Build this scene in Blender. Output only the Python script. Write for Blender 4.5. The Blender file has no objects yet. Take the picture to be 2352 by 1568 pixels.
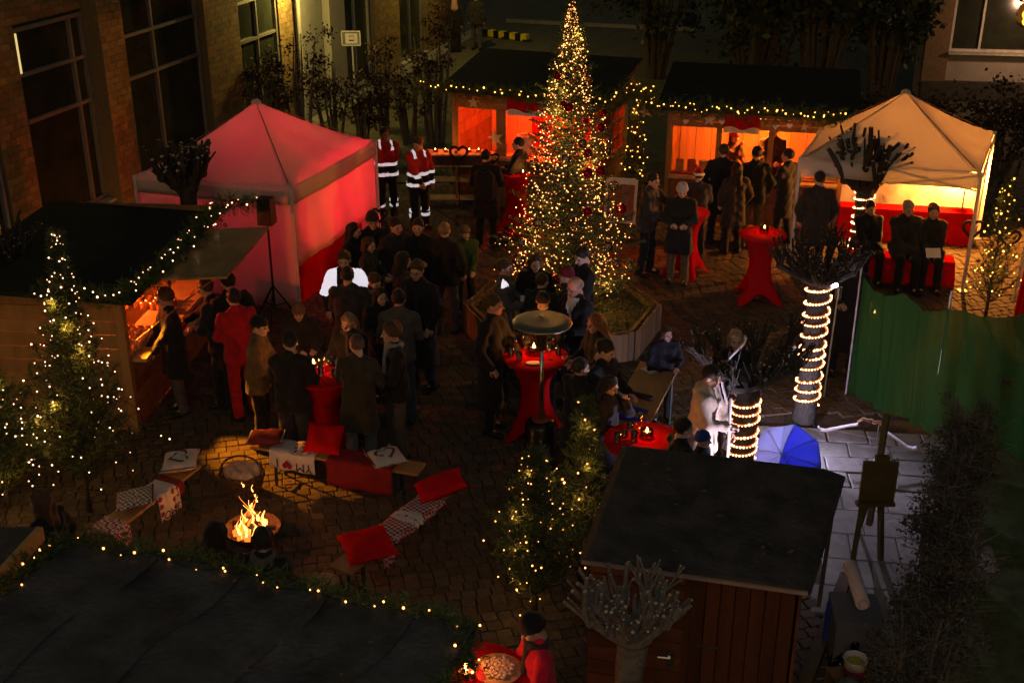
import bpy, math, random
import numpy as np
from mathutils import Matrix, Vector

SC = bpy.context.scene
COL = SC.collection
rnd = random.Random(7)
R = math.radians
PI = math.pi

# ------------------------------------------------------------------ camera
CAM_H = 7.2                       # a first-floor window above the yard
PITCH = R(23.9)
cd = bpy.data.cameras.new('camera'); cam = bpy.data.objects.new('camera', cd); COL.objects.link(cam)
cd.sensor_width = 36; cd.lens = 42.1; cd.clip_end = 400; cd.clip_start = .05
cam.location = (0, 0, CAM_H); cam.rotation_euler = (PI / 2 - PITCH, 0, 0)
SC.camera = cam

# ------------------------------------------------------------------ sky, moon, exposure (night)
w = bpy.data.worlds.new('World'); SC.world = w; w.use_nodes = True
nt = w.node_tree; bg = nt.nodes['Background']
sky = nt.nodes.new('ShaderNodeTexSky'); sky.sky_type = 'NISHITA'; sky.sun_disc = False
sky.sun_elevation = R(5.0); sky.sun_rotation = R(200); sky.air_density = 1.0; sky.dust_density = 6.0
glow = nt.nodes.new('ShaderNodeMix'); glow.data_type = 'RGBA'; glow.blend_type = 'MULTIPLY'
glow.inputs['Factor'].default_value = 1.0
glow.inputs[7].default_value = (1.0, .88, .68, 1)      # town glow on the night sky
nt.links.new(sky.outputs[0], glow.inputs[6]); nt.links.new(glow.outputs[2], bg.inputs[0])
bg.inputs[1].default_value = .038
sd = bpy.data.lights.new('moon', 'SUN'); sd.energy = .05; sd.angle = R(12); sd.color = (1, .9, .78)
so = bpy.data.objects.new('moon', sd); COL.objects.link(so); so.location = (0, -5, 30); so.rotation_euler = (R(38), R(8), 0)
SC.view_settings.view_transform = 'Standard'; SC.view_settings.look = 'None'
SC.view_settings.exposure = 0.0; SC.view_settings.gamma = 1.0; SC.view_settings.use_curve_mapping = False
cy = SC.cycles
cy.use_denoising = True; cy.denoising_prefilter = 'FAST'; cy.use_light_tree = True; cy.max_bounces = 6; cy.diffuse_bounces = 3
cy.glossy_bounces = 3; cy.transmission_bounces = 6; cy.transparent_max_bounces = 16
cy.sample_clamp_indirect = 4.0; cy.sample_clamp_direct = 0.0; cy.caustics_reflective = False; cy.caustics_refractive = False
cy.adaptive_threshold = .015

# ------------------------------------------------------------------ placing helper: pixel of a 2352x1568 view -> point at height z
F_, W_, H_ = 2751.0, 2352.0, 1568.0
def P(u, v, z=0.0):
    x = (u - W_ / 2) / F_; y = -(v - H_ / 2) / F_
    d = Vector((x, math.cos(PITCH) + y * math.sin(PITCH), -math.sin(PITCH) + y * math.cos(PITCH)))
    return Vector((0, 0, CAM_H)) + d * ((z - CAM_H) / d.z)

# ------------------------------------------------------------------ materials
MATS = {}
def lin(c):
    return tuple(c) + (1.0,)
def M(name, col=(.5, .5, .5), rough=.8, var=.25, scale=6.0, bump=.0, bscale=40., metal=0., island=.0, spec=.3, sheen=0., stretch=None, col2=None, rvar=0.):
    if name in MATS: return MATS[name]
    m = bpy.data.materials.new(name); MATS[name] = m; m.use_nodes = True
    n = m.node_tree.nodes; l = m.node_tree.links; b = n['Principled BSDF']
    tc = n.new('ShaderNodeTexCoord'); src = tc.outputs['Object']
    if stretch:
        mp = n.new('ShaderNodeMapping'); mp.inputs['Scale'].default_value = stretch; l.new(src, mp.inputs[0]); src = mp.outputs[0]
    oi = n.new('ShaderNodeObjectInfo')
    add = n.new('ShaderNodeVectorMath'); add.operation = 'ADD'; l.new(src, add.inputs[0])
    sc_ = n.new('ShaderNodeMath'); sc_.operation = 'MULTIPLY'; sc_.inputs[1].default_value = 37.; l.new(oi.outputs['Random'], sc_.inputs[0]); l.new(sc_.outputs[0], add.inputs[1])
    no = n.new('ShaderNodeTexNoise'); no.inputs['Scale'].default_value = scale; no.inputs['Detail'].default_value = 5; no.inputs['Roughness'].default_value = .65
    l.new(add.outputs[0], no.inputs['Vector'])
    rp = n.new('ShaderNodeValToRGB'); l.new(no.outputs[0], rp.inputs[0])
    c1 = tuple(max(0, c * (1 - var)) for c in col); c2 = tuple(min(1, c * (1 + var)) for c in (col2 or col))
    rp.color_ramp.elements[0].color = lin(c1); rp.color_ramp.elements[1].color = lin(c2)
    rp.color_ramp.elements[0].position = .32; rp.color_ramp.elements[1].position = .68
    out = rp.outputs[0]
    if island > 0:
        ge = n.new('ShaderNodeNewGeometry'); a = n.new('ShaderNodeMath'); a.operation = 'ADD'
        l.new(ge.outputs['Random Per Island'], a.inputs[0]); l.new(oi.outputs['Random'], a.inputs[1])
        fr = n.new('ShaderNodeMath'); fr.operation = 'FRACT'; l.new(a.outputs[0], fr.inputs[0])
        mr = n.new('ShaderNodeMapRange'); mr.inputs[3].default_value = 1 - island; mr.inputs[4].default_value = 1 + island; l.new(fr.outputs[0], mr.inputs[0])
        hs = n.new('ShaderNodeHueSaturation'); l.new(mr.outputs[0], hs.inputs['Value']); l.new(out, hs.inputs['Color']); out = hs.outputs[0]
    l.new(out, b.inputs['Base Color'])
    b.inputs['Roughness'].default_value = rough; b.inputs['Metallic'].default_value = metal
    b.inputs['Specular IOR Level'].default_value = spec
    if sheen: b.inputs['Sheen Weight'].default_value = sheen
    if rvar:
        rr = n.new('ShaderNodeMapRange'); rr.inputs[1].default_value = .3; rr.inputs[2].default_value = .7; rr.inputs[3].default_value = rough - rvar; rr.inputs[4].default_value = rough; l.new(no.outputs[0], rr.inputs[0]); l.new(rr.outputs[0], b.inputs['Roughness'])
    if bump:
        n2 = n.new('ShaderNodeTexNoise'); n2.inputs['Scale'].default_value = bscale; n2.inputs['Detail'].default_value = 4; l.new(add.outputs[0], n2.inputs['Vector'])
        bp = n.new('ShaderNodeBump'); bp.inputs['Strength'].default_value = bump; bp.inputs['Distance'].default_value = .02
        l.new(n2.outputs[0], bp.inputs['Height']); l.new(bp.outputs[0], b.inputs['Normal'])
    return m
def EM(name, col, s):
    if name in MATS: return MATS[name]
    m = bpy.data.materials.new(name); MATS[name] = m; m.use_nodes = True
    n = m.node_tree.nodes; n.remove(n['Principled BSDF']); e = n.new('ShaderNodeEmission')
    e.inputs[0].default_value = lin(col); e.inputs[1].default_value = s
    m.node_tree.links.new(e.outputs[0], n['Material Output'].inputs[0]); return m
def FLM(name, col, s, a):
    """flame: glowing and partly see-through"""
    m = EM(name, col, s); n = m.node_tree.nodes; l = m.node_tree.links; out = n['Material Output']; e = out.inputs[0].links[0].from_socket
    t = n.new('ShaderNodeBsdfTransparent'); lw = n.new('ShaderNodeLayerWeight'); lw.inputs[0].default_value = .35; mr = n.new('ShaderNodeMapRange'); mr.inputs[1].default_value = .1; mr.inputs[2].default_value = .75; mr.inputs[3].default_value = a; mr.inputs[4].default_value = .0
    l.new(lw.outputs['Facing'], mr.inputs[0]); mx = n.new('ShaderNodeMixShader'); l.new(mr.outputs[0], mx.inputs[0]); l.new(t.outputs[0], mx.inputs[1]); l.new(e, mx.inputs[2]); l.new(mx.outputs[0], out.inputs[0]); return m
def GL(name, col=(1, 1, 1), rough=.05, mixt=.55):
    """thin glass: part clear, part glossy"""
    if name in MATS: return MATS[name]
    m = bpy.data.materials.new(name); MATS[name] = m; m.use_nodes = True
    n = m.node_tree.nodes; l = m.node_tree.links; n.remove(n['Principled BSDF'])
    t = n.new('ShaderNodeBsdfTransparent'); t.inputs[0].default_value = lin(col)
    g = n.new('ShaderNodeBsdfGlossy'); g.inputs['Roughness'].default_value = rough; g.inputs[0].default_value = (1, 1, 1, 1)
    mx = n.new('ShaderNodeMixShader'); fr = n.new('ShaderNodeFresnel'); fr.inputs[0].default_value = 1.5
    a = n.new('ShaderNodeMath'); a.operation = 'ADD'; a.inputs[1].default_value = 1 - mixt - .4; a.use_clamp = True
    l.new(fr.outputs[0], a.inputs[0]); l.new(a.outputs[0], mx.inputs[0]); l.new(t.outputs[0], mx.inputs[1]); l.new(g.outputs[0], mx.inputs[2])
    l.new(mx.outputs[0], n['Material Output'].inputs[0]); return m
def SHINY(name, col, trans=.5, gloss=.3):
    """coloured glassware: translucent body with a glossy skin"""
    if name in MATS: return MATS[name]
    m = CLOTH(name, col, trans, 0, 0.); n = m.node_tree.nodes; l = m.node_tree.links; out = n['Material Output']; s0 = out.inputs[0].links[0].from_socket
    g = n.new('ShaderNodeBsdfGlossy'); g.inputs['Roughness'].default_value = .08; mx = n.new('ShaderNodeMixShader'); mx.inputs[0].default_value = gloss; l.new(s0, mx.inputs[1]); l.new(g.outputs[0], mx.inputs[2]); l.new(mx.outputs[0], out.inputs[0]); return m
def CLOTH(name, col, trans=.45, transp=0., wrinkle=.25, wscale=3.):
    """thin fabric or net: diffuse + translucent (+ see-through share for nets)"""
    if name in MATS: return MATS[name]
    m = bpy.data.materials.new(name); MATS[name] = m; m.use_nodes = True
    n = m.node_tree.nodes; l = m.node_tree.links; n.remove(n['Principled BSDF'])
    tc = n.new('ShaderNodeTexCoord'); no = n.new('ShaderNodeTexNoise'); no.inputs['Scale'].default_value = wscale; no.inputs['Detail'].default_value = 6
    l.new(tc.outputs['Object'], no.inputs['Vector'])
    bp = n.new('ShaderNodeBump'); bp.inputs['Strength'].default_value = wrinkle; bp.inputs['Distance'].default_value = .05; l.new(no.outputs[0], bp.inputs['Height'])
    rp = n.new('ShaderNodeValToRGB'); rp.color_ramp.elements[0].color = lin([c * .8 for c in col]); rp.color_ramp.elements[1].color = lin(col); l.new(no.outputs[0], rp.inputs[0])
    d = n.new('ShaderNodeBsdfDiffuse'); t = n.new('ShaderNodeBsdfTranslucent'); mx = n.new('ShaderNodeMixShader')
    for s in (d, t): l.new(rp.outputs[0], s.inputs[0]); l.new(bp.outputs[0], s.inputs['Normal'])
    mx.inputs[0].default_value = trans; l.new(d.outputs[0], mx.inputs[1]); l.new(t.outputs[0], mx.inputs[2]); o = mx.outputs[0]
    if transp:
        tr = n.new('ShaderNodeBsdfTransparent'); m2 = n.new('ShaderNodeMixShader'); m2.inputs[0].default_value = transp
        l.new(o, m2.inputs[1]); l.new(tr.outputs[0], m2.inputs[2]); o = m2.outputs[0]
    l.new(o, n['Material Output'].inputs[0]); return m

# ------------------------------------------------------------------ mesh builder (world coordinates)
def pw(o):
    m = Matrix.LocRotScale(o.location, o.rotation_euler, o.scale)
    if o.parent: m = pw(o.parent) @ o.matrix_parent_inverse @ m
    return m
class MB:
    def __init__(s, T=None): s.v = []; s.f = []; s.mi = []; s.T = T or Matrix(); s.m = 0
    def add(s, vs, fs, T=None):
        k = len(s.v); t = s.T @ T if T else s.T
        s.v += [tuple(t @ Vector(p)) for p in vs]
        s.f += [tuple(i + k for i in f) for f in fs]; s.mi += [s.m] * len(fs); return s
    def box(s, c, d, rz=0, T=None, taper=1.0):
        x, y, z = d[0] / 2, d[1] / 2, d[2] / 2
        vs = [(-x, -y, -z), (x, -y, -z), (x, y, -z), (-x, y, -z)] + [(a * taper, b * taper, z) for a, b in ((-x, -y), (x, -y), (x, y), (-x, y))]
        fs = [(3, 2, 1, 0), (4, 5, 6, 7), (0, 1, 5, 4), (1, 2, 6, 5), (2, 3, 7, 6), (3, 0, 4, 7)]
        Tm = Matrix.Translation(c) @ Matrix.Rotation(rz, 4, 'Z')
        return s.add(vs, fs, (T @ Tm) if T else Tm)
    def bar(s, a, b, w, h, up=(0, 0, 1)):
        a = Vector(a); b = Vector(b); y = (b - a); L = y.length; y.normalize(); u = Vector(up)
        x = y.cross(u)
        if x.length < 1e-4: x = Vector((1, 0, 0))
        x.normalize(); z = x.cross(y)
        m = Matrix((x, y, z)).transposed().to_4x4(); m.translation = (a + b) / 2
        return s.box((0, 0, 0), (w, L, h), T=m)
    def tube(s, pts, rad, n=8, cap=True):
        pts = [Vector(p) for p in pts]; vs = []; fs = []
        if not hasattr(rad, '__len__'): rad = [rad] * len(pts)
        prev = None
        for i, p in enumerate(pts):
            d = (pts[min(i + 1, len(pts) - 1)] - pts[max(i - 1, 0)])
            d = d.normalized() if d.length > 1e-9 else Vector((0, 0, 1))
            if prev is None:
                x = d.cross(Vector((0, 0, 1)));
                if x.length < .05: x = d.cross(Vector((1, 0, 0)))
            else: x = prev - d * prev.dot(d)
            x.normalize(); prev = x; y = d.cross(x)
            for k in range(n):
                a = 2 * PI * k / n; vs.append(p + (x * math.cos(a) + y * math.sin(a)) * rad[i])
        for i in range(len(pts) - 1):
            for k in range(n):
                a = i * n + k; b = i * n + (k + 1) % n; fs.append((a, b, b + n, a + n))
        if cap: fs.append(tuple(range(n - 1, -1, -1))); q = (len(pts) - 1) * n; fs.append(tuple(range(q, q + n)))
        return s.add(vs, fs)
    def lathe(s, c, prof, n=20, sx=1., sy=1., T=None):
        vs = []; fs = []
        for r, z in prof:
            for k in range(n):
                a = 2 * PI * k / n; vs.append((r * math.cos(a) * sx, r * math.sin(a) * sy, z))
        for i in range(len(prof) - 1):
            for k in range(n):
                a = i * n + k; b = i * n + (k + 1) % n; fs.append((a, b, b + n, a + n))
        if prof[0][0] > 1e-4: fs.append(tuple(range(n - 1, -1, -1)))
        if prof[-1][0] > 1e-4: q = (len(prof) - 1) * n; fs.append(tuple(range(q, q + n)))
        Tm = Matrix.Translation(c); return s.add(vs, fs, (Tm @ T) if T else Tm)
    def sph(s, c, r, n=8, m=6, T=None):
        r = r if hasattr(r, '__len__') else (r, r, r)
        vs = [(0, 0, -r[2])]; fs = []
        for i in range(1, m):
            ph = -PI / 2 + PI * i / m
            for k in range(n): a = 2 * PI * k / n; vs.append((r[0] * math.cos(ph) * math.cos(a), r[1] * math.cos(ph) * math.sin(a), r[2] * math.sin(ph)))
        vs.append((0, 0, r[2])); L = len(vs) - 1
        for k in range(n): fs.append((0, 1 + (k + 1) % n, 1 + k))
        for i in range(m - 2):
            for k in range(n): a = 1 + i * n + k; b = 1 + i * n + (k + 1) % n; fs.append((a, b, b + n, a + n))
        q = 1 + (m - 2) * n
        for k in range(n): fs.append((q + k, q + (k + 1) % n, L))
        Tm = Matrix.Translation(c); return s.add(vs, fs, (Tm @ T) if T else Tm)
    def grid(s, fn, nu, nv, thick=0.):
        vs = [fn(i / nu, j / nv) for j in range(nv + 1) for i in range(nu + 1)]; k = nu + 1
        fs = [(j * k + i, j * k + i + 1, (j + 1) * k + i + 1, (j + 1) * k + i) for j in range(nv) for i in range(nu)]
        if thick:
            V = [Vector(p) for p in vs]; N = [Vector((0, 0, 0)) for _ in V]
            for f in fs:
                nn = (V[f[1]] - V[f[0]]).cross(V[f[3]] - V[f[0]])
                for i in f: N[i] += nn
            q = len(vs); vs = vs + [p - n_.normalized() * thick for p, n_ in zip(V, N)]
            fs2 = [tuple(i + q for i in reversed(f)) for f in fs]
            rim = [j for j in range(k)] + [(j + 1) * k - 1 + 0 for j in range(1, nv + 1)] + [nv * k + i for i in range(nu - 1, -1, -1)] + [j * k for j in range(nv - 1, 0, -1)]
            fs3 = [(rim[(i + 1) % len(rim)], rim[i], rim[i] + q, rim[(i + 1) % len(rim)] + q) for i in range(len(rim))]
            fs = fs + fs2 + fs3
        return s.add(vs, fs)
    def prism(s, poly, T, h):
        n = len(poly); vs = [(p[0], p[1], 0) for p in poly] + [(p[0], p[1], h) for p in poly]
        fs = [tuple(range(n - 1, -1, -1)), tuple(range(n, 2 * n))] + [(i, (i + 1) % n, (i + 1) % n + n, i + n) for i in range(n)]
        return s.add(vs, fs, T)
    def raw(s, V, Fc, T=None):
        k = len(s.v); t = s.T @ T if T else s.T; A = np.array(t); V = np.asarray(V, float)
        s.v += list(map(tuple, V @ A[:3, :3].T + A[:3, 3])); s.f += [tuple(int(i) + k for i in f) for f in Fc]; s.mi += [s.m] * len(Fc); return s
    def build(s, name, mat, parent=None, smooth=False, label=None, cat=None, group=None, kind=None):
        return mk(name, np.array(s.v, float), s.f, mat, parent, smooth, label, cat, group, kind, s.mi)
def tag(o, label=None, cat=None, group=None, kind=None):
    if label: o['label'] = label
    if cat: o['category'] = cat
    if group: o['group'] = group
    if kind: o['kind'] = kind
    return o
def mk(name, V, Fc, mat, parent=None, smooth=False, label=None, cat=None, group=None, kind=None, mi=None):
    V = np.asarray(V, float); lo = V.min(0); hi = V.max(0); c = np.array([(lo[0] + hi[0]) / 2, (lo[1] + hi[1]) / 2, lo[2]])
    me = bpy.data.meshes.new(name); me.from_pydata((V - c).tolist(), [], Fc if isinstance(Fc, list) else Fc.tolist())
    o = bpy.data.objects.new(name, me); COL.objects.link(o); o.location = c
    mats = mat if isinstance(mat, (list, tuple)) else [mat]
    for m in mats: me.materials.append(m)
    if mi is not None and len(mats) > 1: me.polygons.foreach_set('material_index', np.array(mi, np.int32))
    if smooth: me.polygons.foreach_set('use_smooth', np.ones(len(me.polygons), bool))
    if parent: o.parent = parent; o.matrix_parent_inverse = pw(parent).inverted()
    return tag(o, label, cat, group, kind)
def empty(name, loc, label=None, cat=None, group=None, rz=0, kind=None):
    o = bpy.data.objects.new(name, None); COL.objects.link(o); o.location = loc; o.rotation_euler = (0, 0, rz); o.empty_display_size = .2
    return tag(o, label, cat, group, kind)
def clone(o, loc, parent=None, rot=None, scale=None, name=None):
    """copy of one mesh object, world placed, sharing its data"""
    c = o.copy(); COL.objects.link(c); c.parent = None; c.matrix_parent_inverse = Matrix()
    for k in ('label', 'category', 'group', 'kind'):
        if k in c: del c[k]
    c.location = loc
    if rot is not None: c.rotation_euler = rot
    if scale is not None: c.scale = scale if hasattr(scale, '__len__') else (scale,) * 3
    if name: c.name = name
    if parent: c.parent = parent; c.matrix_parent_inverse = pw(parent).inverted()
    return c
def light(name, loc, col, power, rad=.05, kind='POINT', parent=None, rot=None, spot=None, blend=.3):
    d = bpy.data.lights.new(name, kind); d.energy = power; d.color = col
    if kind in ('POINT', 'SPOT'): d.shadow_soft_size = rad
    if kind == 'SPOT': d.spot_size = spot; d.spot_blend = blend
    o = bpy.data.objects.new(name, d); COL.objects.link(o); o.location = loc
    if rot: o.rotation_euler = rot
    if parent: o.parent = parent; o.matrix_parent_inverse = pw(parent).inverted()
    return o
def aim(o, tgt):
    o.rotation_euler = (Vector(tgt) - Vector(o.location)).to_track_quat('-Z', 'Y').to_euler(); return o

# a retro-reflecting tape throws the photographer's weak flash straight back
def RETRO():
    if 'retro_tape' in MATS: return MATS['retro_tape']
    m = bpy.data.materials.new('retro_tape'); MATS['retro_tape'] = m; m.use_nodes = True
    n = m.node_tree.nodes; l = m.node_tree.links; n.remove(n['Principled BSDF'])
    ge = n.new('ShaderNodeNewGeometry'); g = n.new('ShaderNodeBsdfGlossy'); g.inputs['Roughness'].default_value = .26; g.inputs[0].default_value = (.95, .93, 1, 1)
    l.new(ge.outputs['Incoming'], g.inputs['Normal']); d = n.new('ShaderNodeBsdfDiffuse'); d.inputs[0].default_value = (.5, .5, .52, 1)
    mx = n.new('ShaderNodeMixShader'); mx.inputs[0].default_value = .85; l.new(d.outputs[0], mx.inputs[1]); l.new(g.outputs[0], mx.inputs[2])
    l.new(mx.outputs[0], n['Material Output'].inputs[0]); return m
# ================================================================== SETTING
mSett = M('sett_stone', (.100, .074, .046), .8, .3, 30, .5, 60, island=.22)
mSoil = M('joint_soil', (.080, .060, .039), 1., .4, 20, .4, 60)
mAsph = M('asphalt', (.10, .095, .06), .85, .25, 3, .4, 120)
mSlab = M('concrete_slab', (.25, .245, .225), .8, .18, 9, .25, 90, island=.12)
mKerb = M('kerb_stone', (.24, .23, .19), .85, .2, 10, .3, 60, island=.1)
ground = mk('ground', [(-150, -60, -.04), (150, -60, -.04), (150, 240, -.04), (-150, 240, -.04)], [(0, 1, 2, 3)], mSoil, kind='structure')
drive = mk('driveway', [(-4.5, 24.6, -.012), (30, 24.6, -.012), (30, 90, -.012), (-14, 90, -.012)], [(0, 1, 2, 3)], mAsph, kind='structure')
lawn = mk('lawn', [(3.2, 6.2, -.02), (9.5, 6.2, -.02), (9.5, 16, -.02), (5.6, 14.2, -.02), (4.95, 12.6, -.02)], [(0, 1, 2, 3, 4)], M('short_grass', (.085, .105, .045), .9, .4, 5, .8, 40), kind='structure')
pave = mk('pavement', [(2.75, 5, -.028), (7.5, 5, -.028), (7.5, 14.0, -.028), (3.0, 14.0, -.028)], [(0, 1, 2, 3)], mSoil, kind='structure')
rs = np.random.RandomState(3)
def sett_geo(x, y, a, lx, ly, h):
    """worn sett: chamfered top"""
    c, s_ = math.cos(a), math.sin(a); vs = []
    for k, (z, q) in enumerate(((-.05, 1.), (h - .006, 1.), (h, .90))):
        for sx, sy in ((-1, -1), (1, -1), (1, 1), (-1, 1)):
            px, py = sx * lx / 2 * q, sy * ly / 2 * q; vs.append((x + px * c - py * s_, y + px * s_ + py * c, z))
    return vs
SETF = [(8, 9, 10, 11)] + [(i, (i + 1) % 4, (i + 1) % 4 + 4, i + 4) for i in range(4)] + [(i + 4, (i + 1) % 4 + 4, (i + 1) % 4 + 8, i + 8) for i in range(4)]
ang = R(14); ca, sa = math.cos(ang), math.sin(ang)
st_t = [mk('sett', sett_geo(0, 0, ang, .140 + .006 * k, .134 - .003 * k, .0), SETF, mSett, ground) for k in range(3)]
for o in st_t: o.location.z = -.05
V = []; Fc = []; nset = 0
st_first = [True] * 3
for j in range(-20, 225):
    off = rs.uniform(0, .15)
    for i in range(-140, 140):
        lx, ly = i * .153 + off, j * .140
        x, y = lx * ca - ly * sa, lx * sa + ly * ca
        if not (6.5 < y < 24.5 and abs(x) < 1.2 + y * .46): continue
        if x > 2.8 + (.02 * y) and y < 13.9: continue
        z = rs.uniform(-.006, .007); a = ang + rs.uniform(-.04, .04)
        if nset < 297 and -3.75 < x < -1.2 and 11.2 < y < 13.6:
            k = nset % 3; nset += 1
            if st_first[k]: st_t[k].location = (x, y, z - .05); st_first[k] = False
            else: clone(st_t[k], (x, y, z - .05), ground, rot=(0, 0, a - ang), name='sett')
        else:
            b = len(V); V += sett_geo(x, y, a, rs.uniform(.136, .150), rs.uniform(.125, .136), z); Fc += [tuple(q + b for q in f) for f in SETF]
mk('setts', V, Fc, mSett, ground, kind='stuff')
# slabs and broken flagstones of the shooting lane
pav_t = []
for (lx, ly) in ((.49, .49), (.49, .34), (.32, .34)):
    vs = [(p[0], p[1], p[2] * 1.) for p in sett_geo(0, 0, 0, lx, ly, .0)]
    vs = vs[:8] + [(sx * (lx / 2 - .012), sy * (ly / 2 - .012), .0) for sx, sy in ((-1, -1), (1, -1), (1, 1), (-1, 1))]
    pav_t.append(mk('paving_slab', vs, SETF, mSlab, pave))
used = [False] * 3
for j in range(11):
    for i in range(8):
        x = 3.1 + i * .5 + (j % 2) * .18 - .0 * j; y = 6.6 + j * .5
        if x > 3.2 + (y - 6.2) * .285 + .15: continue
        T = Matrix.Translation((5, 9, 0)) @ Matrix.Rotation(R(-9), 4, 'Z') @ Matrix.Translation((-5, -9, 0))
        p = T @ Vector((x, y, -.05 + rs.uniform(-.003, .003)))
        if not used[0]: pav_t[0].location = p; pav_t[0].rotation_euler.z = R(-9); used[0] = True
        else: clone(pav_t[0], p, pave, rot=(0, 0, R(-9)), name='paving_slab')
for j in range(4):
    y = 12.15 + j * .37; x = 2.95 + rs.uniform(0, .2)
    while x < 5.0 + (y - 12) * .3:
        k = rs.randint(1, 3); wdt = (.5, .5, .335)[k]
        p = (x + wdt / 2, y + rs.uniform(-.015, .015) - .11 * (x - 4.5), -.05 + rs.uniform(-.004, .004)); r = (0, 0, R(-8) + rs.uniform(-.06, .06))
        if not used[k]: pav_t[k].location = p; pav_t[k].rotation_euler = r; used[k] = True
        else: clone(pav_t[k], p, pave, rot=r, name='paving_slab')
        x += wdt

# ---------------------------------------------------------------- long brick building on the left
A2 = Vector((-7.34, 22.02, 0)); B2 = Vector((-3.29, 37.04, 0)); dd = (B2 - A2).normalized(); nn_ = Vector((dd.y, -dd.x, 0))
WT = Matrix((dd, -nn_, Vector((0, 0, 1)))).transposed().to_4x4(); WT.translation = A2      # local: x along wall, y into it, z up
mBrick = M('yellow_brick', (.29, .195, .075), .85, .2, 12, .3, 80, island=.22)
mMort = M('mortar', (.17, .13, .075), .95, .2, 20)
mFrame = M('window_frame_paint', (.20, .19, .16), .5, .12, 5)
mPane = M('dark_pane', (.030, .034, .024), .16, .3, 2, spec=.5)
mPlas = M('grey_plaster', (.40, .38, .33), .85, .12, 2, .2, 40)
mDark = M('dark_interior', (.012, .012, .010), .9, .2)
bld = empty('brick_building', A2, 'long yellow brick building with tall dark windows along the left edge', 'building')
mb = MB(WT); mb.box((6.5, .65, 3.2), (32, .7, 6.4)); mb.build('wall', mMort, bld)
mb = MB(WT); mb.box((6.5, .5, 6.5), (32.4, 1.2, .25)); mb.build('roof_edge', M('roof_edge_metal', (.08, .08, .07), .6), bld)
BR = []     # brick rectangles: s0, s1, z0, z1, front depth
bricks_small = []
def pier(s0, s1, z0, z1, yf, single):
    mb = MB(WT); mb.box(((s0 + s1) / 2, (yf + .012 + .4) / 2, (z0 + z1) / 2), (s1 - s0 - .008, .4 - yf - .012, z1 - z0)); mb.build('pier', mMort, bld)
    n = round((s1 - s0) / .25); bw = (s1 - s0) / n; rows = int((z1 - z0) / .1255)
    for r_ in range(rows):
        z = z0 + r_ * .1255
        xs = [(s0 + k * bw, s0 + (k + 1) * bw) for k in range(n)] if r_ % 2 == 0 else [(s0, s0 + bw / 2)] + [(s0 + bw * (k + .5), s0 + bw * (k + 1.5)) for k in range(n - 1)] + [(s1 - bw / 2, s1)]
        for a, b in xs: bricks_small.append((a, b, z, yf, single and z < 4.2, bw))
pier(-3.1, -2.35, .0, 6.3, .15, True)
pier(-.35, .40, .0, 6.3, -.12, True)
pier(3.70, 5.2, .0, 6.3, .05, False)
pier(7.4, 8.15, .0, 6.3, .15, True)
pier(13.4, 15.4, .0, 6.3, .05, False)
pier(17.9, 19.4, .0, 6.3, .05, False)
pier(-2.35, -.35, 4.0, 6.3, .20, False)
pier(5.2, 7.4, 3.35, 6.3, .20, False)
V = []; Fc = []; tmpl = {}; nb = 0
for a, b, z, yf, single, bw in bricks_small:
    g = .006; jit = rs.uniform(-.003, .003)
    if single and nb < 300:
        nb += 1; key = (round(b - a, 3)); c = WT @ Vector(((a + b) / 2, yf + jit + .02, z + g))
        if key not in tmpl:
            mb = MB(WT); mb.box(((a + b) / 2, yf + .02, z + .0625), (b - a - 2 * g, .045, .1255 - 2 * g)); tmpl[key] = mb.build('brick', mBrick, bld)
            tmpl[key].location = c
        else: clone(tmpl[key], c, bld, name='brick')
    else:
        k = len(V); x0, x1, z0, z1 = a + g, b - g, z + g, z + .1255 - g; y0 = yf + jit; y1 = yf + .03
        V += [tuple(WT @ Vector(p)) for p in ((x0, y0, z0), (x1, y0, z0), (x1, y0, z1), (x0, y0, z1), (x0, y1, z0), (x1, y1, z0), (x1, y1, z1), (x0, y1, z1))]
        Fc += [tuple(q + k for q in f) for f in ((0, 1, 2, 3), (4, 0, 3, 7), (1, 5, 6, 2), (3, 2, 6, 7), (4, 5, 1, 0))]
mk('brickwork', V, Fc, mBrick, bld, kind='stuff')
def window(s0, s1, z0, z1, mull, rails, y=.24, fw=.07, parent=bld, T=WT, sill=True, fm=None, pm=None):
    mb = MB(T); mb.box((s0 + fw / 2, y, (z0 + z1) / 2), (fw, .1, z1 - z0)); mb.box((s1 - fw / 2, y, (z0 + z1) / 2), (fw, .1, z1 - z0))
    mb.box(((s0 + s1) / 2, y, z0 + fw / 2), (s1 - s0 - 2 * fw, .1, fw)); mb.box(((s0 + s1) / 2, y, z1 - fw / 2), (s1 - s0 - 2 * fw, .1, fw))
    xs = [s0 + fw] + sorted(mull) + [s1 - fw]; zs = [z0 + fw] + sorted(rails) + [z1 - fw]
    for m_ in mull: mb.box((m_, y, (z0 + z1) / 2), (fw * .8, .095, z1 - z0 - 2 * fw))
    for q in rails:
        for a, b in zip(xs[:-1], xs[1:]):
            mb.box(((a + b) / 2, y, q), (b - a - fw * .8, .092, fw * .9))
    o = mb.build('window', fm or mFrame, parent)
    for a, b in zip(xs[:-1], xs[1:]):
        for c, e in zip(zs[:-1], zs[1:]):
            m2 = MB(T); m2.box(((a + b) / 2, y + .03, (c + e) / 2), (b - a - .01, .012, e - c - .01)); m2.build('pane', pm or mPane, o)
    if sill: m2 = MB(T); m2.box(((s0 + s1) / 2, y - .1, z0 - .03), (s1 - s0 + .04, .26, .05)); m2.build('sill', M('sill_stone', (.45, .42, .34), .8), o)
    return o
window(-5.0, -3.15, .3, 3.6, [-4.1], [1.6, 2.5])
window(-2.35, -.35, .55, 3.95, [-.75], [2.4, 3.18])
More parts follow.
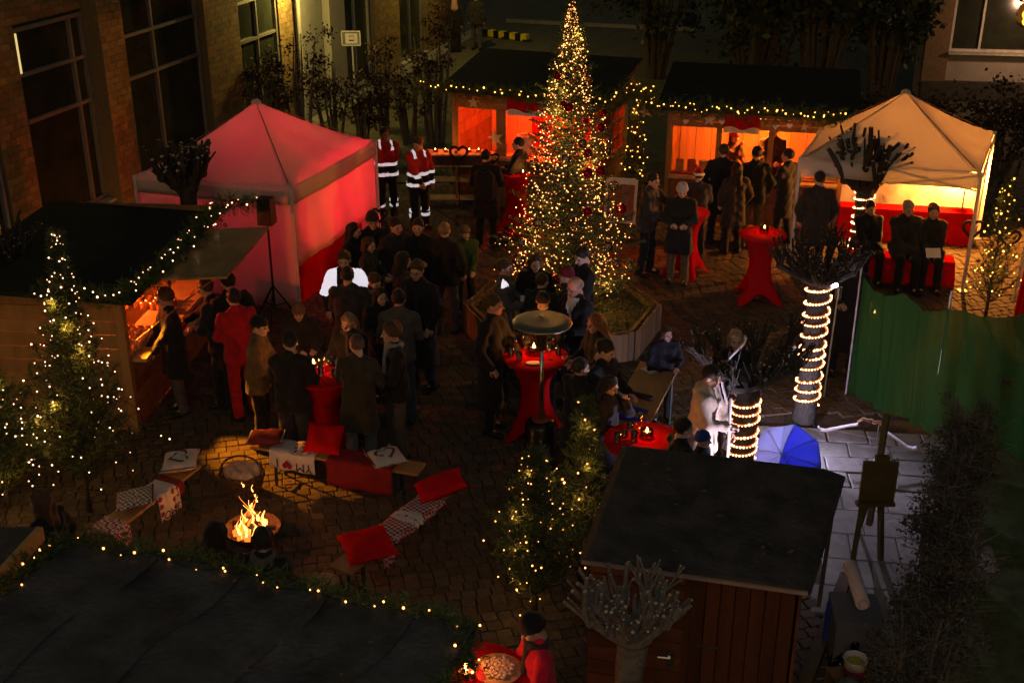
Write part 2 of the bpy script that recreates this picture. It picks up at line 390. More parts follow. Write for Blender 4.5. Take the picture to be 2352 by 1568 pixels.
window(.42, 3.68, .08, 5.2, [1.9], [2.5, 3.3, 4.2], sill=False)
window(5.22, 7.38, .1, 3.3, [6.35], [2.4])
window(15.5, 17.85, .1, 3.3, [16.7], [2.5])
window(11.2, 13.3, .05, 3.3, [12.2], [], sill=False, fm=mPlas)
mb = MB(WT); mb.box((-2.235, .225, 3.53), (.09, .02, .66)); mb.build('lit_pane', EM('lit_gap', (1, .72, .25), .85), bld)
mb = MB(WT); mb.box((9.2, .2, 1.6), (1.4, .1, 3.2)); d_ = mb.build('door', M('grey_door', (.42, .41, .38), .6, .1), bld); mb = MB(WT); mb.box((9.75, .12, 1.05), (.12, .05, .03)); mb.build('handle', M('steel', (.5, .5, .5), .3, .05, metal=1.), d_)
mb = MB(WT); mb.box((10.5, .12, 3.15), (1.0, .3, 6.3)); mb.build('plaster_pier', mPlas, bld)
mb = MB(WT); mb.tube([(8.3, .05, 0), (8.3, .05, 6.3)], .05, 8); mb.build('downpipe', M('zinc', (.45, .44, .40), .5, .1), bld)
mb = MB(WT); mb.box((6.5, -.25, -.0), (33, .5, .06)); mb.build('plinth_kerb', mKerb, bld)
def wall_lamp(s, z, power, off, label):
    r = empty('wall_lamp', WT @ Vector((s, .1, z)), label, 'lamp')
    mb = MB(WT); mb.tube([(s, .2, z), (s, -off, z), (s, -off, z - .1)], .018, 8); mb.build('bracket', M('black_metal', (.02, .02, .02), .5), r)
    mb = MB(WT); mb.lathe((s, -off, z - .2), [(.16, 0), (.10, .09), (.03, .13)], 16); mb.build('shade', M('black_metal'), r)
    mb = MB(WT); mb.sph((s, -off, z - .19), .05); mb.build('lamp_bulb', EM('sodium_bulb', (1, .75, .2), 30), r)
    light('wall_lamp_light', WT @ Vector((s, -off, z - .27)), (1, .70, .16), power, .06, parent=r)
wall_lamp(7.55, 3.75, 230, .55, 'yellow wall lamp high beside the glazed door of the brick building')
wall_lamp(16.3, 4.9, 240, 1.4, 'yellow wall lamp over the far glazed door of the brick building')
wall_lamp(-3.9, 5.2, 5, .7, 'yellow wall lamp high at the near end of the brick building')
# orange floodlight on the ground behind the left hut
fl = WT @ Vector((-1.5, -1.0, .0))
r = empty('ground_floodlight', fl, 'orange floodlight on the ground in front of the brick building', 'lamp')
mb = MB(); mb.box(fl + Vector((0, 0, .09)), (.24, .12, .16), .3); mb.build('housing', M('black_metal'), r)
mb = MB(); mb.box(fl + Vector((0, 0, .19)), (.2, .09, .02), .3); mb.build('lens', EM('orange_lens', (1, .4, .05), 20), r)
light('floodlight_light', fl + Vector((0, 0, .26)), (1, .34, .02), 11, .05, parent=r)

# ---------------------------------------------------------------- building on the far right
RT = Matrix.Translation((11.1, 32.6, 0)) @ Matrix.Rotation(R(-8), 4, 'Z')
rb = empty('garden_building', RT @ Vector((4, .5, 0)), 'pale rendered building with a white framed window at top right', 'building')
mb = MB(RT); mb.box((6, .6, 4), (12, 1., 8)); mb.build('wall', M('pale_render', (.38, .33, .28), .9, .12, 3, .2, 40), rb)
mb = MB(RT); mb.box((.3, .03, 4), (.62, .16, 8)); mb.build('corner_pier', M('dull_brick', (.20, .13, .07), .9, .25, 18, .3), rb)
window(.6, 3.5, 1.3, 4.6, [1.38], [3.9], y=.02, parent=rb, T=RT, fm=M('white_window_paint', (.6, .54, .48), .5))
mb = MB(RT); mb.box((6, .0, .25), (12, .3, .5)); mb.build('plinth', M('dark_plinth', (.06, .055, .045), .9), rb)
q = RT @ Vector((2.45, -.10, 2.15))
r = empty('flame_reflection', q, 'added orange glow standing for a flame reflected in the far right window', 'lamp')
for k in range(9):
    mb = MB(); a = k * .7; mb.sph(q + Vector((.22 * math.cos(a * 2.1) * (k / 9), -.12, k * .09)), (.17 - .010 * k, .05, .13), 8, 6); mb.build('reflection_blob', EM('flame_glow' + ('' if k < 4 else '_dim'), (1, .34, .04), 3. if k < 4 else .7), r)  # glowing blobs stand in for an orange flame reflected in the pane
light('wall_fill_light', q + Vector((0, -1.6, .2)), (1, .55, .3), 105, .1, parent=r)  # added fill lamp out in front, brightens the rendered wall

# ---------------------------------------------------------------- yellow and black safety bar on the drive
pa, pb = P(1112, 74, .12), P(1212, 87, .12); r = empty('safety_bar', (pa + pb) / 2 - Vector((0, 0, .12)), 'low yellow and black striped safety bar on the driveway', 'barrier')
for k in range(8):
    mb = MB(); mb.bar(pa.lerp(pb, k / 8), pa.lerp(pb, (k + 1) / 8), .2, .22); mb.build('stripe', M('yellow_paint', (.75, .62, .03), .6) if k % 2 else M('black_paint', (.015, .015, .015), .6), r)
for t in (.03, .5, .97): mb = MB(); c = pa.lerp(pb, t); mb.box((c.x, c.y, .03), (.3, .3, .06)); mb.build('foot', M('black_metal'), r)
mb = MB(); mb.bar((-.2, 45.5, .06), (6.5, 43.5, .06), .18, .12); mb.build('kerb', mKerb, label='low stone kerb running along the far edge of the driveway', cat='kerb')
# ================================================================== VEGETATION
mNeed = M('fir_needles', (.068, .100, .030), .6, .45, 3, island=.35)
mNeedD = M('dull_needles', (.085, .105, .034), .65, .4, 3, island=.35)
mBark = M('bark', (.10, .075, .05), .9, .35, 18, .6, 40)
mBarkG = M('grey_bark', (.16, .135, .105), .9, .3, 18, .6, 40)
mCut = M('cut_wood', (.42, .36, .27), .8, .2, 20)
mLeafB = M('brown_leaves', (.060, .036, .022), .7, .4, 5, island=.4)
mLeafG = M('dark_leaves', (.035, .048, .018), .6, .4, 5, island=.4)
mBulbW = EM('warm_bulb', (1, .38, .10), 6)
mBulbP = EM('pale_bulb', (1, .52, .30), 6)
mCable = M('dark_cable', (.01, .02, .01), .6)
def nrm(a): return a / np.maximum(np.linalg.norm(a, axis=-1, keepdims=True), 1e-9)
def needles(P0, D, L, n, nl, wid, rs, spread=1.0):
    """needles (thin triangles) all round each twig; arrays of N twigs"""
    N = len(P0); t = rs.uniform(.05, 1, (N, n)); base = P0[:, None] + D[:, None] * (L[:, None] * t)[..., None]
    rad = rs.normal(size=(N, n, 3)); rad -= (rad * D[:, None]).sum(-1, keepdims=True) * D[:, None]; rad = nrm(rad)
    nd = nrm(D[:, None] * .75 + rad * spread + np.array([0, 0, .18])); side = nrm(np.cross(nd, rs.normal(size=(N, n, 3))))
    ln = (nl * rs.uniform(.7, 1.2, (N, n)))[..., None]
    a = base - side * wid / 2; b = base + side * wid / 2; c = base + nd * ln
    V = np.stack([a, b, c], 2).reshape(-1, 3); return V, np.arange(len(V)).reshape(-1, 3)
def conifer(name, base, H, R0, label, group=None, nbr=200, nl=.045, wid=.010, seed=1, mat=None, prof=None, zlow=.12, up=.15, lean=(0, 0), density=1., trunk_r=.05, twn=12):
    rs = np.random.RandomState(seed); base = Vector(base)
    root = empty(name, base, label, 'tree', group)
    def axis(z): return np.array([base.x + lean[0] * z / H, base.y + lean[1] * z / H, base.z + z])
    mb = MB(); mb.tube([axis(H * k / 8) for k in range(9)], [trunk_r * (1 - .92 * k / 8) for k in range(9)], 8); mb.build('trunk', mBark, root, True)
    prof = prof or (lambda t: (1 - t) ** .85)
    P0 = []; D = []; L = []; bm = MB(); ends = []
    for i in range(nbr):
        t = zlow + (1 - zlow) * (i + rs.uniform(0, 1)) / nbr; t = 1 - (1 - t) ** 1.0 if True else t
        z = H * t; az = i * 2.39996 + rs.uniform(-.3, .3); ln = R0 * prof(t) * rs.uniform(.55, 1.22) + .05
        rise = up + .5 * t ** 2; a = axis(z); d0 = nrm(np.array([math.cos(az), math.sin(az), rise])); tip = a + d0 * ln + np.array([0, 0, .10 * ln])
        mid = a + d0 * ln * .5 - np.array([0, 0, .05 * ln]); pts = [a, mid, tip]; ends.append(tip)
        bm.tube(pts, [.012 * (.4 + ln), .008 * (.4 + ln), .003], 4, False)
        m = max(4, int(ln * 16 * density))
        for k in range(m):
            q = (k + .5) / m; p = a * (1 - q) ** 2 + 2 * mid * q * (1 - q) + tip * q * q; s_ = 1 if k % 2 else -1
            dirb = nrm(tip - a); side = np.cross(dirb, [0, 0, 1]) * s_
            tw = nrm(dirb * .8 + side * rs.uniform(.5, 1.1) + np.array([0, 0, rs.uniform(-.1, .45)]))
            P0.append(p); D.append(tw); L.append((.08 + .20 * (1 - q) * min(1, ln)) * rs.uniform(.7, 1.2))
        P0.append(mid * .3 + tip * .7); D.append(nrm(tip - mid)); L.append(.16 * ln + .05)
    P0 = np.array(P0); D = np.array(D); L = np.array(L)
    V, Fc = needles(P0, D, L, twn, nl, wid, rs)
    bm.v += []; bo = bm.build('branches', mBark, root)
    mk('crown', V, Fc, mat or mNeed, root)
    return root, axis, ends
bulb0 = None
def bulb_proto(r, mat, parent, loc):
    mb = MB(); mb.sph(loc, r, 6, 4); return mb.build('light_bulb', mat, parent)
def bulbs(parent, pts, r, mat):
    """separate bulbs; past 300 the rest becomes one joined part"""
    pts = [Vector(p) for p in pts]
    pts.sort(key=lambda p: p.y)
    pr = bulb_proto(r, mat, parent, pts[0])
    for p in pts[1:300]: clone(pr, p - Vector((0, 0, r)), parent, name='light_bulb', scale=rnd.choice((.6, .8, .9, 1, 1.1, 1.35)))
    if len(pts) > 300:
        mb = MB()
        for p in pts[300:]: mb.sph(p, r * rnd.choice((.6, .8, .9, 1, 1.1, 1.35)), 6, 4)
        mb.build('light_bulbs', mat, parent, kind='stuff')
def string_lights(name, base, pts, r, mat, label, group=None, cable=True, glow=0, gw=0., gcol=(1, .52, .10)):
    root = empty(name, base, label, 'light string', group)
    for k in range(glow): light('bulb_light', Vector(pts[int((k + .5) / glow * len(pts))]) * .93 + Vector(base) * .07 + Vector((0, 0, .05)), gcol, gw, .03, parent=root)
    bulbs(root, pts, r, mat)
    if cable and len(pts) > 3:
        mb = MB(); mb.tube([Vector(p) - Vector((0, 0, r)) for p in pts], .004, 4, False); mb.build('cable', mCable, root)
    return root
# ---- the big lit tree
BT = Vector((.83, 16.9, .0)); rs = np.random.RandomState(11)
def bprof(t): return np.interp(t, [0, .12, .3, .42, .5, .62, .75, .88, 1], [1.0, 1.0, .93, .66, .60, .52, .34, .15, .02])
conifer('christmas_tree', BT, 4.75, .98, 'tall Christmas tree covered in warm lights in the middle of the yard', nbr=330, seed=5, prof=bprof, zlow=.10, up=.02, density=1.25, trunk_r=.07, twn=16, nl=.05)
pts = []
for i in range(1400):
    t = .13 + .87 * (i / 1400) ** 1.12; az = i * .35 + rs.uniform(-.35, .35); rr = .98 * bprof(t) * rs.uniform(.5, 1.02) * (1 + .16 * math.sin(3 * az + t * 23)) + .02
    pts.append((BT.x + rr * math.cos(az), BT.y + rr * math.sin(az), BT.z + 4.75 * t + .12 * rr + rs.uniform(-.05, .05)))
pts.append((BT.x, BT.y, 4.8))
string_lights('fairy_lights', BT, pts, .0075, mBulbW, 'string of warm fairy lights wound round the tall Christmas tree', cable=False, glow=20, gw=3.4)
mRed = M('red_glass_bauble', (.30, .006, .018), .08, .1, 4, metal=.7); mClear = GL('clear_bauble', (.9, .85, .8), .03, .5)
mGoldB = M('copper_bauble', (.5, .28, .12), .08, .1, 4, metal=.9)
pr = {}
for i in range(46):
    t = rs.uniform(.16, .82); az = rs.uniform(-PI * .95, .0 + PI * .0 - .05) + (.0); rr = .98 * bprof(t) * 1.02 + .02
    p = Vector((BT.x + rr * math.cos(az), BT.y + rr * math.sin(az), 4.75 * t + .02)); k = i % 3
    s_ = rs.uniform(.7, 1.25) * (1.15 - .5 * t)
    if k not in pr:
        mb = MB(); mb.sph((0, 0, 0), .075, 16, 12); mb.m = 1; mb.lathe((0, 0, .068), [(.016, 0), (.016, .018), (.004, .024)], 8)
        pr[k] = mb.build('bauble', [(mRed, mClear, mGoldB)[k], M('bauble_cap', (.6, .5, .3), .3, .1, metal=1.)], None, True); o = pr[k]
    else: o = clone(pr[k], p, name='bauble')
    o.location = p; o.scale = (s_,) * 3
    tag(o, ('shiny dark red bauble hanging on the tall lit Christmas tree', 'clear glass bauble hanging on the tall lit Christmas tree', 'copper coloured bauble hanging on the tall lit Christmas tree')[k], 'bauble', ('red baubles on the tall tree', 'clear baubles on the tall tree', 'copper baubles on the tall tree')[k])
# ---- planter of wooden pickets round the tree
PC = Vector((.75, 16.65, 0)); pl = empty('tree_planter', PC, 'eight-sided planter of upright wooden palings round the tall Christmas tree', 'planter')
mPick = M('picket_wood', (.23, .15, .075), .8, .25, 6, .3, 60, island=.2, stretch=(1, 1, .15))
nP = 96; first = None
for k in range(nP):
    a = 2 * PI * k / nP; oc = 1.40 / max(math.cos((a % (PI / 4)) - PI / 8), .9) * .965
    p = PC + Vector((oc * math.cos(a), oc * math.sin(a), .0)); h = .44 + rnd.uniform(-.012, .012)
    sa_ = (math.floor(a / (PI / 4)) + .5) * PI / 4 + PI / 2
    mb = MB(); mb.box((p.x, p.y, h / 2), (.088, .028, h), sa_); mb.build('picket', mPick, pl)
mb = MB()
for k in range(8):
    a, b = k * PI / 4, (k + 1) * PI / 4; f = 1.355
    mb.bar(PC + Vector((f * math.cos(a), f * math.sin(a), .39)), PC + Vector((f * math.cos(b), f * math.sin(b), .39)), .05, .06)
mb.build('rail', mPick, pl)
mb = MB(); mb.lathe(PC, [(1.3, .0), (1.3, .28), (.6, .34), (.01, .36)], 16); mb.build('soil_fill', mSoil, pl)
V, Fc = [], []
rs = np.random.RandomState(5); N = 500; a = rs.uniform(0, 2 * PI, N); q = 1.2 * np.sqrt(rs.uniform(0, 1, N))
P0 = np.stack([PC.x + q * np.cos(a), PC.y + q * np.sin(a), .32 + rs.uniform(0, .12, N)], 1); D = nrm(np.stack([np.cos(a * 3), np.sin(a * 3), rs.uniform(-.1, .5, N)], 1))
V, Fc = needles(P0, D, np.full(N, .3), 22, .05, .011, rs); mk('cut_fir_sprigs', V, Fc, mNeedD, label='bed of cut fir sprigs inside the tree planter', cat='fir sprigs', kind='stuff')
# ---- small lit firs
def lit_fir(base, H, R0, seed, label, lab2, n=80, mat=mBulbP, r=.012, lean=(0, 0), nbr=90, up=.9, t0=.05, t1=.95, gl=5, gw=.9, pwr=.85, **kw):
    root, axis, ends = conifer('small_fir', base, H, R0, label, None, nbr=nbr, seed=seed, mat=mNeedD, prof=lambda t: (1 - t) ** pwr, up=up, lean=lean, trunk_r=.03, **kw)
    rs = np.random.RandomState(seed + 50); pts = []
    for i in range(n):
        t = t0 + (t1 - t0) * i / n; az = i * .62 + rs.uniform(-.4, .4); rr = R0 * ((1 - t) ** pwr) * rs.uniform(.35, 1.0) + .03
        if i % 5 == 4: az += 2.2
        c = axis(H * min(1, t + .08)); pts.append((c[0] + rr * math.cos(az), c[1] + rr * math.sin(az), c[2] + rs.uniform(-.05, .05) + .3 * rr))
    string_lights('fairy_lights', base, pts, r, mat, lab2, glow=gl, gw=gw)
    return root
lit_fir(P(205, 1175), 3.35, 1.05, 21, 'tall thin lit fir beside the left hut', 'pale fairy lights on the tall thin fir beside the left hut', 185, r=.0074, lean=(.28, -.38), nbr=170, nl=.08, wid=.012, t1=.98, gl=10, gw=2.0, twn=14, pwr=1.5)
lit_fir(P(20, 1165), 1.65, .85, 22, 'low bushy lit fir at the far left edge', 'pale fairy lights on the low bushy fir at the left edge', 100, r=.0074, nbr=150, nl=.08, wid=.012, gl=6, gw=2.0, twn=16)
lit_fir(P(1228, 1410), 1.75, .68, 23, 'lit fir in front of the dark felt roof, nearer of the pair', 'fairy lights on the nearer fir of the pair by the felt roof', 105, EM('rosy_bulb', (1, .36, .10), 6), r=.0068, nbr=150, nl=.07, wid=.011, gl=7, gw=1.3, twn=16)
lit_fir(P(1335, 1330), 2.0, .42, 24, 'slim lit fir close behind the dark felt roof corner', 'fairy lights on the slim fir behind the felt roof corner', 16, EM('rosy_bulb', (1, .36, .10), 6), r=.0095, nbr=90, nl=.07, wid=.012, t0=.25)
lit_fir(P(1455, 440), 1.85, .38, 25, 'small lit fir beside the corner of the far right stall', 'fairy lights on the small fir beside the far right stall', 42, EM('yellow_bulb', (1, .46, .07), 5.5), r=.0125, nbr=70)
lit_fir(P(2262, 735), 2.2, .50, 26, 'brownish lit fir beside the open orange tent', 'fairy lights on the fir beside the open orange tent', 62, EM('yellow_bulb', (1, .46, .07), 5.5), r=.0125, nbr=110)
# ---- pollarded plane trees
def pollard(base, hT, rT, seed, label, spread=.5, stub=.42, nl=7, ns=9, mat=None, lean=(0, 0), up=.6, sr=.022, el0=.25, el1=.85):
    rs = np.random.RandomState(seed); base = Vector(base); root = empty('pollarded_tree', base, label, 'tree')
    top = base + Vector((lean[0], lean[1], hT))
    mb = MB(); pts = [base.lerp(top, k / 6) + Vector((rs.uniform(-.012, .012), rs.uniform(-.012, .012), 0)) for k in range(7)]
    mb.tube(pts + [top + Vector((0, 0, .12))], [rT * (1.25, 1.05, 1, .98, .96, 1.0, 1.12, .8)[k] for k in range(8)], 12); 
    for k in range(14): a = rs.uniform(0, 6.3); z_ = rs.uniform(.1, .95); q = base.lerp(top, z_); mb.sph(q + Vector((math.cos(a), math.sin(a), 0)) * rT * .85, (rT * rs.uniform(.2, .36), rT * rs.uniform(.2, .36), rT * rs.uniform(.3, .7)), 7, 5)
    mb.build('trunk', mat or mBarkG, root, True)
    mb = MB(); mb.sph(top + Vector((0, 0, .06)), (rT * 1.5, rT * 1.5, rT * 1.1), 10, 7)
    for i in range(nl):
        az = 2 * PI * i / nl + rs.uniform(-.25, .25); el = rs.uniform(el0, el1); ln = spread * rs.uniform(.6, 1.0)
        d = Vector((math.cos(az) * math.cos(el), math.sin(az) * math.cos(el), math.sin(el))); k1 = top + d * ln * .55 + Vector((0, 0, .02)); k2 = top + d * ln + Vector((0, 0, .10))
        mb.tube([top - Vector((0, 0, .05)), k1, k2], [rT * .55, rT * .36, rT * .28], 7); mb.sph(k2, rT * .40, 7, 5)
        for j in range(ns):
            a2 = rs.uniform(0, 2 * PI); w_ = rs.uniform(.1, .75)
            dv = (d * .45 + Vector((math.cos(a2) * w_, math.sin(a2) * w_, up + rs.uniform(0, .5)))).normalized(); L_ = stub * rs.uniform(.45, 1.15)
            q = (k1 if rs.uniform() < .35 else k2) + Vector(rs.uniform(-.02, .02, 3)); e = q + dv * L_ + Vector(rs.uniform(-.03, .03, 3)) * .6
            r_ = sr * rs.uniform(.45, 1.3); mb.m = 0; mb.sph(q, r_ * 1.7, 6, 4); bw = Vector(rs.uniform(-.03, .03, 3)); mb.tube([q, q.lerp(e, .35) + bw, q.lerp(e, .7) + bw * .6, e], [r_ * 1.3, r_, r_ * .95, r_ * .85], 6)
            mb.m = 1; mb.lathe(e, [(r_ * .8, -.004), (r_ * .8, .003)], 6, T=dv.to_track_quat('Z', 'Y').to_matrix().to_4x4()); mb.m = 0
    mb.build('crown', [mat or mBarkG, mCut], root)
    return root, top
mBarkD = M('dark_bark', (.045, .038, .03), .9, .3, 18, .5, 40)
pollard(P(1848, 965), 1.92, .130, 31, 'pollarded tree with glowing rope light spiralling up its trunk, tallest one beside the green net', .52, .36, 11, 19, lean=(.0, .0), mat=mBarkD, sr=.014, up=.7, el0=.0, el1=.5)
pollard(P(1965, 625), 1.45, .14, 32, 'pollarded tree with rope light standing before the orange tent', .50, .62, 12, 12, mat=mBarkD, sr=.034, el0=.2, el1=.9)
pollard(P(1700, 1085), 1.18, .14, 33, 'short pollarded tree with rope light beside the blue umbrella', .56, .38, 11, 19, mat=mBarkD, sr=.014, el0=.0, el1=.55)
pollard((.86, 6.95, 0), 1.80, .105, 34, 'bare pollarded tree in front of the dark wooden shed', .31, .28, 11, 16, mat=mBarkG, sr=.015, el0=.1, el1=.7)
pollard(P(462, 720), 1.98, .12, 35, 'dark pollarded tree behind the left hut, against the red tent', .42, .46, 9, 11, mat=mBarkD, sr=.030)
pollard(P(75, 905), 1.75, .12, 36, 'dark pollarded tree in front of the left hut roof', .45, .40, 7, 9, mat=mBarkD, sr=.016)
# rope lights round three trunks
def rope(base, z0, z1, r, turns, label, lean=(0, 0), nper=26, strong=1.):
    root = empty('rope_light', Vector(base) + Vector((0, 0, z0)), label, 'rope light')
    n = int(turns * nper); pts = []
    for i in range(n + 1):
        a = 2 * PI * i / nper; t = i / n; pts.append(Vector((base[0] + r * math.cos(a), base[1] + r * math.sin(a), z0 + (z1 - z0) * t + .02 * math.sin(a * .31))))
    mb = MB(); mb.tube(pts, .011, 5); mb.build('tube', EM('rope_tube', (1, .20, .045), 1.1), root)
    bulbs(root, [p + (p - Vector((base[0], base[1], p.z))).normalized() * .012 for p in pts], .0135, EM('rope_bulb', (1, .46, .20), 6 * strong))
bp_ = P(1848, 965); rope(bp_, .22, 1.86, .146, 11, 'glowing rope light coiled up the pollarded trunk beside the green net')
bp_ = P(1965, 625); rope(bp_, .25, 1.42, .152, 8.5, 'glowing rope light coiled round the trunk before the orange tent')
bp_ = P(1700, 1085); rope(bp_, .2, 1.0, .152, 6.0, 'glowing rope light coiled round the short trunk beside the blue umbrella')
# ---- leafy shrubs and woods
def shrub(name, base, h, wd, n, leaf, label, cat='shrub', group=None, seed=1, size=.06, mat=None, trunk_h=.0, stems=6, twig=0, shape=1.0):
    rs = np.random.RandomState(seed); base = Vector(base); root = empty(name, base, label, cat, group)
    mb = MB(); ends = []
    for i in range(stems):
        a = rs.uniform(0, 2 * PI); q = wd * rs.uniform(.1, .8); b0 = base + Vector((math.cos(a), math.sin(a), 0)) * q * (.15 if trunk_h else .4)
        e = base + Vector((math.cos(a) * q, math.sin(a) * q, h * rs.uniform(.6, 1.))); m_ = b0.lerp(e, .5) + Vector((rs.uniform(-.1, .1) * wd, rs.uniform(-.1, .1) * wd, .05 * h))
        tr = .018 + .012 * h; mb.tube([b0, m_, e], [tr, tr * .6, tr * .2], 5, False); ends.append((m_, e))
        for k in range(twig):
            p = m_.lerp(e, rs.uniform(-.3, 1.)); d = Vector(rs.normal(size=3)); d.z = abs(d.z) * .5; mb.tube([p, p + d.normalized() * rs.uniform(.15, .4)], [.006, .002], 4, False)
    mb.build('trunk' if cat == 'tree' else 'stems', mBark if not twig else mBarkG, root)
    nc = max(6, int(n / 60)); cen = np.array([list(m_.lerp(e, rs.uniform(.1, 1.1))) for m_, e in [ends[rs.randint(len(ends))] for _ in range(nc)]])
    cen += rs.normal(size=cen.shape) * np.array([wd * .28, wd * .28, h * .12])
    c = cen[rs.randint(nc, size=n)] + rs.normal(size=(n, 3)) * np.array([.14, .14, .13]) * wd * 1.0
    c[:, 2] = np.clip(c[:, 2], base.z + trunk_h + .05, None)
    u = nrm(rs.normal(size=(n, 3))); v = nrm(np.cross(u, rs.normal(size=(n, 3)))); s_ = size * rs.uniform(.6, 1.3, (n, 1))
    V = np.stack([c - u * s_ * .5, c + v * s_ * .32, c + u * s_ * .6, c - v * s_ * .32], 1).reshape(-1, 3)
    mk('crown' if cat == 'tree' else 'foliage', V, np.arange(len(V)).reshape(-1, 4), mat or leaf, root)
    return root
for i, (u, v, h, wd, lab) in enumerate([(690, 335, 2.6, .9, 'dark brown leafy shrub behind the peak of the red tent'), (770, 325, 2.0, .7, 'bushy brown shrub under the WC sign'), (880, 300, 2.2, .6, 'slender dark shrub right of the WC sign'), (945, 330, 1.9, .6, 'thin stemmed shrub behind the two paramedics'), (1000, 330, 2.9, .7, 'tall dark round headed shrub beside the far left stall'), (835, 345, 1.6, .6, 'low brown shrub close behind the red tent'), (620, 345, 2.2, .6, 'dark shrub before the glazed door of the brick building')]):
    shrub('shrub', P(u, v), h, wd, 1300, mLeafB, lab, seed=60 + i, size=.075, stems=9, twig=3)
for i, (x, y, h, wd, lab) in enumerate([(6.2, 31, 6.5, 2.0, 'dark broad tree left of the row beyond the far right stall'), (7.6, 30.0, 7.0, 2.0, 'tall dark tree in the middle of the row beyond the orange tent'), (9.1, 29.6, 6.5, 1.3, 'dark tree right of the row, beside the rendered building'), (4.2, 35.5, 6.0, 1.8, 'dim tree far behind the gap between the two stalls'), (7.4, 35.5, 8.0, 2.2, 'dark tree farthest back in the row')]):
    shrub('dark_tree', (x, y, 0), h, wd, 9000, mLeafG, lab, 'tree', 'trees beyond the stalls', 80 + i, .19, trunk_h=.4, stems=12)
for i, (x, y, lab) in enumerate([(7.0, 25.8, 'low dark bush behind the far right stall roof'), (8.9, 24.6, 'low dark bush behind the orange tent peak'), (10.6, 25.2, 'low dark bush at the right beneath the rendered building')]):
    shrub('bush', (x, y, 0), 1.6, 1.1, 2200, mLeafB, lab, seed=95 + i, size=.10, stems=10, twig=3)
for i, (u, v, h, wd, lab) in enumerate([(2120, 1540, 1.45, .40, 'twiggy dark shrub at the bottom right, nearest of the hedge'), (2150, 1400, 1.5, .40, 'twiggy shrub of the right hedge, second from the front'), (2175, 1260, 1.45, .36, 'twiggy shrub of the right hedge beside the easel'), (2190, 1140, 1.4, .32, 'leafy shrub of the right hedge level with the bow'), (2215, 1040, 1.4, .28, 'farthest shrub of the right hedge before the green net')]):
    q = P(u, v, .75); shrub('hedge_shrub', (q.x, q.y, 0), h, wd, 5200, M('hedge_leaves', (.075, .068, .048), .7, .4, 5, island=.4), lab, group='shrubs of the right hedge', seed=110 + i, size=.034, stems=18, twig=16)
q = P(75, 470); shrub('climber', (q.x - .3, q.y, 0), 2.0, .6, 500, mLeafB, 'thin bare climber on the brick pier behind the left hut', seed=130, size=.07, stems=14, twig=8)

# ---------------------------------------------------------------- garlands
def garland(path, rad, label, nb, seed, bmat, br=.012, lab2='', dens=130, base=None):
    rs = np.random.RandomState(seed); path = [Vector(p) for p in path]; seg = []
    for a, b in zip(path[:-1], path[1:]):
        n = max(2, int((b - a).length * dens))
        for k in range(n): seg.append((a.lerp(b, (k + .5) / n), (b - a).normalized()))
    P0 = np.array([list(p) for p, d in seg]) + rs.normal(size=(len(seg), 3)) * rad * .3; D = nrm(np.array([list(d) for p, d in seg]) * .6 + rs.normal(size=(len(seg), 3)) * .9)
    V, Fc = needles(P0, D, np.full(len(seg), rad * 1.1), 12, rad * .55, .009, rs)
    mk('fir_garland', V, Fc, mNeed, None, label=label, cat='garland')
    pts = []
    tot = len(seg)
    for k in range(nb):
        p, d = seg[int((k + rs.uniform(.1, .9)) / nb * tot)]; off = Vector(rs.normal(size=3)); off = (off - d * off.dot(d)).normalized() * rad * rs.uniform(.7, 1.25); off.z = abs(off.z) * .6 + .0
        off.y = -abs(off.y); pts.append(p + off)
    string_lights('fairy_lights', path[0], pts, br, bmat, lab2)
# ================================================================== HUTS, STALLS, TENTS
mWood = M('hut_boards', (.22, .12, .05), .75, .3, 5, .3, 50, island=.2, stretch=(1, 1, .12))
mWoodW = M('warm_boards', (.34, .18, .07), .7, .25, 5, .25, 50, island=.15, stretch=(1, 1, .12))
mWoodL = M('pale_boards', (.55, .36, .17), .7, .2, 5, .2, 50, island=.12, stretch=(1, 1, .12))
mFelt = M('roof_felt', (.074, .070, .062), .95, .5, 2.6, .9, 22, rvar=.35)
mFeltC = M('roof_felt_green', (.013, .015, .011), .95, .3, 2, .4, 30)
mRedC = CLOTH('red_cloth', (.55, .010, .012), .25, 0, .2, 2)
mRedD = M('red_fabric', (.45, .008, .012), .9, .15, 8, .15, 60, spec=.05)
mWhiteF = M('white_fabric', (.75, .71, .66), .9, .08, 8, .2, 40)
mTent = CLOTH('tent_cloth', (.78, .74, .70), .45, 0, .75, 2.4)
mMetalW = M('white_tube', (.6, .58, .55), .4, .08)
mSteel = M('brushed_steel', (.55, .54, .52), .28, .1, 30, metal=1.)
mBlackM = M('black_metal')
def frame(Lp, Rp):
    """local frame: x along front from Lp to Rp, y to the back, z up"""
    x = Vector((Rp.x - Lp.x, Rp.y - Lp.y, 0)); W = x.length; x.normalize(); y = Vector((-x.y, x.x, 0))
    m = Matrix((x, y, Vector((0, 0, 1)))).transposed().to_4x4(); m.translation = Vector((Lp.x, Lp.y, 0)); return m, W
def boards(T, parent, mat, x0, x1, z0, z1, y, n, vertical=False, th=.025, name='plank'):
    """row of single boards with open joints (in the local x-z plane at depth y)"""
    for k in range(n):
        a, b = k / n, (k + 1) / n; g = .004; dy = rnd.uniform(-.003, .003); mb = MB(T)
        if vertical: xa, xb = x0 + (x1 - x0) * a + g, x0 + (x1 - x0) * b - g; mb.box(((xa + xb) / 2, y + dy, (z0 + z1) / 2), (xb - xa, th, z1 - z0))
        else: za, zb = z0 + (z1 - z0) * a + g, z0 + (z1 - z0) * b - g; mb.box(((x0 + x1) / 2, y + dy, (za + zb) / 2), (x1 - x0, th, zb - za))
        mb.build(name, mat, parent)
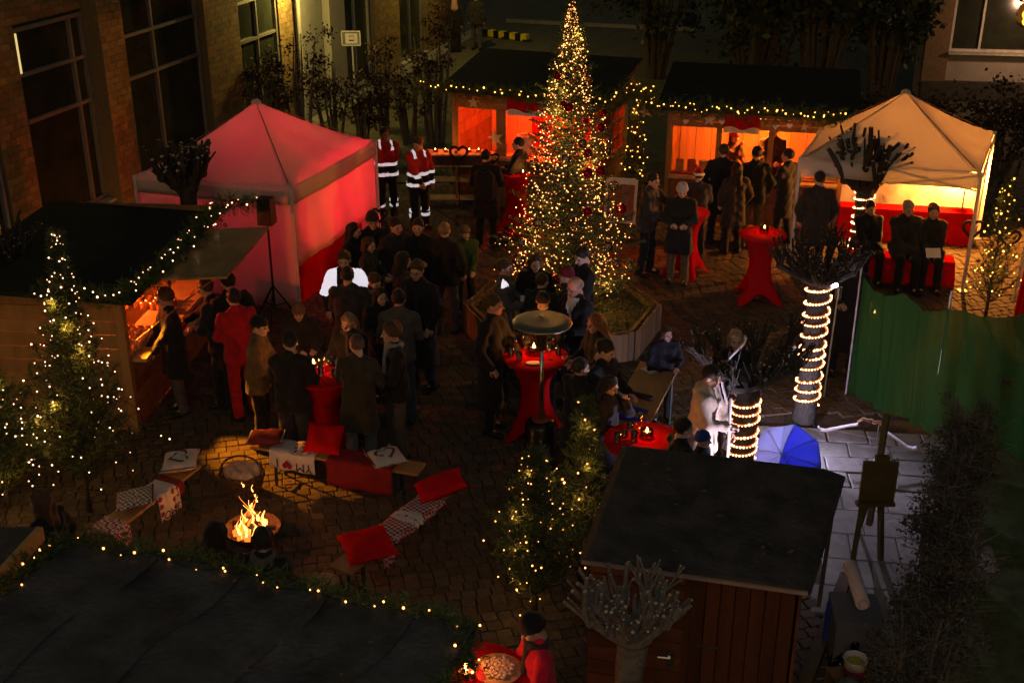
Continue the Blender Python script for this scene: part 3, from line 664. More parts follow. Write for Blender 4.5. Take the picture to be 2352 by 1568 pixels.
def side(T, x, y0, y1):
    """frame for a side wall at local x, running y0..y1"""
    return T @ Matrix.Translation((x, y0, 0)) @ Matrix.Rotation(PI / 2, 4, 'Z')
def star(T, r, label, mat=None):
    poly = [((r if k % 2 == 0 else r * .42) * math.sin(k * PI / 5), (r if k % 2 == 0 else r * .42) * math.cos(k * PI / 5)) for k in range(10)]
    mb = MB(); mb.prism(poly, T, .025); return mb.build('wooden_star', mat or M('pale_star_wood', (.72, .56, .36), .7, .1), label=label, cat='star')
def trim_banner(T, x0, x1, z0, z1, label):
    r = empty('felt_banner', T @ Vector(((x0 + x1) / 2, -.06, z0)), label, 'banner')
    mb = MB(T); mb.grid(lambda u, v: (x0 + (x1 - x0) * u, -.045 - .008 * math.sin(u * 15), z0 + .07 + (z1 - z0 - .07) * v + (.02 * math.sin(u * 9) if v < .01 else 0)), 14, 2, .008); mb.build('red_field', mRedD, r)
    mb = MB(T); mb.grid(lambda u, v: (x0 + (x1 - x0) * u, -.055 - .01 * math.sin(u * 15), z0 + (.09 + .03 * math.sin(u * 9)) * v), 14, 1, .02); mb.build('white_trim', mWhiteF, r)
def stall(Lp, Rp, depth, label, opens, top=2.2, open_top=1.86, ch=.95, lamp=(1, .30, .05), power=60, lampx=.5, back=None, right_win=False):
    T, W = frame(Lp, Rp); root = empty('market_stall', T @ Vector((W / 2, depth / 2, 0)), label, 'stall')
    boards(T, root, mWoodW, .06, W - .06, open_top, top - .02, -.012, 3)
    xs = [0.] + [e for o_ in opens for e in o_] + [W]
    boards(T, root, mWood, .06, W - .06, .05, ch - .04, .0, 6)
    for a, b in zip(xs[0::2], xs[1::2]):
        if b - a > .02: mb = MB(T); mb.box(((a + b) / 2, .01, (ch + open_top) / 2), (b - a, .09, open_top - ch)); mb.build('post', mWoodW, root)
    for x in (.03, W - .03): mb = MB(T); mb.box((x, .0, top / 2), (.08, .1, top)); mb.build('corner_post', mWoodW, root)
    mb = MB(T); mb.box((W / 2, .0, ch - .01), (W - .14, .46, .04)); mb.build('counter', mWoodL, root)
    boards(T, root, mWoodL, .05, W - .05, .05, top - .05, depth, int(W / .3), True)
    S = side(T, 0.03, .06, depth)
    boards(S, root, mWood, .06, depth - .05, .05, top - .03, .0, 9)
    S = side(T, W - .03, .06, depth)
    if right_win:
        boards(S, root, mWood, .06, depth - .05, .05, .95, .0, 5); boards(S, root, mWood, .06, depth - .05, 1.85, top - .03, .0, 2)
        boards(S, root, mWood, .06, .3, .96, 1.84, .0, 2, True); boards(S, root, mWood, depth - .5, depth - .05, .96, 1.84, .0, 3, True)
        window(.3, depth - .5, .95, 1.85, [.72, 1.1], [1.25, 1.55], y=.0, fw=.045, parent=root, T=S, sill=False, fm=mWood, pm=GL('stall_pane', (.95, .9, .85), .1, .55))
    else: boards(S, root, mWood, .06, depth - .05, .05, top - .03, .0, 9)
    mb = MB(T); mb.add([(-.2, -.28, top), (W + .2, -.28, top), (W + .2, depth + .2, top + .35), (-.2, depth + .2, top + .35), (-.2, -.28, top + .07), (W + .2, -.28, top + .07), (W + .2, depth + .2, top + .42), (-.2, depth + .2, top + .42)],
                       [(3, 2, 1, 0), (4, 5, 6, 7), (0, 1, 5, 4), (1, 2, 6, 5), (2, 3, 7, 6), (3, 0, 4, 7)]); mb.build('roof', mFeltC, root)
    l_ = T @ Vector((W * lampx, depth * .45, top - .35)); lr = empty('stall_lamp', l_, 'warm lamp hanging inside the ' + label.split(' with')[0], 'lamp')
    mb = MB(); mb.tube([l_ + Vector((0, 0, .32)), l_ + Vector((0, 0, .06))], .008, 6); mb.build('cord', mBlackM, lr)
    mb = MB(); mb.sph(l_, .05, 10, 8); mb.build('lamp_bulb', EM('stall_bulb', (1, .5, .15), 20), lr)
    light('stall_lamp_light', l_ - Vector((0, 0, .08)), lamp, power, .06, parent=lr)
    return T, W, root
# ---- far left stall
La = P(1040, 205, 2.2); Ra = P(1385, 232, 2.2)
TA, WA, stA = stall(La, Ra, 2.0, 'red lit wooden stall behind the tall tree with star on its front', [(.12, .92), (1.12, 2.85)], lamp=(1, .055, .005), power=340, lampx=.55, right_win=True)
mb = MB(TA); mb.grid(lambda u, v: (1.0 + 1.7 * u, 1.94 + .02 * math.sin(u * 20), .7 + 1.35 * v), 24, 2, .01); mb.build('red_backdrop', mRedC, label='red cloth with white dots on the back wall of the far left stall', cat='cloth')
mb = MB(TA)
for k in range(34): mb.box((1.08 + 1.5 * ((k * .618) % 1), 1.915, 1.15 + .75 * ((k * .381) % 1)), (.022, .008, .022))
o = mb.build('dots', M('white_dots', (.9, .8, .75), .6), bpy.data.objects['red_backdrop']); o['kind'] = 'stuff'
star(TA @ Matrix.Translation((.45, -.035, 1.98)) @ Matrix.Rotation(PI / 2, 4, 'X'), .13, 'pale star on the top board of the far left stall')
star(TA @ Matrix.Translation((.92, -.06, 1.32)) @ Matrix.Rotation(PI / 2, 4, 'X') @ Matrix.Rotation(.2, 4, 'Z'), .17, 'pale star on the post between the openings of the far left stall')
trim_banner(TA, 1.15, 1.9, 1.80, 2.14, 'red felt banner with white wavy trim on the far left stall')
mb = MB(TA); mb.lathe((1.45, .2, 1.0), [(.12, 0), (.18, .32), (.19, .36), (.16, .36), (.1, .05), (.001, .05)], 14); mb.build('paper_bag', M('cream_paper', (.75, .55, .3), .8), label='big cream paper bag on the counter of the far left stall', cat='bag')
# ---- far right stall
Lb = P(1537, 246, 2.2); Rb = P(1950, 268, 2.2)
TB, WB, stB = stall(Lb, Rb, 2.0, 'orange lit wooden stall at the right with a row of openings', [(.10, .90), (1.0, 1.84), (1.94, 3.12)], lamp=(1, .14, .011), power=330, lampx=.5)
star(TB @ Matrix.Translation((.75, -.035, 2.02)) @ Matrix.Rotation(PI / 2, 4, 'X'), .13, 'pale star over the left opening of the far right stall')
star(TB @ Matrix.Translation((2.45, -.035, 1.98)) @ Matrix.Rotation(PI / 2, 4, 'X'), .09, 'small pale star over the right opening of the far right stall')
star(TB @ Matrix.Translation((-.42, -.12, 2.12)) @ Matrix.Rotation(PI / 2, 4, 'X') @ Matrix.Rotation(.3, 4, 'Z'), .12, 'pale star at the outer end of the right garland')
trim_banner(TB, 1.02, 1.66, 1.80, 2.14, 'red felt banner with white wavy trim on the far right stall')
for k in range(3):
    p = TB @ Vector((.25 + .22 * k, .05, 1.0)); mb = MB(); mb.box(p + Vector((0, 0, .11)), (.13, .10, .22), .2 * k); mb.build('gift_bag', M('bag%d' % k, ((.4, .2, .08), (.5, .1, .04), (.45, .3, .12))[k], .7), label=('brown', 'red', 'tan')[k] + ' gift bag on the counter of the far right stall', cat='bag')
mb = MB(TB); mb.box((1.6, -.03, .92), (3.0, .03, .12)); mb.build('red_counter_edge', mRedD, stB)
# garlands and hanging hearts on both stall fronts
garland([TA @ Vector((-.65, -.3, 2.30)), TA @ Vector((.4, -.34, 2.25)), TA @ Vector((1.4, -.34, 2.27)), TA @ Vector((2.4, -.34, 2.25)), TA @ Vector((WA + .3, -.3, 2.24)), TA @ Vector((WA + .35, .9, 2.36))], .16, 'fir garland along the roof edge of the far left stall', 44, 41, EM('yellow_bulb', (1, .46, .07), 5.5), .013, 'yellow lights in the garland of the far left stall', 150)
garland([TB @ Vector((-.45, .5, 2.42)), TB @ Vector((-.4, -.3, 2.26)), TB @ Vector((.7, -.34, 2.25)), TB @ Vector((1.8, -.34, 2.27)), TB @ Vector((WB, -.34, 2.24))], .17, 'fir garland along the roof edge of the far right stall', 54, 42, EM('yellow_bulb', (1, .46, .07), 5.5), .013, 'yellow lights in the garland of the far right stall', 150)
mHeart = M('pale_heart', (.7, .55, .45), .6)
def heart(n=20, r=.05):
    o = []
    for k in range(n): t = 2 * PI * k / n; o.append((r * (16 * math.sin(t) ** 3) / 16, r * (13 * math.cos(t) - 5 * math.cos(2 * t) - 2 * math.cos(3 * t) - math.cos(4 * t)) / 16))
    return o
for k, x in enumerate((.35, 1.0, 1.95, 2.2, 2.75)):
    mb = MB(); mb.prism(heart(16, .055), TB @ Matrix.Translation((x, -.30, 2.02 + .03 * (k % 2))) @ Matrix.Rotation(PI / 2, 4, 'X'), .02); mb.build('wooden_heart', mHeart, label='small pale heart hanging below the garland of the far right stall', cat='ornament', group='hearts below the right garland')

# ---- left hut (C): flat felt roof, raised serving flap, red lit inside
NR = P(300, 690, 1.9); FR = P(500, 492, 1.9); FL = P(110, 480, 2.0); NL = NR + (FL - FR)
fx = Vector((FR.x - NR.x, FR.y - NR.y, 0)).normalized(); fo = Vector((fx.y, -fx.x, 0))       # along the front, and outward
TC = Matrix((fx, -fo, Vector((0, 0, 1)))).transposed().to_4x4(); TC.translation = Vector((NR.x, NR.y, 0)) - fo * .28 + fx * .30
WC_ = 2.85; DC = 1.95
hutC = empty('market_hut', TC @ Vector((WC_ / 2, DC / 2, 0)), 'dark flat roofed hut at the left with its serving flap propped open', 'hut')
def slab(T, x0, x1, y0, y1, z0, z1, mat, parent, name='roof', th=.07, bumps=.0, nu=24, nv=18, seed=1):
    """sagging felt sheet on a flat roof (z0 at y0, z1 at y1)"""
    mb = MB(T)
    def fn(u, v):
        d = bumps * (math.sin(u * 9 + 2.3 * math.sin(v * 5 + seed)) * .5 + .5 * math.sin(v * 17 + 3 * math.sin(u * 4)) + .35 * math.sin(u * 31 + v * 11)) * min(1, 6 * min(u, 1 - u, v, 1 - v) + .15)
        return (x0 + (x1 - x0) * u, y0 + (y1 - y0) * v, z0 + (z1 - z0) * v + d)
    mb.grid(fn, nu, nv, th); return mb.build(name, mat, parent)
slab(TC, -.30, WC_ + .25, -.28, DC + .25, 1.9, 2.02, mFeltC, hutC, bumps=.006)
mb = MB(TC); mb.box((WC_ + .27, DC / 2, 1.93), (.03, DC + .5, .13)); mb.build('fascia', mWood, hutC)
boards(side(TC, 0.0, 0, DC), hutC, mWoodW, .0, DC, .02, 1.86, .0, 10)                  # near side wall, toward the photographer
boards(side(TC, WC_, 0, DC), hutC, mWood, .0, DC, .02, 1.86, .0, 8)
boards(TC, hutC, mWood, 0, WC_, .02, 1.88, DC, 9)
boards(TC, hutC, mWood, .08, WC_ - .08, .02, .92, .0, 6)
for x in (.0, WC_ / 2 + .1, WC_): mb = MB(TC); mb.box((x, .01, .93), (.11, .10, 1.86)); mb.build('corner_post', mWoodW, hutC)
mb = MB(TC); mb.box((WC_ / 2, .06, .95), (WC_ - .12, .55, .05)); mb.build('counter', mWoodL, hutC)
mb = MB(TC); mb.box((WC_ / 2, -.012, 1.79), (WC_, .03, .14)); mb.build('lintel', mWoodW, hutC)
mb = MB(TC); mb.add([(.42, -.30, 1.87), (2.35, -.30, 1.87), (2.35, -1.22, 1.93), (.42, -1.22, 1.93), (.42, -.30, 1.90), (2.35, -.30, 1.90), (2.35, -1.22, 1.96), (.42, -1.22, 1.96)], [(3, 2, 1, 0), (4, 5, 6, 7), (0, 1, 5, 4), (1, 2, 6, 5), (2, 3, 7, 6), (3, 0, 4, 7)])
mb.build('serving_flap', M('flap_board', (.34, .22, .085), .36, .3, 3, .2, 30), hutC)
mb = MB(TC); mb.tube([(.10, -.10, 1.20), (.52, -1.05, 1.91)], .007, 6); mb.build('flap_stay', M('stay_wood', (.25, .16, .08), .7), hutC)
mb = MB(TC); mb.grid(lambda u, v: (1.25 + 1.15 * u, -.06 - .012 * math.sin(u * 18), .55 + .43 * v), 20, 2, .01); o = mb.build('counter_cloth', mRedC, label='red cloth with white hem hanging down the counter of the left hut', cat='cloth')
mb = MB(TC); mb.grid(lambda u, v: (1.25 + 1.15 * u, -.068 - .012 * math.sin(u * 18), .53 + .09 * v), 20, 1, .012); mb.build('white_hem', mWhiteF, o)
l_ = TC @ Vector((1.35, .95, 1.66)); lr = empty('hut_lamp', l_, 'warm lamp inside the left hut', 'lamp')
mb = MB(); mb.lathe(l_, [(.12, 0), (.07, .08), (.02, .11)], 14); mb.build('shade', mBlackM, lr)
mb = MB(); mb.sph(l_ + Vector((0, 0, -.01)), .045, 10, 8); mb.build('lamp_bulb', EM('stall_bulb', (1, .5, .15), 20), lr)
light('hut_lamp_light', l_ - Vector((0, 0, .07)), (1, .14, .018), 210, .05, parent=lr)
sp_ = TC @ Vector((.52, .52, 1.77)); lr = empty('hut_spotlight', sp_, 'small spotlight under the roof of the left hut shining out over the yard', 'lamp')
tgt = Vector((-2.85, 12.68, 0)); dv = (tgt - sp_).normalized(); Tq = Matrix.Translation(sp_) @ dv.to_track_quat('Z', 'Y').to_matrix().to_4x4()
mb = MB(Tq); mb.lathe((0, 0, -.12), [(.03, 0), (.05, .03), (.055, .12)], 12); mb.build('housing', mBlackM, lr)
mb = MB(Tq); mb.lathe((0, 0, .001), [(.048, 0), (.001, .004)], 12); mb.build('lens', EM('spot_lens', (1, .55, .1), 12), lr)
lo = light('hut_spotlight_light', sp_ + dv * .02, (1, .30, .012), 1800, .05, 'SPOT', None, None, R(30), .9); aim(lo, tgt); lo.parent = lr; lo.matrix_parent_inverse = pw(lr).inverted()
# glass mugs on the counter of the left hut
ORD2 = ('one', 'two', 'three', 'four', 'five', 'six', 'seven')
mMug = SHINY('lamplit_glass', (.95, .50, .16), .5, .3); pr = None  # clear mugs coloured orange: the hut lamp's glow is put into the glass
for i in range(60):
    if i < 42: x, y, z = .12 + .115 * (i % 7), .0 + .115 * (i // 7), .977
    else: x, y, z = 1.62 + .11 * ((i - 42) % 3), .05 + .115 * ((i - 42) // 3), .977
    p = TC @ Vector((x, y, z))
    if pr is None:
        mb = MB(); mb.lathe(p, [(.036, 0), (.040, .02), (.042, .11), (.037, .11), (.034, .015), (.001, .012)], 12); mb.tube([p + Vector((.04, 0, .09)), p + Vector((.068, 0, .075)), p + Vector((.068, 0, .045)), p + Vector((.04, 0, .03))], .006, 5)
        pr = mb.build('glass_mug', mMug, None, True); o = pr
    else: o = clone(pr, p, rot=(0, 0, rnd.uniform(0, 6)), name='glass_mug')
    tag(o, 'glass mug in the %s counter block of the left hut, row %s, place %s' % ('near' if i < 42 else 'far', ORD2[i // 7 if i < 42 else (i - 42) // 3], ORD2[(i % 7) if i < 42 else (i % 3)]), 'mug', 'mugs on the left hut counter')
mb = MB(TC); mb.grid(lambda u, v: (.1 + 1.0 * u, .0 + .62 * v, .974), 4, 2, .004); mb.build('counter_mat', mRedD, label='red mat under the mugs on the left hut counter', cat='mat')
garland([TC @ Vector((-.32, .9, 1.98)), TC @ Vector((-.32, -.2, 1.95)), TC @ Vector((.3, -.34, 1.97)), TC @ Vector((1.0, -.34, 1.98)), TC @ Vector((1.8, -.34, 1.98)), TC @ Vector((WC_ - .2, -.30, 2.0)), TC @ Vector((WC_ + .3, -.32, 2.0)), TC @ Vector((WC_ + .55, -.75, 1.95))], .14, 'fir garland along the roof edge of the left hut', 52, 43, mBulbP, .010, 'pale lights in the garland on the left hut roof edge', 150)
for k in range(9):
    p = TC @ Vector((.2 + .33 * k, -.44, 1.86 - .03 * (k % 3))); mb = MB(); mb.sph(p, .030, 12, 8); mb.build('bauble', GL('small_clear_bauble', (.9, .85, .8), .03, .5), None, True, 'clear bauble hanging from the left hut garland', 'bauble', 'clear baubles on the left hut garland')

# ---- small wooden shed (D) front right
nl_, nr_, fr_, fl_ = P(1330, 1275, 2.), P(1865, 1350, 2.), P(1942, 1065, 2.05), P(1430, 1030, 2.05)
TD, WD = frame(nl_, nr_); DD = 1.72
shed = empty('wooden_shed', TD @ Vector((WD / 2, DD / 2, 0)), 'dark brown wooden shed with black felt roof at the lower right', 'shed')
mb = MB(TD)
def fnD(u, v):
    x = WD * u + (v) * .10 * u + .03 * v; d = .010 * (math.sin(u * 13 + 3 * math.sin(v * 5)) + math.sin(v * 9 + u * 3)) * min(1, 8 * min(u, 1 - u, v, 1 - v) + .1)
    return (x + (.12 * v if u > .99 else 0), DD * v, 2.0 + .05 * v + d - (.05 if (u < .005 or u > .995) else 0))
mb.grid(fnD, 26, 22, .05); mb.build('roof', M('roof_felt_black', (.058, .050, .044), .95, .55, 3.2, .9, 26, rvar=.35), shed)
mShed = M('shed_boards', (.13, .042, .016), .6, .3, 4, .3, 40, island=.2, stretch=(.15, .15, 1))
mDoor = M('shed_door_boards', (.085, .028, .011), .55, .3, 4, .3, 40, island=.15, stretch=(1, 1, .12))
boards(TD, shed, mShed, .08, .82, .02, 1.94, .10, 14)
boards(TD, shed, mDoor, .86, WD - .10, .02, 1.92, .10, 7, True)
mb = MB(TD); mb.box((.84, .085, .97), (.05, .05, 1.92)); mb.build('door_post', mDoor, shed)
boards(side(TD, WD - .07, .1, DD), shed, mShed, .02, DD - .2, .02, 1.95, .0, 13)
boards(side(TD, .08, .1, DD), shed, mShed, .02, DD - .2, .02, 1.95, .0, 13)
boards(TD, shed, mShed, .08, WD - .1, .02, 1.96, DD - .1, 13)
mb = MB(TD); mb.box((.74, .06, 1.12), (.045, .05, .14)); mb.tube([(.74, .03, 1.15), (.64, .02, 1.15)], .011, 6); mb.build('door_handle', M('steel', (.5, .5, .5), .3, .05, metal=1.), shed)
mb = MB(TD); mb.box((1.02, .075, 1.28), (.16, .012, .018)); mb.build('bolt', M('steel'), shed)
mb = MB(TD); mb.bar((WD + .06, -.05, 1.93), (WD + .18, DD - .05, 1.96), .03, .1); mb.build('fascia', M('dark_fascia', (.05, .04, .03), .8), shed)
mb = MB(TD); mb.box((WD * .5, -.012, 1.955), (WD - .05, .02, .03)); mb.build('roof_edge', M('pale_edge', (.3, .22, .16), .6), shed)

# ---- foreground hut (E), only its felt roof and garland in view
e0, e1 = P(200, 1232, 2.2), P(1092, 1442, 2.2)
TE, WE = frame(e0, e1); TE = TE @ Matrix.Scale(-1, 4, (0, 1, 0)) if False else TE
TE = Matrix.Translation((0, 0, 0)) @ TE
hutE = empty('market_hut', TE @ Vector((WE / 2, -1.1, 0)), 'foreground hut seen from above, wrinkled black felt roof at the bottom left', 'hut')
slab(TE, -.02, WE, -2.2, 0, 2.32, 2.2, mFelt, hutE, bumps=.028, nu=60, nv=44, seed=3)
for x in (.55, 1.25, 1.95, 2.6): 
    mb = MB(TE); mb.grid(lambda u, v: (x + .05 * math.sin(v * 9) + .10 * u, -2.15 + 2.1 * v, 2.336 - .117 * v + .006 * math.sin(v * 23)), 2, 30, .012); mb.build('felt_seam', mFelt, hutE)
boards(TE, hutE, mWood, .15, WE - .15, .02, 2.1, -.18, 11); boards(side(TE, WE - .16, -2.1, -.2), hutE, mWood, 0, 1.9, .02, 2.1, 0, 11); boards(side(TE, .16, -2.1, -.2), hutE, mWood, 0, 1.9, .02, 2.1, 0, 11)
garland([TE @ Vector((-.1, -1.0, 2.26)), TE @ Vector((-.08, -.1, 2.22)), TE @ Vector((.9, .02, 2.2)), TE @ Vector((2.0, .02, 2.2)), TE @ Vector((WE - .1, .02, 2.2)), TE @ Vector((WE + .05, -.3, 2.2)), TE @ Vector((WE + .06, -1.2, 2.22))], .10, 'fir garland along the edge of the foreground felt roof', 34, 44, EM('rosy_bulb', (1, .36, .10), 6), .0075, 'sparse warm lights in the garland of the foreground roof', 170)
# ---- hut at the left edge: only the lit barge board and roof corner show
b0, b1 = P(94, 1224, 2.1), P(-60, 1392, 2.1)
hutF = empty('market_hut', (b0 + b1) / 2 - Vector((.6, 0, 2.1)), 'hut at the bottom left edge with an orange lit barge board', 'hut')
mb = MB(); mb.bar(b0, b1, .05, .12); mb.build('barge_board', M('barge_wood', (.5, .27, .09), .6, .15), hutF)
bd = (b1 - b0).normalized(); bo_ = Vector((-1, .25, 0)).normalized()
mb = MB(); q0, q1 = b0 + bo_ * .04, b1 + bo_ * .04; mb.add([q0, q1, q1 + bo_ * 1.6 + Vector((0, 0, -.25)), q0 + bo_ * 1.6 + Vector((0, 0, -.25))] + [p + Vector((0, 0, .05)) for p in (q0, q1, q1 + bo_ * 1.6 + Vector((0, 0, -.25)), q0 + bo_ * 1.6 + Vector((0, 0, -.25)))], [(3, 2, 1, 0), (4, 5, 6, 7), (0, 1, 5, 4), (1, 2, 6, 5), (2, 3, 7, 6), (3, 0, 4, 7)]); mb.build('roof', mFelt, hutF)
mb = MB(); c = (b0 + b1) / 2 + bo_ * .9; mb.box((c.x, c.y, .95), (1.3, 1.0, 1.9), .3); mb.build('wall', mWood, hutF)

# ---------------------------------------------------------------- pop-up tents
def tent(c4, ze, zp, label, walls, val=.26, sag=1.35):
    """c4: front-left, front-right, back-right, back-left corners"""
    c4 = [Vector((p.x, p.y, 0)) for p in c4]; cen = sum(c4, Vector()) / 4; root = empty('pavilion_tent', cen, label, 'tent')
    for k in range(4):
        a, b = c4[k], c4[(k + 1) % 4]; mb = MB()
        def fn(u, v, a=a, b=b):
            e = a.lerp(b, u); p = e.lerp(cen, v); slack = -.06 * math.sin(PI * u) * (1 - v) * (1 - .5 * v)
            return (p.x, p.y, ze + (zp - ze) * (v ** sag * .75 + v * .25) + slack * .6 - .05 * math.sin(PI * v) * math.sin(PI * u) + (.010 * math.sin(u * 31 + v * 9) * math.sin(PI * u) + .013 * math.sin((u + v) * 44) * max(0, 1 - 3.5 * u - 1.5 * v) + .013 * math.sin((1 - u + v) * 44) * max(0, 1 - 3.5 * (1 - u) - 1.5 * v)) * (1 - v))
        mb.grid(fn, 28, 20, .006); mb.build('roof_panel', mTent, root, True)
        n = Vector(((b - a).y, -(b - a).x, 0)).normalized(); mb = MB()
        mb.grid(lambda u, v: tuple(a.lerp(b, u) + n * (.012 + .008 * math.sin(u * 23) * (1 - v)) + Vector((0, 0, ze - val * (1 - v) - .05 * math.sin(PI * u) * .6))), 24, 3, .004); mb.build('valance', mTent, root, True)
        mb = MB(); mb.box((a.x, a.y, ze / 2), (.045, .045, ze)); mb.build('leg', mMetalW, root)
        mb = MB(); mb.box((a.x, a.y, .012), (.14, .14, .02)); mb.build('foot_plate', mMetalW, root)
        mid_ = a.lerp(b, .5)
        for p_, q_ in ((a, mid_), (mid_, b)):
            for z1_, z2_ in ((1.93, 1.68), (1.68, 1.93)): mb = MB(); mb.bar(p_.lerp(q_, .02) - n * .05 + Vector((0, 0, z1_)), p_.lerp(q_, .98) - n * (.05 + (.02 if z1_ > 1.8 else 0)) + Vector((0, 0, z2_)), .015, .03); mb.build('truss_bar', mMetalW, root)
        if walls[k] is not None:
            z0 = walls[k]; mb = MB(); ins = -.02
            mb.grid(lambda u, v: tuple(a.lerp(b, .012 + .976 * u) + n * (ins + (.018 * math.sin(u * 17 + 1.3 * k) + .010 * math.sin(u * 39 + v * 6)) * (1 - v * .6)) + Vector((0, 0, z0 + (ze - .06 - z0) * v))), 60, 8, .004); mb.build('side_wall', mTent, root, True)
    mb = MB()
    for k in range(4): mb.tube([c4[k] + Vector((0, 0, ze - .04)), cen + Vector((0, 0, zp - .03))], .008, 5)
    mb.build('roof_seams', M('seam_thread', (.25, .12, .10), .8), root)
    mb = MB(); mb.lathe(cen + Vector((0, 0, zp - .03)), [(.09, 0), (.06, .05), (.001, .07)], 12); mb.build('peak_cap', mTent, root)
    return cen
def tlamp(c, col, pw_, label, h=.5, rad=.06, to=None):
    r = empty('tent_lamp', Vector((c.x, c.y, 0)), label, 'lamp')
    mb = MB(); mb.tube([(c.x, c.y, .02), (c.x, c.y, c.z - .08)], .012, 6); mb.lathe((c.x, c.y, 0), [(.13, 0), (.12, .02), (.02, .03)], 14); mb.build('stand', mBlackM, r)
    mb = MB(); mb.lathe((c.x, c.y, c.z - .08), [(.05, 0), (.07, .05), (.07, .07)], 12); mb.build('socket', mBlackM, r)
    mb = MB(); mb.sph(c + Vector((0, 0, .02)), .055, 10, 8); mb.build('lamp_bulb', EM('bulb_' + label[:6], col, 14), r)
    lo = light('tent_lamp_light', c + Vector((0, 0, .12)), col, pw_, rad, 'SPOT' if to else 'POINT', None, None, R(150), .5)
    if to: aim(lo, c + Vector(to))
    lo.parent = r; lo.matrix_parent_inverse = pw(r).inverted()
cL = [P(308, 402, 2.), P(668, 432, 2.), P(862, 322, 2.)]; cL.append(cL[0] + cL[2] - cL[1])
tent(cL, 2.0, 2.92, 'closed white tent glowing red at the left of the yard', [.02, .72, .02, .02])
for k_, yy in enumerate((18.2, 18.95, 19.7)): tlamp(Vector((-3.33 + (yy - 17.43) * .338 - .32, yy, 1.0)), (1, .010, .030), 520, ('nearest', 'middle', 'farthest')[k_] + ' red lamp along the inner wall of the closed tent', to=(1, -.1, .35))
tlamp(Vector((-3.9, 19.6, 1.8)), (1, .012, .05), 125, 'red lamp near the back of the closed tent')
cR = [P(1838, 362, 2.), P(2255, 397, 2.), P(2285, 302, 2.), P(1890, 285, 2.)]
tent(cR, 2.0, 2.92, 'open white tent glowing orange at the right of the yard', [None, None, .02, None])
tl = cR[2] + (cR[1] - cR[2]) * .13 + (cR[3] - cR[2]) * .11
tlamp(Vector((tl.x, tl.y, 1.16)), (1, .34, .05), 1050, 'orange lamp in the back corner of the open tent')
# ================================================================== PEOPLE
def nets(Fd, org, h):
    """surface nets over a signed field"""
    ins = Fd < 0; nx, ny, nz = Fd.shape
    c = [(i, j, k) for i in (0, 1) for j in (0, 1) for k in (0, 1)]
    S = {q: Fd[q[0]:nx - 1 + q[0], q[1]:ny - 1 + q[1], q[2]:nz - 1 + q[2]] for q in c}
    cnt = sum((S[q] < 0).astype(np.int8) for q in c); act = (cnt > 0) & (cnt < 8); idx = -np.ones(act.shape, int); ii = np.argwhere(act); idx[act] = np.arange(len(ii))
    pos = np.zeros((len(ii), 3)); num = np.zeros(len(ii))
    val = {q: S[q][act] for q in c}
    for a in c:
        for ax in range(3):
            if a[ax]: continue
            b = list(a); b[ax] = 1; b = tuple(b); va, vb = val[a], val[b]; m = (va < 0) != (vb < 0)
            t = va[m] / (va[m] - vb[m]); p = np.tile(np.array(a, float), (m.sum(), 1)); p[:, ax] += t; pos[m] += p; num[m] += 1
    V = (ii + pos / num[:, None]) * h + org; Fs = []
    for ax in range(3):
        o1, o2 = [(1, 2), (2, 0), (0, 1)][ax]
        a = ins.take(range(Fd.shape[ax] - 1), ax); b = ins.take(range(1, Fd.shape[ax]), ax); ch = np.argwhere(a != b)
        ch = ch[(ch[:, o1] > 0) & (ch[:, o2] > 0) & (ch[:, o1] < Fd.shape[o1] - 1) & (ch[:, o2] < Fd.shape[o2] - 1)]
        if not len(ch): continue
        e1 = np.zeros(3, int); e1[o1] = 1; e2 = np.zeros(3, int); e2[o2] = 1
        q = np.stack([idx[tuple((ch - d).T)] for d in (0 * e1, e1, e1 + e2, e2)], 1); fl = a[tuple(ch.T)]
        q[~fl] = q[~fl][:, ::-1]; Fs.append(q)
    Fs = np.concatenate(Fs); Fs = Fs[(Fs >= 0).all(1)]
    return V, Fs
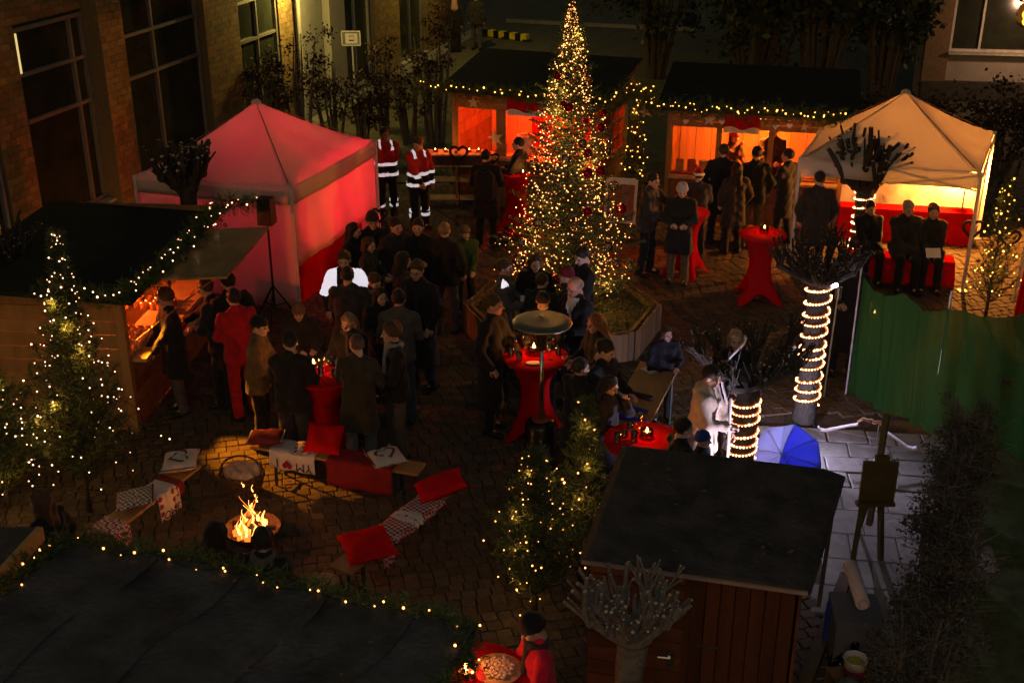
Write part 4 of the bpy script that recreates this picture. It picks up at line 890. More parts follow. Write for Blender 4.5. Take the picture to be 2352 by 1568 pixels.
def cone_field(prims, h, k=.03, pad=.06, wr=0., seed=0, cuts=(), ell=()):
    """smooth union of tapered capsules (a, b, ra, rb) and ellipsoids (c, r); cuts = (normal, d) keep n.p > d"""
    pts = np.array([p for a, b, ra, rb in prims for p in (np.array(a) - max(ra, rb), np.array(a) + max(ra, rb), np.array(b) - max(ra, rb), np.array(b) + max(ra, rb))] + [np.array(c_) + s_ * np.array(r_) for c_, r_ in ell for s_ in (-1, 1)])
    lo = pts.min(0) - pad; hi = pts.max(0) + pad; n = np.ceil((hi - lo) / h).astype(int) + 1
    ax = [lo[i] + np.arange(n[i]) * h for i in range(3)]; Fd = np.full(n, .25)
    def put(d, sl):
        f = Fd[sl]; q = np.clip(.5 + .5 * (f - d) / k, 0, 1); Fd[sl] = f * (1 - q) + d * q - k * q * (1 - q)
    def win(l_, h_):
        s_ = []
        for i in range(3): a = max(0, int((l_[i] - lo[i]) / h)); b = min(n[i], int((h_[i] - lo[i]) / h) + 2); s_.append(slice(a, b))
        return tuple(s_)
    for a, b, ra, rb in prims:
        a = np.array(a, float); b = np.array(b, float); m = max(ra, rb) + .09; sl = win(np.minimum(a, b) - m, np.maximum(a, b) + m)
        X, Y, Z = np.meshgrid(ax[0][sl[0]], ax[1][sl[1]], ax[2][sl[2]], indexing='ij', sparse=True); d = b - a; L2 = max((d * d).sum(), 1e-9)
        t = np.clip(((X - a[0]) * d[0] + (Y - a[1]) * d[1] + (Z - a[2]) * d[2]) / L2, 0, 1)
        put(np.sqrt((X - a[0] - t * d[0]) ** 2 + (Y - a[1] - t * d[1]) ** 2 + (Z - a[2] - t * d[2]) ** 2) - (ra + (rb - ra) * t), sl)
    for c_, r_ in ell:
        c_ = np.array(c_, float); r_ = np.array(r_, float); sl = win(c_ - r_ - .08, c_ + r_ + .08)
        X, Y, Z = np.meshgrid(ax[0][sl[0]], ax[1][sl[1]], ax[2][sl[2]], indexing='ij', sparse=True)
        put((np.sqrt(((X - c_[0]) / r_[0]) ** 2 + ((Y - c_[1]) / r_[1]) ** 2 + ((Z - c_[2]) / r_[2]) ** 2) - 1) * r_.min(), sl)
    X, Y, Z = np.meshgrid(*ax, indexing='ij', sparse=True)
    if wr:
        s1 = seed * 1.7; Fd = Fd + wr * (np.sin(Z * 34 + 5 * np.sin(X * 9 + s1) + 4 * np.sin(Y * 11 + s1)) * .6 + np.sin(X * 41 + Z * 13 + s1) * np.sin(Y * 37 - Z * 17) * .7)
    for nv, d in cuts: Fd = np.maximum(Fd, d - (X * nv[0] + Y * nv[1] + Z * nv[2]))
    return Fd, lo, h, (X, Y, Z)
def sdf_mesh(prims, h, **kw):
    Fd, lo, h, _ = cone_field(prims, h, **kw); return nets(Fd, lo, h)
# ---- head and hair templates (face looks to -y, origin mid head)
def head_tmpl():
    pr = [((0, -.094, .012), (0, -.116, -.026), .008, .0135), ((-.034, -.086, .027), (.034, -.086, .027), .011, .011), ((-.018, -.094, -.060), (.018, -.094, -.060), .0075, .0075), ((0, .018, -.05), (0, .02, -.115), .052, .054),
          ((-.05, -.06, -.015), (-.045, -.075, -.03), .02, .018), ((.05, -.06, -.015), (.045, -.075, -.03), .02, .018)]
    el = [((0, .015, .03), (.077, .097, .092)), ((0, -.022, -.03), (.063, .076, .086)), ((0, -.062, -.088), (.034, .034, .028)), ((-.078, .012, -.008), (.012, .02, .032)), ((.078, .012, -.008), (.012, .02, .032))]
    Fd, lo, h, (X, Y, Z) = cone_field(pr, .0066, k=.014, ell=el, pad=.03)
    for s_ in (-1, 1): Fd = np.maximum(Fd, .016 - np.sqrt((X - s_ * .031) ** 2 + (Y + .104) ** 2 + (Z - .008) ** 2))
    V, Fs = nets(Fd, lo, h); c = V[Fs].mean(1); mi = np.zeros(len(Fs), int)
    mi[(np.abs(c[:, 2] + .060) < .009) & (np.abs(c[:, 0]) < .024) & (c[:, 1] < -.085)] = 2
    mb = MB()
    for s_ in (-1, 1): mb.sph((s_ * .031, -.083, .008), .0135, 8, 6)
    k = len(V); V = np.concatenate([V, np.array(mb.v)]); F2 = [tuple(f) for f in Fs.tolist()] + [tuple(i + k for i in f) for f in mb.f]
    return V, F2, list(mi) + [1] * len(mb.f)
HEAD = head_tmpl()
def hair_tmpl(style):
    skull = [((0, .018, .036), (.087, .108, .098))]; hc = [((0, 1, .9), -.024)]; pr = [((0, 0, .05), (0, .02, .05), .03, .03)]; wr = .004
    if style == 'short': pass
    elif style == 'curly': skull = [((0, .02, .042), (.100, .118, .108))]; wr = .011; hc = [((0, 1, .75), -.026)]
    elif style == 'ring': skull = [((0, .018, .0), (.087, .106, .075))]; hc = [((0, 1, .5), -.012), ((0, 0, -1), -.035)]
    elif style == 'long':
        pr += [((s_ * .062, .025, .03), (s_ * .080, .02, -.24), .046, .036) for s_ in (-1, 1)] + [((s_ * .035, .075, .0), (s_ * .05, .085, -.27), .055, .045) for s_ in (-1, 1)]; hc = [((0, 1, .42), -.035)]; wr = .007
    elif style == 'bob': pr += [((s_ * .064, .02, .02), (s_ * .074, .015, -.10), .042, .036) for s_ in (-1, 1)] + [((0, .07, .0), (0, .07, -.10), .07, .06)]; hc = [((0, 1, .42), -.034)]; wr = .006
    elif style == 'beanie': skull = [((0, .010, .055), (.094, .114, .108))]; pr = [((0, 0, .08), (0, 0, .10), .05, .05)] + [((.082 * math.cos(a), .012 + .100 * math.sin(a), .030 + .022 * math.sin(a) * -1), (.082 * math.cos(a + .4), .012 + .100 * math.sin(a + .4), .030 - .022 * math.sin(a + .4)), .017, .017) for a in np.arange(0, 6.3, .4)]; hc = [((0, .2, 1), .012)]; wr = .002
    elif style == 'cap': skull = [((0, .012, .05), (.090, .110, .088))]; hc = [((0, .1, 1), .028)]; pr = [((0, 0, .06), (0, .02, .06), .03, .03)] + [((x, -.09, .036), (x * .8, -.158, .028), .010, .008) for x in np.linspace(-.055, .055, 6)]; wr = 0
    elif style == 'santa': skull = [((0, .01, .06), (.086, .106, .09))]; pr = [((0, .01, .1), (.06, .10, .20), .06, .02), ((.06, .10, .20), (.10, .14, .12), .02, .018)]; hc = [((0, .1, 1), .04)]
    elif style == 'santarim': skull = [((0, 0, .035), (.02, .02, .02))]; pr = [((.084 * math.cos(a), .012 + .104 * math.sin(a), .035), (.084 * math.cos(a + .4), .012 + .104 * math.sin(a + .4), .035), .022, .022) for a in np.arange(0, 6.3, .4)]; hc = []
    elif style == 'scarfhead': skull = [((0, .012, .02), (.096, .115, .118))]; pr += [((0, .03, -.05), (0, .03, -.2), .10, .13)]; hc = [((0, 1, .12), -.062)]
    elif style == 'hoodup': skull = [((0, .02, .03), (.108, .125, .125))]; pr += [((0, .04, -.05), (0, .05, -.18), .10, .12)]; hc = [((0, 1, .1), -.062)]; wr = .006
    V, Fs = sdf_mesh(pr, .0105, k=.02, ell=skull, cuts=hc, wr=wr, pad=.03); return V, Fs.tolist()
HAIR = {}
mEye = M('eye', (.03, .025, .02), .3, .1); mLip = M('lips', (.42, .16, .13), .6, .1)
def skinm(t=0): return (M('skin_light', (.52, .33, .24), .55, .12, 20), M('skin_ruddy', (.50, .28, .20), .55, .12, 20), M('skin_brown', (.20, .11, .07), .55, .12, 20))[t]
def clothm(c, rough=.85):
    return M('cloth_%d_%d_%d' % tuple(int(x * 999) for x in c), c, rough, .25, 9, .35, 120, sheen=.12)
def ik(s, h, L1, L2, pole):
    s = np.array(s, float); h = np.array(h, float); d = h - s; D = np.linalg.norm(d)
    if D > (L1 + L2) * .995: h = s + d / D * (L1 + L2) * .995; d = h - s; D = np.linalg.norm(d)
    a = (L1 ** 2 - L2 ** 2 + D * D) / (2 * D); q = math.sqrt(max(L1 ** 2 - a * a, 0)); u = d / D; p = np.array(pole, float); p -= u * p.dot(u); p /= np.linalg.norm(p) + 1e-9
    return s + u * a + p * q, h
def hand_geo(mb, w_, d, up_, sgn, curl=.5):
    """palm, four unequal bent fingers, thumb from the side of the palm. d: along the hand, up_: back of the hand"""
    d = Vector(d).normalized(); u = Vector(up_); u = (u - d * u.dot(d)).normalized(); x = d.cross(u) * sgn; w_ = Vector(w_)
    Tm = Matrix((x, d, u)).transposed().to_4x4(); Tm.translation = w_ + d * .045; mb.sph((0, 0, 0), (.041, .056, .019), 10, 8, T=None) if False else mb.add(*sph_vf((.041, .056, .019)), Tm)
    for i, (ox, L_) in enumerate(((-.028, .066), (-.010, .076), (.009, .071), (.026, .055))):
        p = w_ + d * .088 + x * ox; a = 0.; pts = [p - d * .02]; dirv = d.copy()
        for k, f in enumerate((.42, .32, .26)):
            a += curl * (.45 + .25 * k); dirv = d * math.cos(a) - u * math.sin(a); p = p + dirv * L_ * f; pts.append(p.copy())
        mb.tube([w_ + d * .07 + x * ox * .8] + pts[1:], [.0098, .0092, .0085, .0068], 6)
    p0 = w_ + d * .022 - x * .030; p1 = p0 - x * .026 + d * .022 - u * .008; p2 = p1 + d * .028 - u * .010 * (1 + curl) + x * .004 * curl; mb.tube([p0, p1, p2, p2 + d * .018 + x * .008 * curl - u * .006], [.014, .0115, .0095, .007], 6)
def sph_vf(r):
    m = MB(); m.sph((0, 0, 0), r, 10, 8); return m.v, m.f
ARM = {'down': (.27, -.04, .80), 'cup': (.10, -.30, 1.14), 'pocket': (.235, -.10, .94), 'fold': (-.10, -.215, 1.17), 'phone': (.06, -.30, 1.22), 'mouth': (.04, -.21, 1.50), 'reach': (.16, -.52, 1.16), 'lap': (.09, -.30, .98), 'up': (.12, -.38, 1.40), 'back': (.2, .2, 1.0)}
PEOPLE = {}
def person(u, v, H, yaw, label, arms=('down', 'down'), top='jacket', tc=(.015, .015, .016), lc=(.02, .022, .03), hair=('short', (.03, .02, .012)), hat=None, skin=0, hy=0, hp=0, sit=False, seed=0, hood=False, scarf=None, glasses=False, mug=None, bands=None, lean=0., shoe=(.02, .018, .016), at=None, z0=0., collar=None, group=None, key=None, step=.0, dress=False):
    j_ = np.random.RandomState(seed * 13 + 5); hy = hy + j_.uniform(-20, 20); hp = hp + j_.uniform(-2, 12); lean = lean + j_.uniform(-.02, .09); yaw = yaw + j_.uniform(-10, 10); step = step + j_.uniform(-.06, .06)
    s = H / 1.75; dz = -.37 if sit else 0.; rs = np.random.RandomState(seed + 7)
    base = Vector(at) if at else P(u, v, (H - .37 * s if sit else H) + z0); base.z = z0
    T = Matrix.Translation(base) @ Matrix.Rotation(R(yaw), 4, 'Z') @ Matrix.Scale(s, 4)
    root = empty('person', base, label, 'person', group, R(yaw))
    def L(p):     # upper body lean about the pelvis
        p = np.array(p, float); p = p + np.array([0, 0, dz]); pv = np.array([0, 0, .95 + dz]); q = p - pv
        if p[2] > pv[2] or True:
            c_, s_ = math.cos(lean), math.sin(lean); q = np.array([q[0], q[1] * c_ - q[2] * s_, q[2] * c_ + q[1] * s_])
        return q + pv
    sw = rs.uniform(-.02, .02); legs = []
    for sg in (-1, 1):
        if sit: hip, kn, an = (sg * .095, .0, .56), (sg * .12, -.43, .53 + rs.uniform(-.02, .02)), (sg * .13, -.42 - rs.uniform(0, .06), .085)
        else:
            fy = step * sg + rs.uniform(-.03, .03); hip, kn, an = (sg * .09 + sw, 0, .93), (sg * .115 + sw * .5, -.03 + fy * .5, .50), (sg * .125, .015 + fy, .085)
        legs.append((hip, kn, an))
    sh = [L((sg * .185, .01, 1.415)) for sg in (-1, 1)]; armp = []
    for sg, s0, nm in zip((-1, 1), sh, arms):
        hx = ARM[nm] if isinstance(nm, str) else nm; tg = L((sg * hx[0], hx[1], hx[2]))
        el, hd = ik(s0, tg, .285, .255, (sg * .55, .35, -.7)); armp.append((s0, el, hd))
    # body: one continuous figure, head and hands included
    pr = [(L((sg * .06, 0, 1.0)), L((sg * .07, 0, 1.34)), .095, .095) for sg in (-1, 1)] + [(L((-.14, 0, 1.40)), L((.14, 0, 1.40)), .06, .06), (L((0, .01, 1.38)), L((0, .005, 1.54)), .062, .052), ((-.05, 0, .93 + dz), (.05, 0, .93 + dz), .105, .105)]
    for hip, kn, an in legs: pr += [(hip, kn, .080, .055), (kn, an, .052, .038), (an, (an[0], an[1] - .11, .045), .036, .030)]
    for s0, el, hd in armp: pr += [(s0, el, .046, .038), (el, hd, .037, .025)]
    V, Fs = sdf_mesh(pr, .024, k=.03); mb = MB(); mb.raw(V, Fs.tolist()); mb.mi = [0] * len(mb.f)
    hc = L((0, -.012, 1.632)); TH_ = Matrix.Translation(Vector(hc)) @ Matrix.Rotation(R(hy), 4, 'Z') @ Matrix.Rotation(R(hp) + lean * .5, 4, 'X')
    k0 = len(mb.f); mb.raw(HEAD[0], HEAD[1], TH_); mb.mi[k0:] = HEAD[2]
    for sg, (s0, el, hd), nm in zip((-1, 1), armp, arms):
        dv = Vector(hd - el); hand_geo(mb, hd - np.array(dv.normalized()) * .01, dv + Vector((0, -.06, 0)), Vector((sg * .5, 0.1, 1)) if nm not in ('down',) else Vector((sg, .1, .1)), sg, .3 if nm in ('down',) else .8)
    A = np.array(T); mb.v = [tuple(x) for x in np.array(mb.v) @ A[:3, :3].T + A[:3, 3]]
    mb.build('body', [skinm(skin), mEye, mLip], root, True)
    # trousers
    def put(name, V, Fs, mat, parent=root):
        return mk(name, V @ A[:3, :3].T + A[:3, 3], Fs.tolist() if hasattr(Fs, 'tolist') else Fs, mat, parent, True)
    pr = [((-.05, .005, .95 + dz), (.05, .005, .95 + dz), .118, .118)]
    for hip, kn, an in legs: pr += [(hip, kn, .098, .075), (kn, an, .074, .066), (an, (an[0], an[1], .07), .066, .066)]
    V, Fs = sdf_mesh(pr, .021, k=.02, wr=.008, seed=seed, cuts=[((0, 0, 1), .045)]); put('trousers', V, Fs, clothm(lc))
    for hip, kn, an in legs:
        V, Fs = sdf_mesh([((an[0], an[1] + .045, .05), (an[0] * 1.12, an[1] - .15, .035), .045, .040)], .015, cuts=[((0, 0, 1), .002)]); put('shoe', V, Fs, M('shoe_%d' % int(shoe[0] * 999), shoe, .45, .2))
    # jacket or coat
    hem = {'jacket': .80, 'coat': .56, 'long': .36, 'sweater': .88, 'parka': .66, 'dress': .07}[top]; bulk = {'jacket': .012, 'coat': .016, 'long': .016, 'sweater': .0, 'parka': .032, 'dress': .006}[top]
    hz = max(hem + dz, .40) if sit else hem
    pr = [(L((sg * .068, .0, 1.05)), L((sg * .080, .0, 1.34)), .112 + bulk, .108 + bulk) for sg in (-1, 1)] + [(L((-.12, .005, 1.39)), L((.12, .005, 1.39)), .075 + bulk * .6, .075 + bulk * .6), (L((0, .015, 1.40)), L((0, .01, 1.50)), .085, .075)] + [(L((sg * .03, .015, 1.485)), L((sg * .165, .01, 1.405)), .058, .060 + bulk * .5) for sg in (-1, 1)]
    fl = .03 if hem < .7 else .012
    if sit: pr += [((sg * .08, .0, .62), (sg * .10, -.02 - (.20 if hem < .8 else .08), .60), .14 + bulk, .125 + bulk) for sg in (-1, 1)]
    else: pr += [((sg * .066 + sw * .4, .0, 1.06), (sg * .085 + sw * .5, .0, hz - .02), .116 + bulk, .116 + bulk + fl) for sg in (-1, 1)]
    for s0, el, hd in armp:
        wv = hd + (el - hd) * .08; pr += [(s0, el, .064 + bulk * .7, .056 + bulk * .7), (el, wv, .056 + bulk * .6, .045 + bulk * .4)]
    if hood: pr += [(L((-.07, .10, 1.45)), L((.07, .10, 1.45)), .055, .055), (L((-.08, .06, 1.49)), L((-.05, -.05, 1.47)), .04, .03), (L((.08, .06, 1.49)), L((.05, -.05, 1.47)), .04, .03)]
    V, Fs = sdf_mesh(pr, .0195, k=.028, wr=.0095 if top != 'dress' else .005, seed=seed, cuts=[((0, 0, 1), hz)] if not sit else [((0, 0, 1), .44)])
    jk = put('jacket' if top in ('jacket', 'sweater', 'parka') else ('dress' if top == 'dress' else 'coat'), V, Fs, clothm(tc))
    def band(cond, mat, name, off=.006):
        c_ = V[Fs].mean(1); m = cond(c_ - np.array([0, 0, dz])); f = Fs[m]
        if not len(f): return
        a_, b_, c2 = V[f[:, 0]], V[f[:, 1]], V[f[:, 3]]; nrmv = nrm(np.cross(b_ - a_, c2 - a_)); uq, inv = np.unique(f.ravel(), return_inverse=True); N = np.zeros((len(uq), 3)); np.add.at(N, inv, np.repeat(nrmv, 4, 0)); N = nrm(N)
        put(name, V[uq] + N * off, inv.reshape(-1, 4), mat, jk)
    for bnd in (bands or []): band(*bnd)
    if collar: band(lambda c_: (c_[:, 2] > 1.20) & (c_[:, 1] < -.02) & (np.abs(c_[:, 0]) < .012 + .30 * (c_[:, 2] - 1.22)) & (c_[:, 2] < 1.50), clothm(collar), 'shirt_front', .006)
    # hair, hats, scarf, glasses
    def onhead(name, style, mat):
        if style not in HAIR: HAIR[style] = hair_tmpl(style)
        V_, F_2 = HAIR[style]; B = np.array(TH_); put(name, V_ @ B[:3, :3].T + B[:3, 3], F_2, mat)
    if hair: onhead('hair', hair[0], M('hair_%d_%d' % (int(hair[1][0] * 999), int(hair[1][1] * 999)), hair[1], .55, .4, 30, .5, 90, sheen=.1))
    if hat:
        onhead('hat', hat[0], clothm(hat[1]))
        if hat[0] == 'santa': onhead('hat_rim', 'santarim', mWhiteF)
    if scarf:
        ring = [(.088 * math.cos(a), .012 + .080 * math.sin(a), 1.490 - .018 * math.sin(a)) for a in np.arange(0, 6.4, .5)]
        V_, F_2 = sdf_mesh([(L(a), L(b), .032, .032) for a, b in zip(ring[:-1], ring[1:])] + [(L((.03, -.09, 1.48)), L((.06, -.16, 1.16)), .032, .028)], .016, k=.02, wr=.005); put('scarf', V_, F_2, clothm(scarf))
    if glasses:
        g = MB()
        for sg in (-1, 1): g.tube([TH_ @ Vector((sg * .031 + .022 * math.cos(a), -.112, .006 + .017 * math.sin(a))) for a in np.arange(0, 6.4, .7)], .0028, 4); g.tube([TH_ @ Vector((sg * .053, -.108, .01)), TH_ @ Vector((sg * .085, .0, .006))], .0025, 4)
        put('glasses', np.array(g.v), g.f, M('black_paint', (.015, .015, .015), .6))
    rec = dict(root=root, T=T, hands=[Vector(T @ Vector(h_)) for _, _, h_ in armp], head=Vector(T @ Vector(hc)), L=L, base=base)
    if mug:
        g = MB(); c_ = (rec['hands'][0] if arms[0] in ('cup', 'up') else rec['hands'][1]) + Vector((0, 0, .0)) + (T.to_3x3() @ Vector((0, -.085, .0))); g.lathe(c_ - Vector((0, 0, .045)), [(.030, 0), (.037, .01), (.039, .10), (.035, .10), (.032, .015), (.001, .012)], 12); g.build('drinking_mug', SHINY('mug_glaze', (.5, .12, .05), .2, .25), None, True, mug, 'mug')
    if key: PEOPLE[key] = rec
    return rec
BK = (.012, .012, .013); CH = (.028, .027, .028); NV = (.012, .016, .03); OL = (.035, .032, .018); BR_ = (.045, .03, .018); GY = (.11, .105, .10); JN = (.035, .05, .075); DKJ = (.015, .018, .026)
dkh = (.018, .013, .009); brh = (.06, .035, .018); blh = (.30, .19, .09); gyh = (.25, .24, .23); rdh = (.25, .10, .035)
RT_ = RETRO()
hv = [(lambda c: (c[:, 2] > 1.12) & (np.abs(c[:, 0]) < .5), clothm((.50, .02, .015)), 'red_yoke', .003),
      (lambda c: (np.abs(c[:, 2] - 1.09) < .030), RT_, 'reflective_strip', .009), (lambda c: (np.abs(c[:, 2] - .90) < .030), RT_, 'reflective_strip', .009),
      (lambda c: (np.abs(np.abs(c[:, 0]) - .105) < .024) & (c[:, 2] > 1.38) & (c[:, 1] < .06), RT_, 'reflective_strip', .009)]
def ankle_bands(rec):
    T = rec['T']
    for x in (-.125, .125):
        for z in (.26, .36):
            mb = MB(T); mb.lathe((x * .98, .0, z), [(.083, 0), (.082, .055), (.078, .055), (.079, 0)], 16, sy=1.0); mb.build('reflective_strip', RT_, rec['root'])
    return rec
# --- far driveway
person(1043, -3, 1.68, 185, 'person in a long black dress and pale pink headscarf on the far driveway', top='dress', tc=(.008, .008, .009), hair=None, hat=('scarfhead', (.45, .26, .22)), seed=1)
person(1093, -14, 1.78, 160, 'person in a dark jacket and jeans beside the headscarf wearer on the driveway', tc=CH, lc=(.06, .06, .055), hair=('short', dkh), seed=2)
# --- paramedics
ankle_bands(person(882, 292, 1.80, 15, 'paramedic in red and black jacket with reflective strips, hand raised to face', arms=('pocket', 'mouth'), tc=BK, lc=BK, skin=2, bands=hv, seed=3))
ankle_bands(person(958, 315, 1.76, 35, 'paramedic in red and black jacket with reflective strips, looking down beside the fence', arms=('lap', 'down'), tc=BK, lc=BK, hair=('short', brh), hy=-50, hp=18, bands=hv, seed=4, skin=1))
# --- crowd left of the tall tree
person(806, 512, 1.66, 60, 'woman with long dark hair against the red wall of the tent', ('pocket', 'cup'), 'coat', BK, DKJ, ('long', dkh), seed=5)
person(852, 487, 1.78, 20, 'man in a dark beanie right of the red tent wall', ('cup', 'pocket'), tc=BK, lc=BK, hair=None, hat=('beanie', (.02, .02, .02)), seed=6, glasses=True)
person(838, 545, 1.60, 70, 'woman with brown bob in front of the man in the dark beanie', ('cup', 'cup'), tc=OL, lc=BK, hair=('bob', brh), seed=7)
person(905, 500, 1.74, 40, 'person with dark short hair standing below the first paramedic', ('pocket', 'pocket'), 'coat', CH, BK, ('short', dkh), seed=8)
person(924, 582, 1.58, 120, 'person in an olive hooded coat near the middle of the crowd', ('cup', 'cup'), 'parka', OL, BK, None, ('hoodup', (.035, .03, .018)), seed=9)
person(960, 503, 1.76, -20, 'dark haired man standing below the second paramedic', ('fold', 'fold'), tc=BK, lc=BK, hair=('short', dkh), seed=10)
person(1020, 512, 1.74, 170, 'person with fair grey hair in the crowd by the tree planter path', ('pocket', 'down'), 'jacket', BK, JN, ('short', (.22, .15, .10)), seed=11, step=.04)
person(1067, 520, 1.45, 20, 'child in a green jacket and striped beanie carried at the edge of the crowd', ('lap', 'lap'), tc=(.05, .08, .02), lc=DKJ, hair=None, hat=('beanie', (.14, .09, .05)), seed=12)
person(790, 577, 1.78, 5, 'person in a jacket with blazing white reflective shoulders', ('pocket', 'pocket'), 'jacket', CH, BK, ('short', brh), bands=[(lambda c: (c[:, 2] > 1.13) & (np.abs(c[:, 0]) > .10), RT_, 'reflective_panel', .006)], seed=13)
person(797, 614, 1.76, 178, 'man seen from behind as a dark silhouette before the white reflective jacket', ('phone', 'phone'), 'coat', (.03, .03, .036), BK, ('short', dkh), seed=14)
person(962, 597, 1.86, -35, 'tall man with glasses in a black coat in the middle of the yard', ('pocket', 'pocket'), 'long', BK, BK, ('short', brh), glasses=True, hp=10, seed=15)
person(850, 626, 1.62, 60, 'person in a grey scarf with head bowed in the crowd', ('cup', 'cup'), tc=OL, lc=BK, hair=('short', brh), scarf=(.16, .15, .14), hp=15, seed=16)
person(873, 660, 1.60, 10, 'smiling woman with dark curly hair facing the camera', ('cup', 'cup'), 'coat', BK, BK, ('long', dkh), seed=17, mug='mug held by the smiling dark haired woman')
person(912, 672, 1.80, 172, 'man seen from behind in a grey knitted jumper', ('cup', 'cup'), 'sweater', (.085, .075, .065), JN, ('short', dkh), seed=18, lean=.15)
# --- table beside the bench
person(684, 699, 1.52, 25, 'person in a brown knitted beanie behind the candle lit table', ('cup', 'cup'), 'parka', (.025, .02, .018), BK, None, ('beanie', (.17, .09, .05)), hp=12, seed=19)
person(799, 721, 1.64, -15, 'woman with long blonde hair and glasses behind the candle lit table', ('cup', 'cup'), tc=BK, lc=BK, hair=('long', (.28, .17, .09)), glasses=True, hp=12, scarf=(.04, .04, .04), seed=20, mug='mug held by the blonde woman with glasses')
person(816, 774, 1.72, 165, 'man in a dark olive coat and jeans with his back to the bench', ('cup', 'cup'), 'coat', OL, (.08, .11, .14), ('short', (.10, .06, .04)), hy=50, glasses=True, seed=21)
person(906, 742, 1.74, -70, 'man in a black jacket with striped scarf at the right of the candle lit table', ('down', 'cup'), 'jacket', BK, (.085, .075, .06), ('curly', brh), scarf=(.30, .27, .24), seed=22, shoe=(.03, .03, .03), mug='mug held by the man with the striped scarf')
person(660, 770, 1.74, 175, 'man in a short black jacket seen from behind at the candle lit table', ('cup', 'cup'), 'jacket', BK, (.03, .035, .045), ('short', dkh), hy=40, seed=23)
person(580, 727, 1.74, 85, 'man in a dark cap and mustard brown jacket left of the candle lit table', ('cup', 'cup'), 'jacket', (.13, .085, .03), BK, ('short', dkh), ('cap', (.01, .01, .01)), seed=24, step=.05, mug='mug held by the man in the mustard brown jacket')
# --- customers of the left hut
person(539, 667, 1.76, -135, 'man in a bright red overall waiting at the left hut', ('down', 'cup'), 'jacket', (.42, .008, .016), (.42, .008, .016), ('short', dkh), seed=25)
person(492, 640, 1.78, -95, 'person in dark blue leaning to the counter of the left hut', ('reach', 'cup'), 'jacket', NV, BK, ('short', brh), seed=26, lean=.12)
person(384, 664, 1.72, -60, 'man with glasses in a black padded coat before the left hut counter', ('lap', 'lap'), 'coat', BK, (.10, .085, .07), ('curly', (.10, .05, .02)), glasses=True, hp=12, seed=27)
person(523, 628, 1.86, -140, 'tall dark figure under the raised flap of the left hut', ('pocket', 'pocket'), 'coat', BK, BK, ('short', dkh), seed=28)
# --- table by the patio heater
person(1131, 677, 1.86, 55, 'man in a long black coat left of the patio heater', ('pocket', 'lap'), 'long', BK, BK, ('short', brh), seed=29, skin=1)
person(1157, 597, 1.70, 70, 'person in a grey jacket with a bright shoulder flash left of the planter', ('cup', 'cup'), 'jacket', (.10, .095, .09), BK, ('short', brh), bands=[(lambda c: (c[:, 2] > 1.42) & (c[:, 0] < -.10) & (c[:, 1] < .0), RT_, 'reflective_patch', .006)], seed=30, key='grey')
person(1231, 582, 1.68, -10, 'woman with dark bob in front of the lowest tree branches', ('cup', 'cup'), 'jacket', BK, BK, ('bob', brh), hy=20, seed=31)
person(1338, 569, 1.82, -75, 'tall dark haired man right of the lowest tree branches', ('pocket', 'cup'), 'coat', BK, BK, ('short', dkh), hp=15, seed=32)
person(1306, 617, 1.60, -110, 'person in a dark red beanie before the tree planter', ('cup', 'cup'), 'jacket', CH, BK, None, ('beanie', (.16, .012, .02)), seed=33)
person(1330, 634, 1.82, -40, 'older grey haired man in a dark suit with white shirt', ('down', 'cup'), 'jacket', BK, BK, ('ring', gyh), collar=(.7, .68, .66), hp=18, seed=34, skin=1)
person(1248, 671, 1.76, -15, 'man with a red lit face bowed behind the patio heater hood', ('cup', 'cup'), 'jacket', BK, BK, ('short', dkh), hp=25, seed=35)
person(1243, 630, 1.62, 160, 'person with dark brown hair seen from behind before the planter', ('cup', 'cup'), 'jacket', (.02, .022, .015), BK, ('short', brh), seed=36)
person(1374, 722, 1.68, -75, 'woman with long reddish blonde hair right of the patio heater', ('cup', 'cup'), 'coat', BK, BK, ('long', rdh), hp=18, seed=37, skin=1, mug='mug held by the woman with reddish blonde hair')
person(1386, 780, 1.80, 50, 'man in a black jacket looking right beside the fir tip', ('pocket', 'cup'), 'jacket', BK, BK, ('short', dkh), hp=15, seed=38)
person(1330, 824, 1.66, 130, 'person with smooth dark hair seen from behind at the heater table', ('cup', 'cup'), 'coat', BK, BK, ('short', (.03, .028, .027)), seed=39)
person(1392, 862, 1.58, 60, 'person with glasses bowing the head behind the fir tip', ('cup', 'mouth'), 'coat', BK, BK, ('bob', dkh), glasses=True, hp=22, seed=40)
# --- archers
person(1530, 748, 1.34, 5, 'child in a navy jacket at the far end of the wooden table', ('down', 'cup'), 'jacket', (.012, .014, .022), BK, ('bob', (.05, .025, .015)), seed=41)
person(1692, 757, 1.70, -15, 'blonde person in a dark jacket behind the short rope lit tree', ('up', 'cup'), 'jacket', (.02, .02, .024), BK, ('bob', (.35, .24, .16)), seed=42, key='blonde')
person(1622, 838, 1.74, 75, 'person in a cream hooded parka beside the short rope lit tree', ('cup', 'lap'), 'parka', (.55, .44, .32), BK, ('short', dkh), hood=True, seed=43, key='parka')
person(1570, 962, 1.62, 95, 'dark haired person just behind the shed roof', ('cup', 'cup'), 'coat', BK, BK, ('short', dkh), seed=44)
person(1612, 992, 1.28, 60, 'child in a blue patterned bobble hat just behind the shed roof', ('down', 'down'), 'jacket', BK, BK, None, ('beanie', (.02, .06, .25)), seed=45)
person(1962, 584, 1.76, -25, 'man with glasses in a dark coat behind the edge of the green net', ('cup', 'down'), 'long', (.02, .02, .026), (.02, .02, .03), ('short', brh), glasses=True, seed=46)
